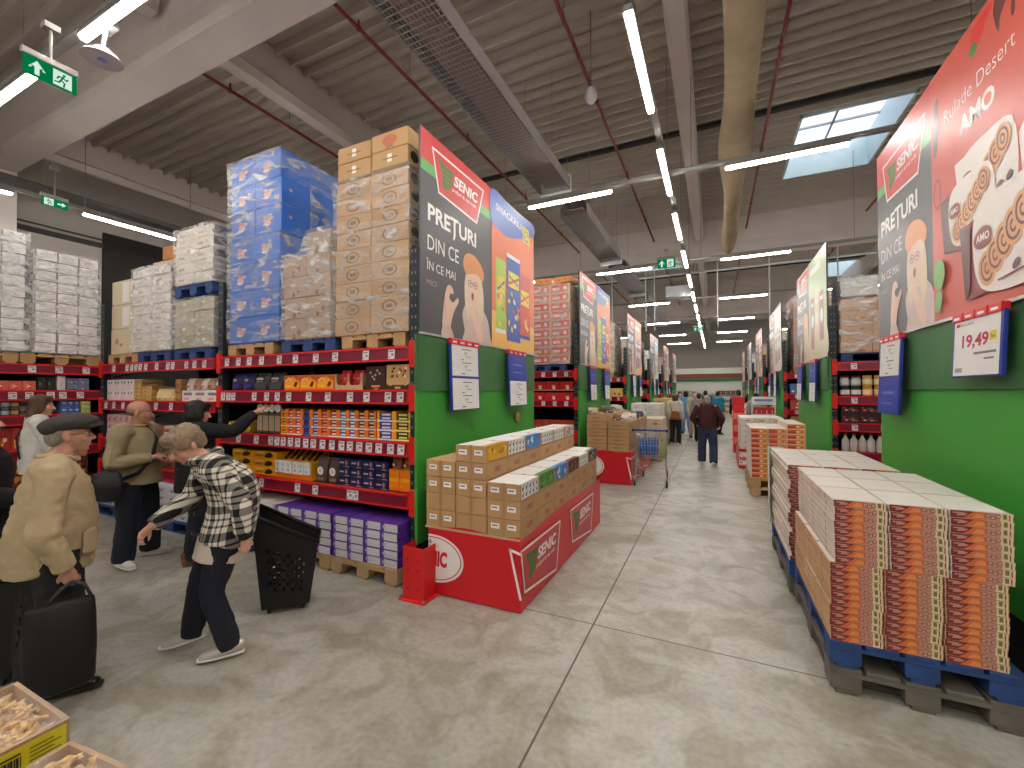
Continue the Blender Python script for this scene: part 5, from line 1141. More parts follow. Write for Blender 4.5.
P_GREY = mat('poster_grey_type', (150, 146, 148), .4)
def logo(a, TL, TR, BR, BL, line=P_WHT, fill=P_RED, cart=LOGO_G, w=.022, sub='prețuri & mai mult'):
    """trolley shaped trade mark: outlined tapering frame, green basket at the left, two lines of type"""
    a.poly([TL, BL, BR, TR], fill); a.line([TL, TR, BR, BL], w, line, True)
    wd = TR[0] - TL[0]; hh = TL[1] - BL[1]; x, y = TL[0], BL[1]
    a.poly([(x + .10 * wd, y + .80 * hh), (x + .14 * wd, y + .86 * hh), (x + .20 * wd, y + .80 * hh), (x + .36 * wd, y + .79 * hh), (x + .33 * wd, y + .36 * hh), (x + .20 * wd, y + .16 * hh), (x + .17 * wd, y + .28 * hh), (x + .16 * wd, y + .6 * hh)], cart)
    for t in (.42, .54, .66): a.line([(x + .165 * wd, y + t * hh), (x + .345 * wd, y + t * hh)], .006 * wd, fill)
    a.text('SENIC', x + .37 * wd, y + .46 * hh, line, w=.48 * wd, h=.3 * hh, bold=.035, shear=.18)
    a.text(sub, x + .34 * wd, y + .26 * hh, line, w=.48 * wd, h=.13 * hh, bold=.012, shear=.18)
def slate_half(a, U=1.34, H=1.87):
    a.rect(0, 0, U, H, P_SLATE); a.rect(0, 1.49, U, 1.59, P_GRN); a.rect(0, 1.59, U, H, P_RED)
    logo(a, (.18, 1.76), (1.15, 1.76), (1.0, 1.34), (.28, 1.38))
    a.text('PREȚURI', .105, 1.005, P_WHT, w=.88, h=.22, bold=.03); a.text('DIN CE', .10, .785, P_WHT, w=.53, h=.14, bold=.0)
    a.text('ÎN CE MAI', .086, .60, P_WHT, w=.48, h=.105, bold=-.004); a.text('MICI', .086, .462, P_GREY, w=.155, h=.05)
    # shopper in a beret, astonished
    a.blob([(.74, .0), (.74, .12), (.70, .3), (.80, .42), (.95, .46), (1.12, .40), (1.24, .30), (1.30, .12), (1.31, 0)], P_HOOD)
    a.blob([(.76, .34), (.74, .6), (.80, .78), (.92, .84), (1.06, .78), (1.14, .6), (1.14, .34), (1.06, .2), (1.0, .36), (.86, .36), (.82, .24)], P_HAIR)
    a.blob([(.79, .62), (.80, .52), (.85, .42), (.92, .385), (1.0, .42), (1.055, .52), (1.06, .64), (1.0, .76), (.86, .76)], P_SKIN)
    a.blob([(.715, .80), (.74, .90), (.83, .955), (.97, .95), (1.09, .89), (1.155, .80), (1.12, .71), (1.02, .76), (.9, .75), (.78, .72)], P_BER)
    a.ell(.905, .505, .026, .042, P_LIP)
    for u in (.855, .965): a.ell(u, .635, .05, .038, P_GL); a.ell(u, .635, .043, .031, P_SKIN); a.ell(u, .637, .02, .012, P_GL)
    a.line([(.905, .64), (.917, .64)], .008, P_GL); a.line([(.905, .6), (.895, .555), (.915, .55)], .006, P_HAIR)
    for u in (.83, .99): a.line([(u - .03, .69), (u + .035, .7)], .01, P_HAIR)
    a.blob([(.36, .0), (.33, .14), (.345, .28), (.38, .44), (.43, .525), (.50, .52), (.53, .46), (.47, .45), (.455, .40), (.52, .37), (.60, .43), (.62, .39), (.55, .3), (.50, .2), (.47, .08), (.5, 0)], P_SKIN)   # raised pinching hand
    a.blob([(.33, 0), (.33, .10), (.42, .13), (.5, .09), (.52, 0)], P_HOOD)
    a.blob([(.86, .40), (.90, .415), (.97, .33), (1.06, .22), (1.14, .10), (1.08, .02), (.98, .1), (.90, .24), (.84, .34)], P_SKIN)           # hand at the cheek
    for u, v in ((.84, .39), (.865, .375), (.89, .355)): a.line([(u, v), (u + .055, v - .075)], .012, P_HAIR)
def snack_half(a, u0=1.34, U=2.64, H=1.87):
    a.rect(u0, 0, U, H, P_ORG); a.poly([(u0, 0), (U, 0), (U, .38), (u0, .44)], P_YEL)
    a.blob([(u0 + .005, H), (u0 + .005, 1.50), (1.6, 1.44), (1.85, 1.45), (2.2, 1.55), (2.63, 1.72), (2.635, H), (2.2, H - .004), (1.8, H - .004)], P_BLU)
    a.text('SNACKRILI', 1.45, 1.665, P_WHT, w=.75, h=.085, bold=.01)
    YB = mat('poster_bright_yellow', (232, 206, 70), .4); PG = mat('poster_lime', (168, 200, 80), .4); PB = mat('poster_royal', (62, 92, 176), .4); PR = mat('poster_brick', (206, 84, 60), .4)
    for k in range(2): a.rect(2.24 + .02 * k, 1.64 - .11 * k, 2.46 + .02 * k, 1.74 - .11 * k, YB); a.text(['3+1', 'lei'][k], 2.27 + .02 * k, 1.655 - .11 * k, mat('poster_deep_green', (60, 110, 60), .4), h=.06, w=.15, bold=.03)
    r = random.Random(3)
    for (l, rr, b, t, c) in ((1.44, 1.72, .19, 1.10, PG), (2.12, 2.48, .19, 1.07, PR), (1.735, 2.14, .12, 1.23, PB)):
        a.poly([(l, b), (rr, b), (rr, t), (l, t)], c); a.rect(l, b, rr, b + .05, P_WHT if c is PG else PB); a.rect(l, t - .05, rr, t, P_WHT if c is PB else c)
        for i in range(12):
            u, v = r.uniform(l + .05, rr - .05), r.uniform(b + .1, t - .35); a.ell(u, v, .04, .03, [YB, P_YEL, P_WHT, P_ORG][i % 4], r.uniform(0, 3), n=9)
        a.rect(l + .04, t - .42, rr - .04, t - .22, YB); a.line([(l + .06, t - .38), (rr - .06, t - .27)], .03, PB if c is PG else PR); a.line([(l + .06, t - .28), (rr - .08, t - .36)], .02, c)
def roll_half(a, u0=1.27, U=2.82, H=1.9):
    TOM = mat('poster_tomato', (204, 84, 68), .4, var=.1, scale=1.5); DKC = mat('poster_cocoa', (96, 46, 46), .4); CRM = mat('poster_cream', (226, 218, 212), .4); BIS = mat('poster_biscuit', (214, 150, 92), .4); MRN = mat('poster_maroon', (140, 48, 48), .4); LEAF = mat('poster_leaf', (120, 176, 84), .4); LEAD = mat('poster_leaf_dark', (78, 128, 60), .4)
    a.rect(u0, 0, U, H, TOM)
    a.blob([(1.86, 1.78), (1.9, 1.895), (2.12, 1.895), (2.06, 1.84), (1.95, 1.74)], mat('poster_berry', (206, 44, 36), .4)); a.blob([(1.84, 1.76), (1.9, 1.8), (1.95, 1.75), (1.9, 1.71)], LEAD)
    a.blob([(2.16, 1.895), (2.30, 1.895), (2.26, 1.8), (2.2, 1.74), (2.18, 1.66), (2.13, 1.8)], DKC); a.ell(2.32, 1.7, .02, .05, DKC); a.blob([(2.42, 1.89), (2.6, 1.89), (2.54, 1.76)], BIS)
    a.text('Rulade Desert', 1.485, 1.475, P_WHT, w=.85, h=.1, bold=-.01); a.text('AMO', 1.70, 1.262, P_WHT, w=.43, h=.135, bold=.04)
    a.blob([(1.31, 1.36), (1.34, 1.7), (1.40, 1.72), (1.39, 1.5), (1.36, 1.32)], DKC); a.ell(1.36, 1.0, .06, .12, MRN); a.ell(1.36, 1.0, .045, .1, TOM)
    def pack(pts, cx, cy, cover, rot=.25, s=1.0):
        a.poly(pts, cover); l = Vector(pts[0]); 
        a.blob([(cx - .30 * s, cy + .05 * s), (cx - .24 * s, cy + .26 * s), (cx + .05 * s, cy + .30 * s), (cx + .34 * s, cy + .24 * s), (cx + .36 * s, cy - .18 * s), (cx + .1 * s, cy - .25 * s), (cx - .22 * s, cy - .2 * s)], CRM)
        for i in range(6):
            u, v = cx - .16 * s + .08 * s * i, cy - .1 * s + .052 * s * i
            a.ell(u, v, .085 * s, .1 * s, BIS, rot); a.ell(u, v, .062 * s, .076 * s, DKC, rot); a.ell(u, v, .047 * s, .06 * s, BIS, rot); a.ell(u, v, .026 * s, .036 * s, DKC, rot); a.ell(u, v, .014 * s, .02 * s, BIS, rot)
        a.ell(cx - .19 * s, cy + .08 * s, .09 * s, .06 * s, MRN, .1); a.text('AMO', cx - .255 * s, cy + .06 * s, P_WHT, w=.13 * s, h=.045 * s, bold=.03)
        for i in range(3): a.ell(cx + (.1 + .1 * i) * s, cy - .14 * s + .02 * i, .035 * s, .02 * s, DKC, .6)
        a.line([(cx - .05 * s, cy - .19 * s), (cx + .2 * s, cy - .17 * s)], .012, MRN)
    a.poly([(2.35, .95), (2.60, 1.16), (2.81, 1.2), (2.81, .5), (2.4, .5)], CRM); a.blob([(2.42, .95), (2.48, 1.02), (2.6, .98), (2.52, .86)], MRN)
    pack([(1.63, 1.10), (2.30, 1.09), (2.30, .52), (1.72, .6)], 1.98, .84, CRM, .2, .95)
    pack([(1.42, .90), (1.72, .93), (2.05, .82), (2.0, .42), (1.47, .5)], 1.80, .70, DKC, .2, .85)
    pack([(1.72, .60), (1.95, .62), (2.60, .66), (2.75, .12), (1.95, .1), (1.785, .09)], 2.22, .37, MRN, .2, 1.15)
    a.poly([(1.72, .6), (1.785, .09), (1.84, .16), (1.86, .56)], DKC)
    a.blob([(1.33, .3), (1.35, .47), (1.46, .46), (1.50, .36), (1.43, .25)], LEAF); a.blob([(1.33, .12), (1.38, .24), (1.45, .19), (1.40, .08)], LEAF); a.line([(1.35, .3), (1.47, .42)], .006, LEAD)
def plain_half(cols, kind):
    def f(a, u0=1.3, U=2.64, H=1.87):
        ms = [mat('poster_%d_%d_%d' % c, c, .4, var=.06, scale=2) for c in cols]; r = random.Random(kind)
        a.rect(u0, 0, U, H, ms[0]); a.blob([(u0 + .01, .02), (U - .01, .02), (U - .01, .5), (2.1, .62), (1.7, .5), (u0 + .01, .6)], ms[1]); a.rect(u0 + .12, 1.5, U - .4, 1.62, P_WHT)
        for i in range(3): l = 1.42 + .36 * i; a.rect(l, .2 + .05 * i, l + .3, 1.1 + .1 * (i % 2), ms[2 + i % 2]); a.ell(l + .15, .7, .1, .12, P_WHT, n=14); a.rect(l + .05, .95, l + .25, 1.02, P_WHT)
    return f
def end_panel(side, Y0, Y1, label):
    s = 1 if side == 'left' else -1; X = -2.36 if side == 'left' else 1.59
    o = empty('gondola_end', (X, (Y0 + Y1) / 2, 0)); tag(o, label, 'end panel', 'green end panels'); h = (Y1 - Y0) / 2
    a, b = (-.03, 0) if s > 0 else (0, .03)
    MB().box(a, -h, .36, b, h, 1.70, bev=.003).build('green_board', GREEN, o); MB().box(a, -h, 0, b, h, .36).build('black_plinth', DARK, o)
    mb = MB(); nu, nv = 40, 8; t = .004 * s; vs = []
    for j in range(nv + 1):
        for i in range(nu + 1):
            y = -h + 2 * h * i / nu; zz = 1.70 + .5 * j / nv; vs.append((t + s * .012 * (1 + noise.noise((y * 2.2 + Y0, zz * 3, side == 'left'))) * (1 if 0 < i < nu else .3), y, zz))
    mb.add(vs, [(j * (nu + 1) + i, j * (nu + 1) + i + 1, (j + 1) * (nu + 1) + i + 1, (j + 1) * (nu + 1) + i) for j in range(nv) for i in range(nu)], 0, True)
    mb.box(a, -h, 1.70, b, h, 2.205); mb.build('dark_cloth', GREEN_D, o)
    return o
def poster(side, Y0, Y1, half, label, top=4.09, k=0):
    s = 1 if side == 'left' else -1; X = -2.36 if side == 'left' else 1.59
    o = empty('end_poster', (X, (Y0 + Y1) / 2, 2.215)); tag(o, label, 'poster', 'posters over the end panels'); h = (Y1 - Y0) / 2; H = top - 2.215
    a, b = (-.02, 0) if s > 0 else (0, .02)
    MB().box(a, -h, .012, b, h, H).build('poster_board', P_SLATE, o)
    ar = Art((.0006 * s, -h * s, .0), (0, s, 0), (0, 0, 1)); slate_half(ar, 1.34 if s > 0 else 1.27, H); half(ar, *((1.34, 2 * h, H) if s > 0 else (1.27, 2 * h, H)))
    ar.build('printed_face', o)
    mb = MB(); mb.box(min(.002 * s, .03 * s), -h - .03, -.008, max(.002 * s, .03 * s), h + .12, .012); mb.build('bottom_rail', CHROME, o)
    return o
def price_board(side, Y, sheets, w, h, label, tilt=.03, art=None):
    """blue frame hung below the poster rail; sheets = list of 'w' (printed) or 'b' (blue back)"""
    s = 1 if side == 'left' else -1; X = -2.36 if side == 'left' else 1.59
    o = empty('hanging_price_board', (X + s * .075, Y, 2.20), pi / 2 if s > 0 else -pi / 2); tag(o, label, 'price board', 'price boards on the end panels')
    o.rotation_euler = (-tilt, 0, pi / 2 * s)
    mb = MB(); mb.box(-w / 2, 0, -h, w / 2, .022, -.03, bev=.004); mb.build('frame', BLUEF, o)
    n = len(sheets); hh = (h - .03) / n
    for i, k in enumerate(sheets):
        z1 = -.045 - hh * i; z0 = z1 - hh + .025
        a = Art((-w / 2 + .025, -.0015, z0), (1, 0, 0), (0, 0, 1)); ww, H = w - .05, z1 - z0
        if k == 'w':
            a.rect(0, 0, ww, H, PAPER)
            if art: art(a, ww, H)
            else:
                for q, v in enumerate((.86, .42)):
                    a.rect(ww * .36, H * v, ww * .72, H * (v + .03), GREYINK); a.text(['4,79', '6,29', '5,49', '3,99'][(i * 2 + q + int(Y * 3)) % 4], ww * .44, H * (v - .16), mat('ochre_ink', (150, 130, 90), .6), h=H * .1, bold=.02); a.rect(ww * .5, H * (v - .22), ww * .7, H * (v - .2), GREYINK)
                a.rect(ww * .34, H * .06, ww * .46, H * .09, INK); a.rect(ww * .34, H * .52, ww * .42, H * .56, GREYINK)
        else:
            a.rect(0, 0, ww, H, mat('blue_sheet', (50, 66, 170), .35, var=.2, scale=14)); a.rect(ww * .2, H * .55, ww * .8, H * .62, mat('pale_blue_ink', (110, 124, 205), .4)); a.rect(ww * .2, H * .25, ww * .75, H * .3, mat('pale_blue_ink', (110, 124, 205), .4))
        a.build('sheet', o)
    for i in range(4):
        x = -w / 2 + w * (i + .5) / 4
        mb = MB(); mb.box(x - w * .115, -.012, -.045, x + w * .115, .03, .012, 0, .004); mb.box(x - w * .06, -.0135, -.03, x + w * .06, -.012, -.015, 1); mb.build('red_clip', [RED_PAINT, PAPER], o)
    return o
end_panel('left', 3.05, 5.74, 'near left green end panel behind the kraft cartons')
poster('left', 3.10, 5.74, snack_half, 'near left poster with a woman in a beret and snack bags', 4.09)
price_board('left', 3.73, 'ww', .55, .69, 'blue price board with two white sheets on the near left green panel')
price_board('left', 5.01, 'bw', .55, .69, 'blue price board with a white lower sheet on the near left green panel')
o = empty('wall_sticker', (-2.352, 5.15, 1.36)); tag(o, 'small round sticker on the near left green panel above the cartons', 'sticker'); o.rotation_euler = (0, 0, pi / 2)
mb = MB(); mb.cyl((0, .0, 0), (0, -.01, 0), .075, n=18, m=0); mb.cyl((0, -.01, 0), (0, -.012, 0), .05, n=14, m=1); mb.box(-.02, -.014, -.03, .03, -.012, .02, 2); mb.build('disc', [P_(170, 120, 70), P_(216, 190, 130), P_(120, 150, 80)], o)
end_panel('right', 2.90, 5.78, 'near right green end panel behind the stacked pastry trays')
poster('right', 2.96, 5.78, roll_half, 'near right poster with dessert rolls and a woman in a beret', 4.16)
price_board('right', 5.22, 'wb', .54, .73, 'blue board with one white sheet at the far edge of the right green panel', .05)
def art_1949(a, w, H):
    RI = mat('red_ink', (190, 30, 60), .5)
    a.rect(w * .04, H * .9, w * .14, H * .96, RI); a.text('RULADE', w * .16, H * .9, GREYINK, w=w * .3, h=H * .05, bold=.02)
    a.text('19,49', w * .2, H * .46, RI, w=w * .58, h=H * .27, bold=.03); a.rect(w * .8, H * .56, w * .94, H * .72, mat('yellow_chip', (226, 206, 70), .5)); a.text('lei', w * .83, H * .6, INK, w=w * .08, h=H * .07)
    a.rect(w * .48, H * .36, w * .94, H * .4, GREYINK); a.rect(w * .7, H * .26, w * .9, H * .29, GREYINK)
    for i in range(7): a.rect(w * (.06 + .025 * i), H * .06, w * (.072 + .025 * i), H * .14, INK)
price_board('right', 3.73, 'w', .58, .42, 'blue framed white price board reading 19,49 on the right green panel', .05, art_1949)

# ================================================================== further racks along the aisle
YK = [8.10, 13.15, 18.2, 23.25, 28.3]
KN = ['second', 'third', 'fourth', 'fifth', 'last']
halves = {('left', 0): snack_half, ('left', 1): plain_half([(214, 160, 120), (236, 200, 150), (120, 150, 200), (200, 90, 70)], 2), ('left', 2): plain_half([(170, 196, 214), (210, 220, 224), (90, 130, 190), (220, 200, 120)], 5), ('left', 3): plain_half([(208, 130, 120), (230, 190, 180), (160, 60, 60), (236, 200, 120)], 6), ('left', 4): plain_half([(190, 200, 190), (210, 214, 200), (120, 160, 120), (220, 180, 150)], 7),
          ('right', 0): plain_half([(176, 196, 150), (206, 200, 170), (160, 110, 80), (216, 196, 170)], 3), ('right', 1): plain_half([(196, 200, 196), (216, 210, 200), (190, 120, 100), (150, 170, 150)], 4), ('right', 2): plain_half([(206, 116, 110), (224, 190, 176), (120, 60, 60), (236, 216, 150)], 8), ('right', 3): plain_half([(190, 200, 210), (214, 216, 218), (130, 150, 190), (210, 190, 150)], 9), ('right', 4): plain_half([(214, 180, 140), (220, 200, 170), (150, 110, 80), (200, 100, 80)], 10)}
for k, Y in enumerate(YK):
    for side in ('left', 'right'):
        end_panel(side, Y - .05, Y + 2.64, '%s green end panel on the %s of the main aisle' % (KN[k], side))
        poster(side, Y, Y + 2.64, halves[side, k], '%s end poster along the %s of the main aisle' % (KN[k], side), 4.05 if side == 'left' else 4.0)
        if k < 4:
            for j, (dy, sh) in enumerate(((.7, 'bw' if k == 0 else 'ww'), (1.95, 'bw'))):
                price_board(side, Y + dy, sh, .5, .7, '%s blue price board on the %s green panel, %s of the aisle' % (('nearer', 'farther')[j], KN[k], side))
FR = {}
for k, Y in enumerate([3.05] + YK):
    for side in ('left', 'right'):
        if k == 0 and side == 'left': continue
        F = Frame(-5.24, Y) if side == 'left' else Frame(1.71, Y); FR[side, k] = F
        lv = [2.09, 1.51, .88] if side == 'left' else [2.12, 1.60, 1.19, .75]
        nm = 'first' if k == 0 else KN[k - 1]
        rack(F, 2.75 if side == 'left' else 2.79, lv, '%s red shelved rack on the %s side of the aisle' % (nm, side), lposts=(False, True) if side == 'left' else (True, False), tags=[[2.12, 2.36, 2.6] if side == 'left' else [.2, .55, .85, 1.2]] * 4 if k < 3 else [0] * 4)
# second left rack: red goods
F = FR['left', 1]
rb = rnd_art([(230, 190, 170), (200, 60, 50), (240, 226, 210), (150, 30, 30)], 7)
shelf_row(F, 'red_snack_bag_box', 'redbagA', 1.85, 2.72, 3, 1.515, .15, .3, C_RED, rb, 'red snack carton, {i} from left, second shelf of the second left rack', 'carton', 'red snack cartons', rows=1)
MB().box(1.80, .06, 1.70, 2.74, .6, 1.72).build('x', KRAFT2); bpy.data.objects['x'].name = 'shelf_sheet'; q = bpy.data.objects['shelf_sheet']; q.location = F.pt(0, 0); tag(q, 'kraft sheet between the layers of red cartons, second left rack', 'sheet')
shelf_row(F, 'red_snack_bag_box', 'redbagB', 1.85, 2.72, 3, 1.721, .17, .3, C_RED, rb, 'red snack carton on the kraft sheet, {i} from left, second left rack', 'carton', 'red snack cartons on the sheet')
for i in range(5):
    goods(F, 'red_sweet_bag', pouch_mesh('rsb', .17, .12, .22, B((206, 76, 50)), rb), 1.92 + .18 * i, .14, .885, 'red and white sweet bag, %s from left in the front row, second left rack' % ORD[i], 'bag', 'red sweet bags front row')
    goods(F, 'red_sweet_bag', pouch_mesh('rsb', .17, .12, .22, B((206, 76, 50)), rb), 1.95 + .18 * i, .3, .885, 'red and white sweet bag, %s from left in the rear row, second left rack' % ORD[i], 'bag', 'red sweet bags rear row')
shelf_row(F, 'dark_red_carton', 'drc', 1.7, 2.72, 4, .0, .35, .4, B((120, 36, 40)), rb, 'dark red carton, {i} from left, {r} row on the floor, second left rack', 'carton', 'dark red floor cartons', rows=2, y=.08)
pallet(-3.46, 8.16, 2.09, True, 'blue', 'pallet under the red wrapped load on the second left rack', 'pallets on top of the racks')
art_rd = lambda a, w, h: (a.rect(w * .06, h * .14, w * .94, h * .9, P_(196, 66, 62)), a.rect(w * .12, h * .3, w * .5, h * .6, P_(226, 190, 180)), a.ell(w * .75, h * .5, w * .1, h * .24, P_(226, 190, 180), n=12))
load(F, 1.84, 2.66, 2.236, 2, 3, 9, .178, KRAFT2, 'redl', 'tall red and kraft load in loose film on the second left rack', art_rd, None, wrap=FILM, amp=.02)
for i in range(2): goods(F, 'orange_brown_carton', carton_mesh(('obc', i), .36, .4, .12, P_(206, 130, 70), rnd_art([(160, 60, 40)], 2), None), 2.03 + .46 * i, .35, 3.89, 'orange brown carton on top of the red load, %s one' % ('left', 'right')[i], 'carton', 'orange cartons on the red load', .15 - .3 * i)
# second right rack: jars, cakes, bottles
F = FR['right', 1]
for r in range(2):
    for i in range(7):
        kd = 0 if i < 2 else 1 if i < 4 else 2
        me = jar_mesh('rj%d%d' % (kd, r), .062, .155, [B((206, 204, 200)), B((214, 180, 120)), B((206, 150, 96))][kd] if r else [B((60, 50, 46)), B((226, 170, 60)), B((214, 160, 90))][kd], [INK, P_(236, 190, 60), P_(224, 200, 160)][kd], [P_(226, 224, 220), P_(236, 220, 180), P_(230, 200, 170)][kd])
        goods(F, 'spread_jar', me, .11 + .14 * i, .12, 1.605 + .157 * r, '%s jar, %s from the aisle in the %s row, second right rack' % (('white labelled', 'yellow lidded', 'tan')[kd], ORD[i], ('lower', 'upper')[r]), 'jar', 'jars on the second right rack')
shelf_row(F, 'dark_cake_pack', 'dkc', .05, .95, 4, 1.195, .15, .3, B((70, 44, 44)), rnd_art([(206, 180, 170), (170, 60, 60), (120, 90, 80)], 6), 'dark cake pack, {i} from the aisle, {r} row, second right rack', 'pack', 'dark cake packs', rows=2)
for i in range(6):
    goods(F, 'white_bottle', bottle_mesh('wb', .05, .28, C_WHT, P_(200, 60, 60)), .11 + .105 * i, .12, .755, 'white bottle, %s from the aisle on the lowest beam shelf, second right rack' % ORD[i], 'bottle', 'white bottles')
shelf_row(F, 'orange_pack', 'orp2', .74, 1.14, 2, .755, .15, .3, B((222, 170, 90)), rnd_art([(240, 220, 170), (190, 100, 60)], 4), 'orange pack, {i} in the {r} row beside the white bottles', 'pack', 'orange packs', rows=2)
shelf_row(F, 'plain_red_carton', 'prc', .05, 1.3, 4, .0, .3, .4, B((150, 60, 60)), rb, 'dull red carton, {i} from the aisle, {r} row on the floor, second right rack', 'carton', 'dull red floor cartons', rows=2, y=.08)
pallet(1.77, 8.16, 2.12, False, 'blue', 'blue pallet under the tan cartons on the second right rack', 'pallets on top of the racks')
load(F, .06, 1.24, 2.266, 3, 2, 5, .165, mat('light_brown_carton', (196, 150, 110), .7, objvar=.08), 'r2', 'film wrapped tan carton load on the second right rack', rnd_art([(150, 100, 70)], 2), None, depth=.78, wrap=FILM_D, amp=.02)
load(F, .08, .55, 3.135, 1, 1, 1, .30, B((186, 184, 180)), 'r2t', 'white bag of film on top of the tan load, second right rack', None, None, y0=.12, depth=.55, wrap=FILM_W, amp=.035)
load(F, .72, 1.13, 3.135, 1, 1, 1, .36, B((196, 194, 190)), 'r2u', 'rumpled white bundle beside the film bag, second right rack', None, None, y0=.12, depth=.55, wrap=FILM_W, amp=.035)
# third to last racks: simpler goods
pal = [((200, 150, 110), (120, 80, 60)), ((206, 90, 80), (236, 220, 210)), ((90, 130, 180), (230, 230, 236)), ((222, 190, 110), (150, 80, 40)), ((150, 170, 130), (230, 230, 220)), ((214, 212, 206), (160, 60, 60)), ((110, 60, 56), (220, 180, 150))]
for k in range(2, 6):
    for side in ('left', 'right'):
        F = FR[side, k]; lv = [0, .88, 1.51] if side == 'left' else [0, .75, 1.19, 1.60]
        x0, x1 = (1.55, 2.72) if side == 'left' else (.06, 1.24)
        for si, z in enumerate(lv):
            c = pal[(k * 3 + si + (side == 'left') * 2) % 7]
            shelf_row(F, 'shelf_carton', ('far', c), x0, x1, 4, z + .005, .26, .35, B(c[0]), rnd_art([c[1], c[0]], 5), '{i} carton from the left on %s, %s %s rack' % (('the floor', 'the first shelf up', 'the second shelf up', 'the third shelf up')[si], KN[k - 1], side), 'carton', 'cartons on the %s %s rack' % (KN[k - 1], side), y=.07)
        c = [(196, 160, 120), (214, 210, 204), (176, 130, 100), (206, 186, 160)][(k + (side == 'left')) % 4]
        h = 11 if (k == 2 and side == 'right') else 9
        X = F.pt(x0 + .1, 0)[0]
        pallet(X, F.y + .08, lv and 2.10 if side == 'left' else 2.125, True, 'wood', 'pallet on top of the %s %s rack' % (KN[k - 1], side), 'pallets on top of the racks')
        load(F, x0 + .1, x0 + .92, 2.25 if side == 'left' else 2.275, 2, 2, h, .17, mat('far_carton_%d' % (c[0] + k), c, .7, objvar=.08), ('farload', k, side), 'wrapped carton load on top of the %s %s rack' % (KN[k - 1], side), rnd_art([(150, 110, 80), (226, 220, 214)], 2), None, wrap=FILM, amp=.012)

# ================================================================== red skirted display at the near left end
def skirt(x0, x1, y0, y1, h, label, logos=True, big=True):
    o = empty('display_skirt', (x0, y0, 0)); tag(o, label, 'banner', 'red banners round the pallets'); w, d = x1 - x0, y1 - y0
    mb = MB()
    def wall(p, q, n):
        vs = []
        for j in range(5):
            for i in range(n + 1):
                t = i / n; x = p[0] + (q[0] - p[0]) * t; y = p[1] + (q[1] - p[1]) * t; zz = h * j / 4
                nx, ny = (q[1] - p[1]), -(q[0] - p[0]); l = math.hypot(nx, ny); b = .006 * noise.noise((x * 3 + x0, y * 3 + y0, zz * 3)) * (0 < i < n)
                vs.append((x + nx / l * b, y + ny / l * b, zz + (.012 * sin(t * 9 + x0) * (j == 4)) + (.008 if j == 0 else 0)))
        mb.add(vs, [(j * (n + 1) + i, j * (n + 1) + i + 1, (j + 1) * (n + 1) + i + 1, (j + 1) * (n + 1) + i) for j in range(4) for i in range(n)], 0, True)
    wall((0, 0), (w, 0), 10); wall((w, 0), (w, d), 20); wall((w, d), (0, d), 10); wall((0, d), (0, 0), 20)
    mb.build('banner', RED_B, o)
    if not logos: return o
    a = Art((0, -.008, 0), (1, 0, 0), (0, 0, 1)); k = h / .57
    pts = lambda ru, rv: [(max(.004, .06 + ru * cos(radians(t))), .30 * k + rv * k * sin(radians(t))) for t in range(-90, 91, 9)] + [(.004, (.30 + rv) * k), (.004, (.30 - rv) * k)]
    a.poly(pts(.29, .195), P_WHT); a.poly(pts(.268, .178), RED_B); a.poly(pts(.258, .17), P_WHT)
    a.text('NIC', .012, .235 * k, RED_B, w=.175, h=.13 * k, bold=.05, shear=.05); a.text('ity', .014, .15 * k, INK, w=.055, h=.06 * k, bold=.02, shear=.15); a.rect(.01, .40 * k, .10, .404 * k, GREYINK); a.text('&', .01, .42 * k, INK, h=.035 * k)
    a.line([(w - .002, .455 * k), (w - .085, .475 * k), (w - .0, .12 * k)], .02, P_WHT)
    a.build('front_print', o)
    a = Art((w + .008, 0, 0), (0, 1, 0), (0, 0, 1)); n = max(1, int(d / 1.1))
    for i in range(n):
        y = 1.22 * i; logo(a, (y - .01 if i == 0 else y, .475 * k), (y + .90, .46 * k), (y + .79, .05 * k), (y + .06, .145 * k), P_WHT, RED_F, LOGO_G, .02)
    a.build('side_print', o)
    return o
def core(x0, x1, y0, y1, h, label):
    """the wooden pallets hidden behind a banner, stacked to the height of the goods"""
    z = 0; i = 0
    while z + .144 <= h + .01: pallet(x0, y0, z, True, 'wood', label + ', %s from the floor' % ORD[i], 'pallets behind the red banners'); z += .144; i += 1
    return z
for y, nm in ((3.03, 'near'), (4.26, 'far')):
    for i in range(3): pallet(-2.165, y, .144 * i, True, 'wood', 'pallet behind the near red banner, %s end, %s from the floor' % (nm, ORD[i]), 'pallets behind the red banners')
    MB()
skirt(-2.20, -1.348, 3.0, 5.50, .575, 'near red banner with trolley emblems round the kraft carton display')
def art_lab(a, w, h):
    r = random.Random(int(w * 1000) + int(h * 999)); 
    for u in (.12, .62): a.rect(w * u, h * .42, w * (u + .26), h * .72, P_WHT); a.rect(w * (u + .03), h * .55, w * (u + .2), h * .63, GREYINK)
    a.rect(w * .46, 0, w * .56, h, mat('kraft_tape', (170, 130, 86), .4))
def art_nolab(a, w, h): a.rect(w * .46, 0, w * .56, h, mat('kraft_tape', (170, 130, 86), .4))
def art_stamp(a, w, h): a.line([(w * .36, h * .38), (w * .64, h * .38), (w * .64, h * .62), (w * .36, h * .62)], .008, P_(150, 60, 50), True); a.rect(w * .4, h * .44, w * .6, h * .56, P_(160, 80, 66))
MB().box(-2.235, 3.0, .548, -1.352, 5.36, .566).build('sheet', KRAFT2).name = 'carton_base_board'; tag(bpy.data.objects['carton_base_board'], 'board under the kraft cartons on the near red banner display', 'board')
bw, bd, bh = .292, .392, .1395
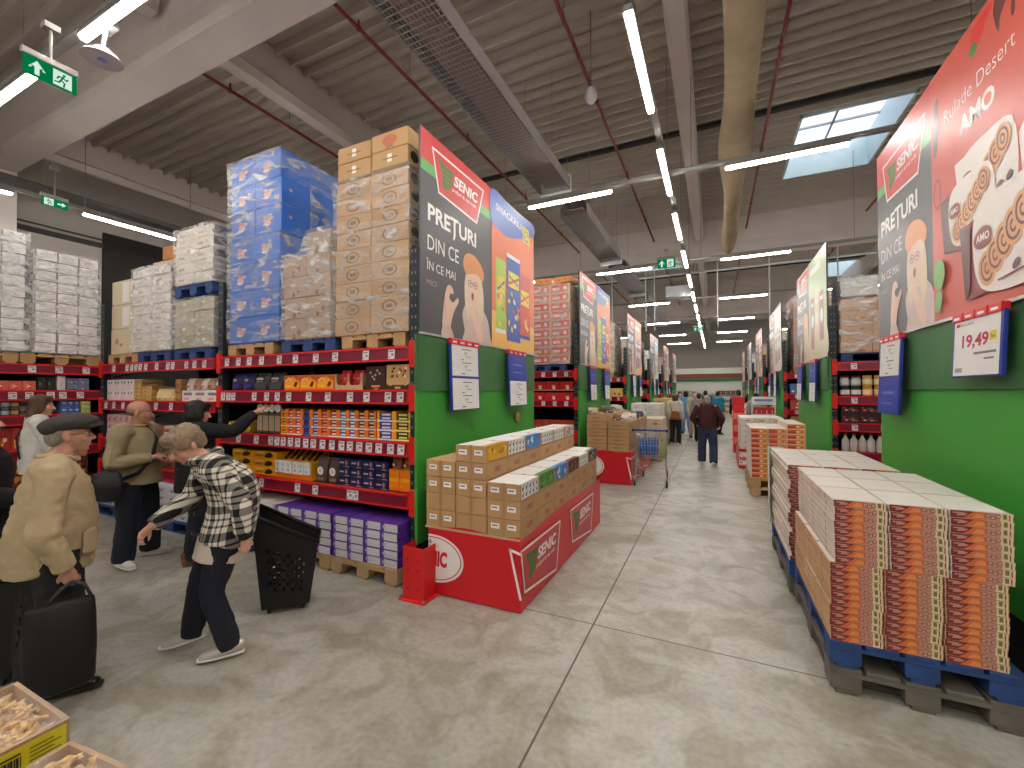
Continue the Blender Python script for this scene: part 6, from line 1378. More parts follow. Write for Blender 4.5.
def open_box(kind, cols):
    """display carton with its front panel cut low and the goods showing in the cut"""
    def f():
        a = Art((-bw / 2, -bd / 2, 0), (1, 0, 0), (0, 0, 1)); a.mi(KRAFT); a.mb.box(-bw / 2 + .003, -bd / 2 + .003, 0, bw / 2 - .003, bd / 2 - .003, bh * .97, 0, .004)
        a.h = .0006; art_lab(a, bw, bh)
        a.O, a.U, a.Vv, a.N = Vector((bw / 2, -bd / 2, 0)), Vector((0, 1, 0)), Vector((0, 0, 1)), Vector((1, 0, 0)); a.h = -.001
        c = [mat('print_%d_%d_%d' % q, q, .45) for q in cols]
        a.rect(.02, bh * .1, bd - .02, bh * .985, c[0])
        if kind == 'dots':
            for i in range(5):
                for j in range(2): a.ell(.05 + .07 * i, bh * (.3 + .38 * j), .014, .016, c[1], n=8); a.ell(.07 + .07 * i, bh * (.45 + .38 * j), .008, .01, c[2], n=6)
        else:
            r = random.Random(kind)
            for i in range(10): a.ell(r.uniform(.05, bd - .05), r.uniform(.25, .8) * bh, .03, .014, c[1 + i % 2], r.uniform(0, 3), n=8)
        a.O, a.U, a.Vv, a.N = Vector((-bw / 2, -bd / 2, bh * .97)), Vector((1, 0, 0)), Vector((0, 1, 0)), Vector((0, 0, 1)); a.h = .0004
        a.rect(.008, .008, bw - .01, bd - .008, PAPER); a.rect(bw * .8, .012, bw - .006, bd - .012, c[0])
        return a.mb.mesh('display_carton', a.mats, fix=False)
    return cached(('open', kind, cols), f)
tops3 = [('dots', ((226, 224, 220), (60, 60, 66), (120, 120, 124)), 'white spotted'), ('green', ((70, 130, 50), (110, 170, 70), (40, 90, 40)), 'green'), ('blue', ((50, 120, 196), (90, 160, 220), (226, 226, 226)), 'blue'), ('brown', ((96, 52, 44), (150, 90, 70), (60, 30, 26)), 'brown'), ('dots', ((222, 220, 214), (90, 90, 94), (140, 140, 140)), 'white'), ('mix', ((70, 60, 56), (190, 186, 180), (140, 60, 50)), 'dark mixed')]
tops2 = [('yellow', ((214, 160, 40), (236, 190, 70), (170, 120, 30)), 'yellow'), ('dots', ((226, 224, 220), (60, 60, 66), (120, 120, 124)), 'white spotted'), ('blue', ((60, 130, 206), (226, 226, 226), (90, 160, 220)), 'blue and white'), ('dots', ((222, 222, 218), (80, 80, 84), (140, 140, 140)), 'pale spotted'), ('dots', ((226, 222, 216), (90, 96, 110), (140, 140, 140)), 'plain white'), ('mix', ((200, 190, 180), (150, 60, 50), (90, 80, 70)), 'mixed')]
LAY = ['bottom', 'second', 'third', 'fourth', 'fifth']
for c, (xc, nl) in enumerate(((-2.085, 4), (-1.79, 5), (-1.496, 3))):
    for j in range(6):
        for k in range(nl):
            top = k == nl - 1
            where = '%s %s row' % (('panel side', 'middle', 'aisle side')[c], ORD[j])
            y = 3.0 + .393 * (j + .5) + rnd.uniform(-.001, .001); x = xc + rnd.uniform(-.0015, .0015)
            if top and c > 0:
                kd, cl, nm = (tops2 if c == 1 else tops3)[j]
                tag(put('display_carton', open_box(kd, cl), None, (x, y, .566 + bh * k), rnd.uniform(-.004, .004)), 'kraft display carton with %s packs on top, %s' % (nm, where), 'carton', 'open display cartons')
            else:
                lab = art_nolab if (k in (0, 1) and c == 1) or (k == 1 and c == 0) else art_lab
                me = carton_mesh(('kr', lab is art_lab), bw - .005, bd - .006, bh - .002, KRAFT, lab, art_stamp)
                tag(put('kraft_carton', me, None, (x, y, .566 + bh * k), rnd.uniform(-.004, .004)), 'closed kraft carton, %s layer, %s of the near red banner display' % (LAY[k], where), 'carton', 'closed kraft cartons')
# second red skirted display
for y, nm in ((7.95, 'near'), (9.18, 'far')):
    for i in range(3): pallet(-2.16, y, .144 * i, True, 'wood', 'pallet behind the second red banner, %s end, %s from the floor' % (nm, ORD[i]), 'pallets behind the red banners')
MB().box(-2.2, 7.86, .575, -1.37, 10.35, .592).build('sheet', KRAFT2).name = 'carton_base_board.001'; tag(bpy.data.objects['carton_base_board.001'], 'board under the cartons of the second red banner display', 'board')
skirt(-2.19, -1.355, 7.84, 10.38, .60, 'second red banner round the pallet behind the trolley')
def art_k5(a, w, h): a.rect(w * .25, h * .5, w * .75, h * .56, P_(120, 88, 60)); a.rect(w * .35, h * .35, w * .65, h * .4, P_(120, 88, 60)); a.line([(0, h * .985), (w, h * .985)], .006, P_(110, 78, 52))
for c in range(2):
    for j in range(4):
        nl = 5 if c == 0 else 4
        for k in range(nl):
            tag(put('tan_carton', carton_mesh('tan5', .38, .555, .132, KRAFT, art_k5), None, (-1.985 + .392 * c + rnd.uniform(-.004, .004), 8.16 + .57 * j, .592 + .134 * k), rnd.uniform(-.005, .005)), 'tan carton, %s layer, %s column, %s row of the second display' % (LAY[k], ('left', 'right')[c], ORD[j]), 'carton', 'tan cartons of the second display')
for i in range(14):
    c = 1 if i % 3 else 0; j = i // 4; zz = .592 + .134 * (4 if c else 5)
    me = pouch_mesh('mixbag%d' % (i % 4), .19, .13, .12, [B((206, 186, 160)), B((214, 206, 200)), B((150, 110, 80)), B((90, 90, 104))][i % 4], rnd_art([(236, 230, 220), (160, 110, 70), (90, 70, 60)], 6))
    tag(put('snack_bag', me, None, (-1.985 + .392 * c + (.09 if i % 2 else -.09), 7.98 + .16 * i, zz), rnd.uniform(-.6, .6)), 'loose snack bag on the second display cartons, %s from the near end' % ORD[i], 'bag', 'loose snack bags')
def block(x0, y0, nx, ny, nz, w, d, h, z0, body, art, key, lab, group, side=None, tape=False, off=None, name='carton', cat='carton'):
    me = carton_mesh(key, w - .007, d - .007, h - .002, body, art, side, tape)
    for k in range(nz):
        for j in range(ny):
            for i in range(nx):
                tag(put(name, me, None, (x0 + w * (i + .5) + rnd.uniform(-.001, .001) + (off(k) if off else 0), y0 + d * (j + .5), z0 + h * k), rnd.uniform(-.003, .003)), lab.format(k=('bottom' if k == 0 else 'top' if k == nz - 1 else ORD[k]), i=ORD[i], j=ORD[j]), cat, group)
pallet(-1.94, 10.75, 0, True, 'wood', 'pallet under the brown packs past the second red banner')
block(-1.93, 10.77, 2, 3, 5, .39, .38, .175, .145, B((200, 180, 156)), rnd_art([(150, 104, 70), (226, 218, 206), (120, 84, 62)], 7), 'palep', 'brown printed pack, {k} layer, {i} column, {j} row past the second banner', 'brown packs past the second banner')
pallet(-2.15, 12.35, 0, True, 'wood', 'pallet under the white packs in the middle distance')
block(-2.13, 12.37, 2, 3, 7, .39, .38, .17, .145, B((216, 214, 208)), rnd_art([(190, 190, 186)], 3), 'whtp', 'white pack, {k} layer, {i} column, {j} row in the middle distance', 'white packs in the middle distance')
pallet(-1.85, 14.75, 0, True, 'wood', 'pallet under the tan cartons beyond the white packs')
block(-1.83, 14.77, 2, 2, 5, .38, .5, .26, .145, KRAFT2, art_stamp, 'tanp', 'tan carton, {k} layer, {i} column, {j} row beyond the white packs', 'tan cartons beyond the white packs')
pallet(-2.1, 16.1, 0, True, 'wood', 'pallet under the far brown cartons')
block(-2.08, 16.12, 2, 2, 4, .39, .5, .28, .145, KRAFT, art_stamp, 'tanq', 'far brown carton, {k} layer, {i} column, {j} row', 'far brown cartons')

# ================================================================== pastry trays on two long pallet stacks, right foreground
TR_W = mat('tray_white', (218, 204, 192), .6, objvar=.05); TR_K = mat('tray_kraft', (198, 158, 118), .7, objvar=.08)
TMA, TOR, TPK, TCR, TGR = mat('tray_maroon', (122, 46, 48), .45, var=.12, scale=30), mat('tray_orange', (208, 106, 56), .45, var=.15, scale=30), mat('tray_pink', (190, 132, 120), .45), mat('tray_cream', (222, 198, 160), .5), mat('tray_green', (110, 120, 60), .5)
def tray_mesh(w, d, h, body):
    def f():
        a = Art((-w / 2, -d / 2, 0), (1, 0, 0), (0, 0, 1)); a.mi(body)
        a.mb.box(-w / 2 + .002, -d / 2, 0, w / 2 - .002, d / 2, h * .62, 0); a.mb.box(-w / 2, -d / 2, h * .6, w / 2, d / 2, h, 0)
        for h0, h1, off in ((.0, .985, .0004),):
            a.h = off; u = lambda t: t * w; v = lambda t: t * h
            a.rect(u(.02), v(h0 + .02), u(.98), v(h1), TMA); a.poly([(u(.22), v(h0 + .02)), (u(.58), v(h0 + .02)), (u(.58), v(h1)), (u(.40), v(h1))], TOR); a.poly([(u(.36), v(h0 + .1 * (h1 - h0))), (u(.56), v(h0 + .2 * (h1 - h0))), (u(.54), v(h0 + .7 * (h1 - h0))), (u(.44), v(h0 + .8 * (h1 - h0)))], mat('tray_amber', (220, 140, 84), .45)); a.rect(u(.06), v(h0 + .62 * (h1 - h0)), u(.24), v(h0 + .8 * (h1 - h0)), TPK)
            a.poly([(u(.12), v(h0 + .3 * (h1 - h0))), (u(.26), v(h0 + .4 * (h1 - h0))), (u(.3), v(h0 + .7 * (h1 - h0))), (u(.14), v(h0 + .6 * (h1 - h0)))], TPK)
            a.rect(u(.58), v(h0 + .02), u(.80), v(h1), TPK); a.rect(u(.80), v(h0 + .02), u(.98), v(h1), TCR); a.rect(u(.84), v(h0 + .3 * (h1 - h0)), u(.90), v(h1 * .95), TGR); a.rect(u(.93), v(h0 + .1), u(.95), v(h1 * .9), TMA)
            for i in range(3): a.ell(u(.615 + .075 * i), v((h0 + h1) / 2 + .12 * (-1) ** i), .0105, h * .26, TMA, n=10); a.ell(u(.615 + .075 * i), v((h0 + h1) / 2 + .12 * (-1) ** i), .007, h * .17, TCR, n=8); a.ell(u(.615 + .075 * i), v((h0 + h1) / 2 + .12 * (-1) ** i), .0035, h * .09, TMA, n=6)
        # long side: seam and small slot
        a.O, a.U, a.Vv, a.N = Vector((-w / 2, d / 2, 0)), Vector((0, -1, 0)), Vector((0, 0, 1)), Vector((-1, 0, 0)); a.h = .0004
        a.rect(.0, h * .60, d, h * .64, TCR); a.rect(d * .47, h * .1, d * .5, h * .9, P_(96, 66, 50))
        a.O, a.U, a.Vv, a.N = Vector((-w / 2, -d / 2, h)), Vector((1, 0, 0)), Vector((0, 1, 0)), Vector((0, 0, 1)); a.h = .0003
        a.rect(w * .02, d * .02, w * .98, d * .98, mat('tray_lid', (212, 206, 198), .4, objvar=.04, var=.08, scale=5)); a.rect(w * .02, d * .01, w * .98, d * .025, TMA); a.rect(w * .97, d * .02, w * .985, d * .98, P_(170, 110, 100))
        return a.mb.mesh('pastry_tray', a.mats, fix=False)
    return cached(('tray', w, d, h, body.name), f)
for y, nm in ((2.985, 'near'), (4.22, 'far')):
    for i, kd in ((0, 'grey'), (1, 'blue')):
        pallet(.575 if nm == 'near' else .545, y, .144 * i, True, kd, '%s pallet, %s of the %s pair under the right pastry trays' % ('worn grey' if kd == 'grey' else 'blue painted', ('lower', 'upper')[i], nm))
TW, TD, TH = .246, .385, .0395
def stack(x0, y0, nm, shift):
    rest = MB()
    for k in range(20):
        for j in range(3):
            for i in range(3):
                x = x0 + TW * (i + .5) + shift(k, i) + rnd.uniform(-.0012, .0012); y = y0 + TD * (j + .5) + rnd.uniform(-.0012, .0012); z = .2885 + TH * k
                vis = k == 19 or (i == 0) or (nm == 'near' and j == 0)
                if not vis: rest.box(x - TW / 2 + .02, y - TD / 2 + .014, z, x + TW / 2 - .02, y + TD / 2 - .014, z + TH - .002); continue
                body = TR_K if (nm == 'near' and k < 11) else TR_W
                tag(put('pastry_tray', tray_mesh(TW - .006, TD - .006, TH - .0012, body), None, (x, y, z), rnd.uniform(-.003, .003)),
                    'pastry tray, %s layer up, %s column, %s row, %s right stack' % (ORD[k], ('left', 'middle', 'right')[i], ('front', 'middle', 'rear')[j], nm), 'pastry tray', 'pastry trays in the %s right stack' % nm)
    r = rest.build('pastry_tray', TR_W); tag(r, 'inner pastry trays filling the %s right stack' % nm, 'pastry tray', 'inner pastry trays'); r['kind'] = 'stuff'
stack(.60, 2.99, 'near', lambda k, i: (-.022 if k < 11 else 0) + (-.006 if k < 5 else 0) + .006 * noise.noise((k * .7, 1.3, 0)))
stack(.545, 4.22, 'far', lambda k, i: .012 * sin(k * 1.3) + .01 * noise.noise((k * .9, 4.1, 0)))
mb = MB(); mb.box(.512, 5.30, .29, .518, 5.40, 1.09); mb.box(.512, 5.394, .29, .66, 5.40, 1.09); tag(mb.build('corner_board', mat('white_card', (214, 216, 210), .5)), 'white upright card at the far left corner of the pastry stacks', 'card')
# second pallet of trays further along
for i in range(1): pallet(.505, 7.93, .144 * i, True, 'wood', 'wooden pallet under the second stack of pastry trays')
pallet(.505, 7.93, .144, True, 'wood', 'upper wooden pallet under the second stack of pastry trays')
def t2(i, h):
    def art(a, w, hh): a.rect(.004, hh * .04, w - .004, hh * .9, P_(214, 110, 56)); a.rect(w * .04, hh * .14, w * .45, hh * .55, P_(180, 52, 44)); a.ell(w * .58, hh * .45, w * .09, hh * .28, P_(236, 196, 120), n=10); a.rect(w * .7, hh * .1, w * .95, hh * .8, P_(222, 160, 76)); a.ell(w * .8, hh * .45, w * .06, hh * .22, P_(190, 90, 50), n=10)
    return carton_mesh(('t2', h), .245, .375, h - .002, mat('tray_white', (218, 204, 192)), art, None, mat('tray_lid', (212, 206, 198)), .003)
for i, nl in enumerate((10, 10, 11)):
    for k in range(nl):
        for j in range(3):
            tag(put('pastry_box', t2(i, .08), None, (.52 + .25 * (i + .5), 7.95 + .385 * (j + .5), .2885 + .08 * k), rnd.uniform(-.004, .004)), 'orange pastry box, %s layer, %s column, %s row, second right stack' % (ORD[k], ('left', 'middle', 'right')[i], ('front', 'middle', 'rear')[j]), 'pastry box', 'pastry boxes in the second right stack')
# farther right displays
pallet(.505, 10.62, 0, True, 'wood', 'pallet inside the right red banner, lower'); pallet(.505, 10.62, .144, True, 'wood', 'pallet inside the right red banner, upper')
skirt(.46, 1.35, 10.55, 11.9, .42, 'right red banner with a white emblem beyond the pastry boxes')
MB().box(.49, 10.6, .288, 1.32, 11.85, .41).build('sheet', KRAFT2).name = 'carton_base_board.002'; tag(bpy.data.objects['carton_base_board.002'], 'board under the white boxes on the right red banner', 'board')
block(.5, 10.62, 3, 3, 6, .27, .4, .115, .411, B((222, 214, 204)), rnd_art([(206, 130, 60), (230, 190, 120)], 4), 'rb3', 'white and orange box, {k} layer, {i} column, {j} row on the right red banner', 'white orange boxes')
o = empty('red_display_stand', (.58, 13.35, 0)); tag(o, 'tall slim red display stand at the right of the aisle', 'display stand')
mb = MB(); mb.box(-.14, -.2, 0, .14, .2, 1.3, bev=.01); mb.build('column', RED_PAINT, o); mb = MB(); mb.box(-.15, -.21, 1.3, .15, .21, 1.52, bev=.01); mb.build('header', RED_B, o)
for k in range(3): MB().box(-.13, -.23, .25 + .33 * k, .13, -.2, .42 + .33 * k, bev=.004).build('pocket', P_(224, 120, 110), o)
for k in range(5): MB().box(-.152, -.16, .12 + .22 * k, -.141, .16, .26 + .22 * k, bev=.003).build('side_pocket', P_(236, 190, 180), o)
o = empty('promotion_rack', (1.12, 12.75, 0)); tag(o, 'pale rack of red packs with a printed header beyond the pastry boxes', 'display rack')
mb = MB()
for x in (-.26, .24): mb.box(x, -.2, 0, x + .02, .2, 1.5)
mb.build('side_panel', P_(200, 206, 206), o)
for k in range(4): MB().box(-.24, -.2, .1 + .32 * k, .24, .2, .13 + .32 * k).build('shelf', P_(206, 200, 190), o)
a = Art((-.26, -.205, 1.33), (1, 0, 0), (0, 0, 1)); a.rect(0, 0, .52, .2, P_(216, 220, 224)); a.rect(.05, .08, .45, .14, P_(120, 130, 160)); a.rect(.1, .03, .4, .05, P_(170, 180, 190)); a.build('header', o)
block(.885, 12.58, 4, 1, 1, .116, .2, .17, 1.095, C_RED, rb, 'prp', '{i} red pack on the top shelf of the pale rack', 'red packs on the pale rack', name='red_pack', cat='pack')
block(.885, 12.58, 4, 1, 1, .116, .2, .2, .775, B((200, 60, 50)), rb, 'prq', '{i} red pack on the second shelf of the pale rack', 'red packs lower on the pale rack', name='red_pack', cat='pack')
pallet(.52, 14.6, 0, True, 'wood', 'pallet under the far right white boxes')
block(.53, 14.62, 3, 2, 6, .26, .5, .19, .145, B((220, 212, 204)), rnd_art([(206, 110, 70), (170, 40, 40)], 4), 'rb4', 'far right white box, {k} layer, {i} column, {j} row', 'far right white boxes')

# ================================================================== white shelving and a counter at the far end
for i, x in enumerate((-4.6, -3.0, -1.4, .2, 1.8)):
    o = empty('shelf_unit', (x, 36.6, 0)); tag(o, 'white shelf unit at the far end of the hall, %s from left' % ORD[i], 'shelf unit', 'white shelf units at the far end')
    mb = MB()
    for s in (0, 1.42): mb.box(s, 0, 0, s + .04, .5, 1.75)
    mb.box(0, .46, 0, 1.46, .5, 1.75); mb.build('frame', B((206, 206, 200)), o)
    for k in range(4): MB().box(.04, 0, .1 + .42 * k, 1.42, .46, .13 + .42 * k).build('shelf', B((206, 206, 200)), o)
    F = Frame(x + .06, 36.62)
    for k in range(4):
        c = pal[(i + k) % 7]
        shelf_row(F, 'far_goods', ('fg', c), 0, 1.34, 4, .135 + .42 * k, .26, .3, B(c[0]), rnd_art([c[1]], 3), '{i} goods carton on shelf %s of the %s far shelf unit' % (('one', 'two', 'three', 'four')[k], ORD[i]), 'carton', 'goods on the far shelf units', y=0)
# ================================================================== baskets, trolley, biscuit trays
def holed_panel(mb, P, nu, nv, hole, m=0):
    """sheet of cells, each with a round hole where hole(i, j) says so; P(u, v) gives the point"""
    for i in range(nu):
        for j in range(nv):
            u0, u1, v0, v1 = i / nu, (i + 1) / nu, j / nv, (j + 1) / nv
            if not hole(i, j): mb.quad(P(u0, v0), P(u1, v0), P(u1, v1), P(u0, v1), m); continue
            sq, ci = [], []
            for k in range(12):
                a = 2 * pi * k / 12; c, s = cos(a), sin(a); q = max(abs(c), abs(s)); sq.append(P((u0 + u1) / 2 + c / q * (u1 - u0) / 2, (v0 + v1) / 2 + s / q * (v1 - v0) / 2)); ci.append(P((u0 + u1) / 2 + c * .40 * (u1 - u0), (v0 + v1) / 2 + s * .40 * (v1 - v0)))
            mb.add(sq + ci, [(k, (k + 1) % 12, 12 + (k + 1) % 12, 12 + k) for k in range(12)], m)
def basket(loc, rz, tilt, label, W=.40, D=.30, H=.66, low=None):
    low = low or H; top = lambda x, w: H + (low - H) * (x + w) / (2 * w)
    o = empty('rolling_basket', loc, rz); o.rotation_euler = (0, tilt, rz); tag(o, label, 'shopping basket', 'black rolling baskets')
    def ring(t): s = .72 + .28 * t; return W / 2 * s, D / 2 * s
    mb = MB()
    for side in range(4):
        def P(u, v, side=side):
            w, d = ring(v)
            x, y = [(-w + 2 * w * u, -d), (w, -d + 2 * d * u), (w - 2 * w * u, d), (-w, d - 2 * d * u)][side]; return (x, y, .05 + (top(x, w) - .05) * v)
        nu = 12 if side % 2 == 0 else 9
        hl = lambda i, j, nu=nu: 2 <= i < nu - 2 and 3 <= j <= 10 and (i + j) % 2 == 0
        holed_panel(mb, P, nu, 16, hl)
    w, d = ring(0); mb.quad((-w, -d, .05), (w, -d, .05), (w, d, .05), (-w, d, .05)); b = mb.build('basket_shell', BLACKP, o, fix=False); sm = b.modifiers.new('t', 'SOLIDIFY'); sm.thickness = .006
    w, d = ring(1); mb = MB(); mb.tube([(-w, -d, H), (w, -d, low), (w, d, low), (-w, d, H)], .016, 8, closed=True, smooth=True); mb.build('rim', BLACKP, o)
    w, d = ring(0)
    for x in (-w * .7, w * .7):
        for y in (-d * .7, d * .7): mb = MB(); mb.cyl((x - .012, y, .025), (x + .012, y, .025), .025, n=12); mb.box(x - .015, y - .012, .025, x + .015, y + .012, .06); mb.build('wheel', mat('dark_rubber', (34, 34, 36), .7), o)
    w, d = ring(1); mb = MB(); mb.tube([(-w, -.06, H - .02), (-w - .015, -.06, H + .16), (-w - .015, .06, H + .16), (-w, .06, H - .02)], .011, 8); mb.build('pull_handle', BLACKP, o)
    return o
bk = basket((-3.09, 2.35, 0.0), .82, 0, 'black perforated rolling basket behind the woman in the plaid coat', .46, .32, .78, .52)
basket((-3.87, .99, 0.0), .9, .0, 'black perforated basket at the left edge behind the man in the flat cap', .34, .27, .62)
# --- shopping trolley
o = empty('shopping_trolley', (-1.04, 7.95, 0), .03); tag(o, 'wire shopping trolley with a blue handle beside the second red banner', 'shopping trolley')
mb = MB(); r = .0032; W0, W1, L0, L1, Z0c, Z1c = .27, .22, 0.0, .92, .48, .95
def wall_pt(s, t, v):                                    # s: -1/1 side, t along, v height
    return (s * (W0 + (W1 - W0) * t) * (.88 + .12 * v), L0 + .06 * (1 - v) + (L1 - .08 * (1 - v)) * t, Z0c + .10 * t + (Z1c - Z0c - .08 * t) * v)
for s in (-1, 1):
    for k in range(19): mb.tube([wall_pt(s, k / 18, 0), wall_pt(s, k / 18, 1)], r, 5)
    for v in (0, .25, .5, .75, 1): mb.tube([wall_pt(s, 0, v), wall_pt(s, 1, v)], r * (1.8 if v in (0, 1) else 1), 5)
for t in (0, 1):
    for k in range(11): a = k / 10; mb.tube([tuple(Vector(wall_pt(-1, t, 0)).lerp(Vector(wall_pt(1, t, 0)), a)), tuple(Vector(wall_pt(-1, t, 1)).lerp(Vector(wall_pt(1, t, 1)), a))], r, 5)
    for v in (0, .25, .5, .75, 1): mb.tube([wall_pt(-1, t, v), wall_pt(1, t, v)], r * (1.8 if v in (0, 1) else 1), 5)
for k in range(13): mb.tube([wall_pt(-1, k / 12, 0), wall_pt(1, k / 12, 0)], r, 5)
for k in range(7): a = k / 6; mb.tube([tuple(Vector(wall_pt(-1, 0, 0)).lerp(Vector(wall_pt(1, 0, 0)), a)), tuple(Vector(wall_pt(-1, 1, 0)).lerp(Vector(wall_pt(1, 1, 0)), a))], r, 5)
mb.build('wire_basket', CHROME, o)
for s in (-1, 1):
    MB().tube([(s * .27, -.10, 1.0), (s * .27, -.02, .92), (s * .25, .06, .46), (s * .25, .10, .30), (s * .27, -.02, .14)], .012, 8).build('frame_tube', CHROME, o)
    MB().tube([(s * .25, .10, .30), (s * .23, .5, .24), (s * .22, .86, .14)], .012, 8).build('frame_tube', CHROME, o)
MB().tube([(-.23, .5, .24), (.23, .5, .24)], .009, 8).build('cross_tube', CHROME, o)
for s, y in ((-1, -.02), (1, -.02), (-1, .86), (1, .86)):
    x = s * (.27 if y < 0 else .22); w = MB(); w.cyl((x - .012, y - .03, .06), (x + .012, y - .03, .06), .06, n=18); q = w.build('wheel', mat('dark_rubber', (34, 34, 36), .7), o)
    w = MB(); w.box(x - .022, y - .045, .05, x - .015, y + .015, .15); w.box(x + .015, y - .045, .05, x + .022, y + .015, .15); w.cyl((x, y, .12), (x, y, .17), .02, n=10); w.build('wheel_fork', CHROME, q)
MB().cyl((-.28, -.10, 1.0), (.28, -.10, 1.0), .017, n=12).build('handle', mat('blue_handle', (36, 48, 120), .4), o)
for s in (-1, 1): MB().box(s * .285 - .02, -.13, .975, s * .285 + .02, -.07, 1.025, bev=.008).build('handle_clip', mat('blue_handle', (36, 48, 120), .4), o)
c = empty('water_bottle_pack', (-1.09, 8.2, .535), .03); tag(c, 'blue film wrapped pack of bottles inside the trolley', 'bottle pack')
wb = bottle_mesh('water', .047, .30, mat('blue_bottle', (70, 120, 190), .25), mat('bottle_cap', (40, 80, 160), .4))
for i in range(3):
    for k in range(2): put('bottle', wb, c, (-.11 + .1 * i, -.05 + .1 * k, 0))
wrap_mesh(-.16, -.105, .0, .16, .105, .285, 3, .008).build('film', film('blue_pack_film', .55, (80, 130, 206), 7), c)
c = tag(put('green_bottle', bottle_mesh('grnb', .05, .30, mat('yellow_green_bottle', (170, 190, 110), .3), P_(110, 150, 60)), None, (-.868, 8.15, .53)), 'yellow green bottle at the right of the trolley', 'bottle')
c = tag(put('sweet_pack', pouch_mesh('cream_p', .14, .08, .12, B((226, 206, 160)), rnd_art([(200, 150, 90)], 3)), None, (-.94, 8.385, .555), .1), 'cream packet behind the green bottle in the trolley', 'packet')
# --- trays of twisted biscuits, bottom left
BISC = mat('baked_biscuit', (222, 182, 122), .7, var=.25, scale=20, bump=.3, bscale=60); BOXK = mat('biscuit_tray_card', (172, 138, 100), .7, var=.1)
def biscuit_mesh(seed):
    def f():
        r = random.Random(seed); mb = MB(); L = .078; n = 12
        for ph in (0, pi):                                        # two ribbons of dough twisted round each other
            rings = []
            for q in range(n + 1):
                t = q / n; a = t * 7 + ph; c = Vector((-L / 2 + L * t + r.uniform(-.001, .001), .0065 * sin(a), .010 + .005 * cos(a))); s = .0035 + .0055 * sin(pi * (.12 + .76 * t))
                rings.append([(c.x, c.y + s * 1.35 * cos(b) * cos(a) - s * .5 * sin(b) * sin(a), c.z + s * 1.35 * cos(b) * sin(a) * .7 + s * .6 * sin(b)) for b in [2 * pi * k / 8 for k in range(8)]])
            mb.loft(rings)
        mb.ell((-L * .45, .007, .01), (.011, .007, .006), None, 8, 6); mb.ell((L * .45, -.007, .01), (.011, .007, .006), None, 8, 6)
        return mb.mesh('biscuit', BISC)
    return cached(('bisc', seed), f)
def biscuit_tray(x, y, z, rz, label, W=.39, D=.56, h=.092, full=True, group=None):
    """x runs across the tray, the labelled side faces local +X"""
    o = empty('biscuit_tray', (x, y, z), rz); tag(o, label, 'biscuit tray', group)
    mb = MB(); t = .012
    mb.box(-W / 2, -D / 2, 0, W / 2, D / 2, .006); mb.box(-W / 2, -D / 2, .006, -W / 2 + t, D / 2, h); mb.box(W / 2 - t, -D / 2, .006, W / 2, D / 2, h); mb.box(-W / 2 + t, -D / 2, .006, W / 2 - t, -D / 2 + t, h); mb.box(-W / 2 + t, D / 2 - t, .006, W / 2 - t, D / 2, h)
    mb.build('card_tray', BOXK, o)
    if not full: return o
    r = random.Random(int(x * 100))
    MB().box(-W / 2 + t, -D / 2 + t, .006, W / 2 - t, D / 2 - t, .045).build('biscuit_layer', BISC, o)
    for i in range(7):
        for q in range(14):
            b = put('biscuit', biscuit_mesh(r.randint(0, 5)), o, (-W / 2 + .052 + .048 * i + r.uniform(-.012, .012), -D / 2 + .04 + .037 * q + r.uniform(-.01, .01), .044 + r.uniform(0, .022))); b.rotation_euler = (r.uniform(-.4, .4), r.uniform(-.35, .35), r.uniform(-1.6, 1.6))
    a = Art((W / 2, -D / 2 + .02, 0), (0, 1, 0), (0, 0, 1)); YL = mat('yellow_label', (222, 206, 40), .45); a.rect(D * .66, h * .14, D * .95, h * .9, YL)
    for k in range(14): a.rect(D * (.685 + .007 * k), h * .28, D * (.688 + .007 * k + .002 * (k % 3)), h * .6, INK)
    a.rect(D * .685, h * .66, D * .78, h * .72, INK)
    for k in range(4): a.rect(D * .81, h * (.28 + .13 * k), D * (.93 - .03 * (k % 2)), h * (.33 + .13 * k), mat('olive_ink', (130, 124, 30), .5))
    a.build('yellow_label', o)
    nx, ny = 14, 20; vs = []
    for jj in range(ny + 1):
        for i in range(nx + 1): u, v = i / nx, jj / ny; px, py = -W / 2 + W * u, -D / 2 + D * v; vs.append((px, py, h + .002 + .006 * noise.noise((px * 14, py * 14, x)) * (0 < i < nx and 0 < jj < ny)))
    m = MB(); m.add(vs, [(jj * (nx + 1) + i, jj * (nx + 1) + i + 1, (jj + 1) * (nx + 1) + i + 1, (jj + 1) * (nx + 1) + i) for jj in range(ny) for i in range(nx)], 0, True); m.build('clear_film', film('tray_film', .16, (240, 240, 240), 12, .08, (1, 1, 1)), o, fix=False)
    return o
pallet(-2.20, -.30, 0, True, 'wood', 'wooden pallet under the biscuit trays at the bottom left corner')
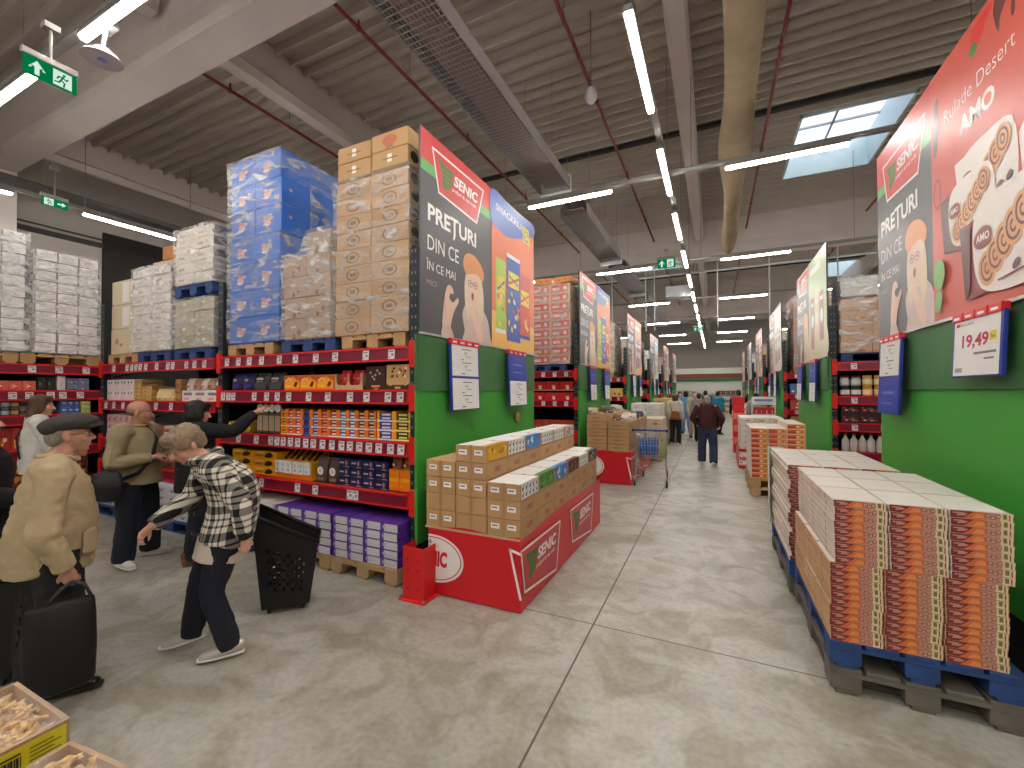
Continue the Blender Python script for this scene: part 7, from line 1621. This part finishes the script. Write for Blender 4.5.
for k in range(6): biscuit_tray(-1.99, .345, .144 + .0935 * k, 0, 'twisted biscuit tray, %s up the farther stack at the bottom left' % ORD[k] if k < 5 else 'topmost farther tray of twisted biscuits with a yellow label, bottom left', full=k == 5, group='biscuit trays, farther stack')
pallet(-1.78, -.30, 0, True, 'wood', 'wooden pallet under the nearer biscuit trays at the bottom left') if False else None
for k in range(6): biscuit_tray(-1.475, .335, .144 + .0915 * k - (.0 if k < 5 else 0), .10, 'twisted biscuit tray, %s up the nearer stack at the bottom left' % ORD[k] if k < 5 else 'topmost nearer tray of twisted biscuits at the bottom photo edge', h=.09, full=k == 5, group='biscuit trays, nearer stack')
EXPOSURE = 0.9
# ================================================================== light and camera
w = bpy.data.worlds.new('daylight'); bpy.context.scene.world = w; w.use_nodes = True
bg = w.node_tree.nodes['Background']; sk = w.node_tree.nodes.new('ShaderNodeTexSky')
sk.sky_type = 'HOSEK_WILKIE'; sk.turbidity = 4; sk.sun_direction = Vector((.4, -.5, .75)).normalized()
hz = w.node_tree.nodes.new('ShaderNodeHueSaturation'); hz.inputs['Saturation'].default_value = .35
w.node_tree.links.new(sk.outputs[0], hz.inputs['Color']); w.node_tree.links.new(hz.outputs[0], bg.inputs[0]); bg.inputs[1].default_value = 9.0     # hazy white daylight above the skylights
cd = bpy.data.cameras.new('camera'); cam = bpy.data.objects.new('camera', cd); COL.objects.link(cam)
cd.sensor_fit = 'HORIZONTAL'; cd.sensor_width = 36; cd.lens = 429.49 / 1024 * 36; cd.clip_start = .05; cd.clip_end = 200
R = Matrix(((0.9043, 0.0100, 0.4268), (0.4268, -0.0130, -0.9043), (-0.0035, 0.9999, -0.0160)))
cam.matrix_world = Matrix.Translation((0, 0, 1.7)) @ R.to_4x4()
sc = bpy.context.scene; sc.camera = cam
sc.view_settings.view_transform = 'Standard'; sc.view_settings.look = 'None'; sc.view_settings.gamma = 1; sc.view_settings.use_curve_mapping = False
sc.view_settings.exposure = EXPOSURE
sc.cycles.max_bounces = 7; sc.cycles.transparent_max_bounces = 24
bpy.data.batch_remove(TRASH); bpy.data.scenes.remove(WORK)
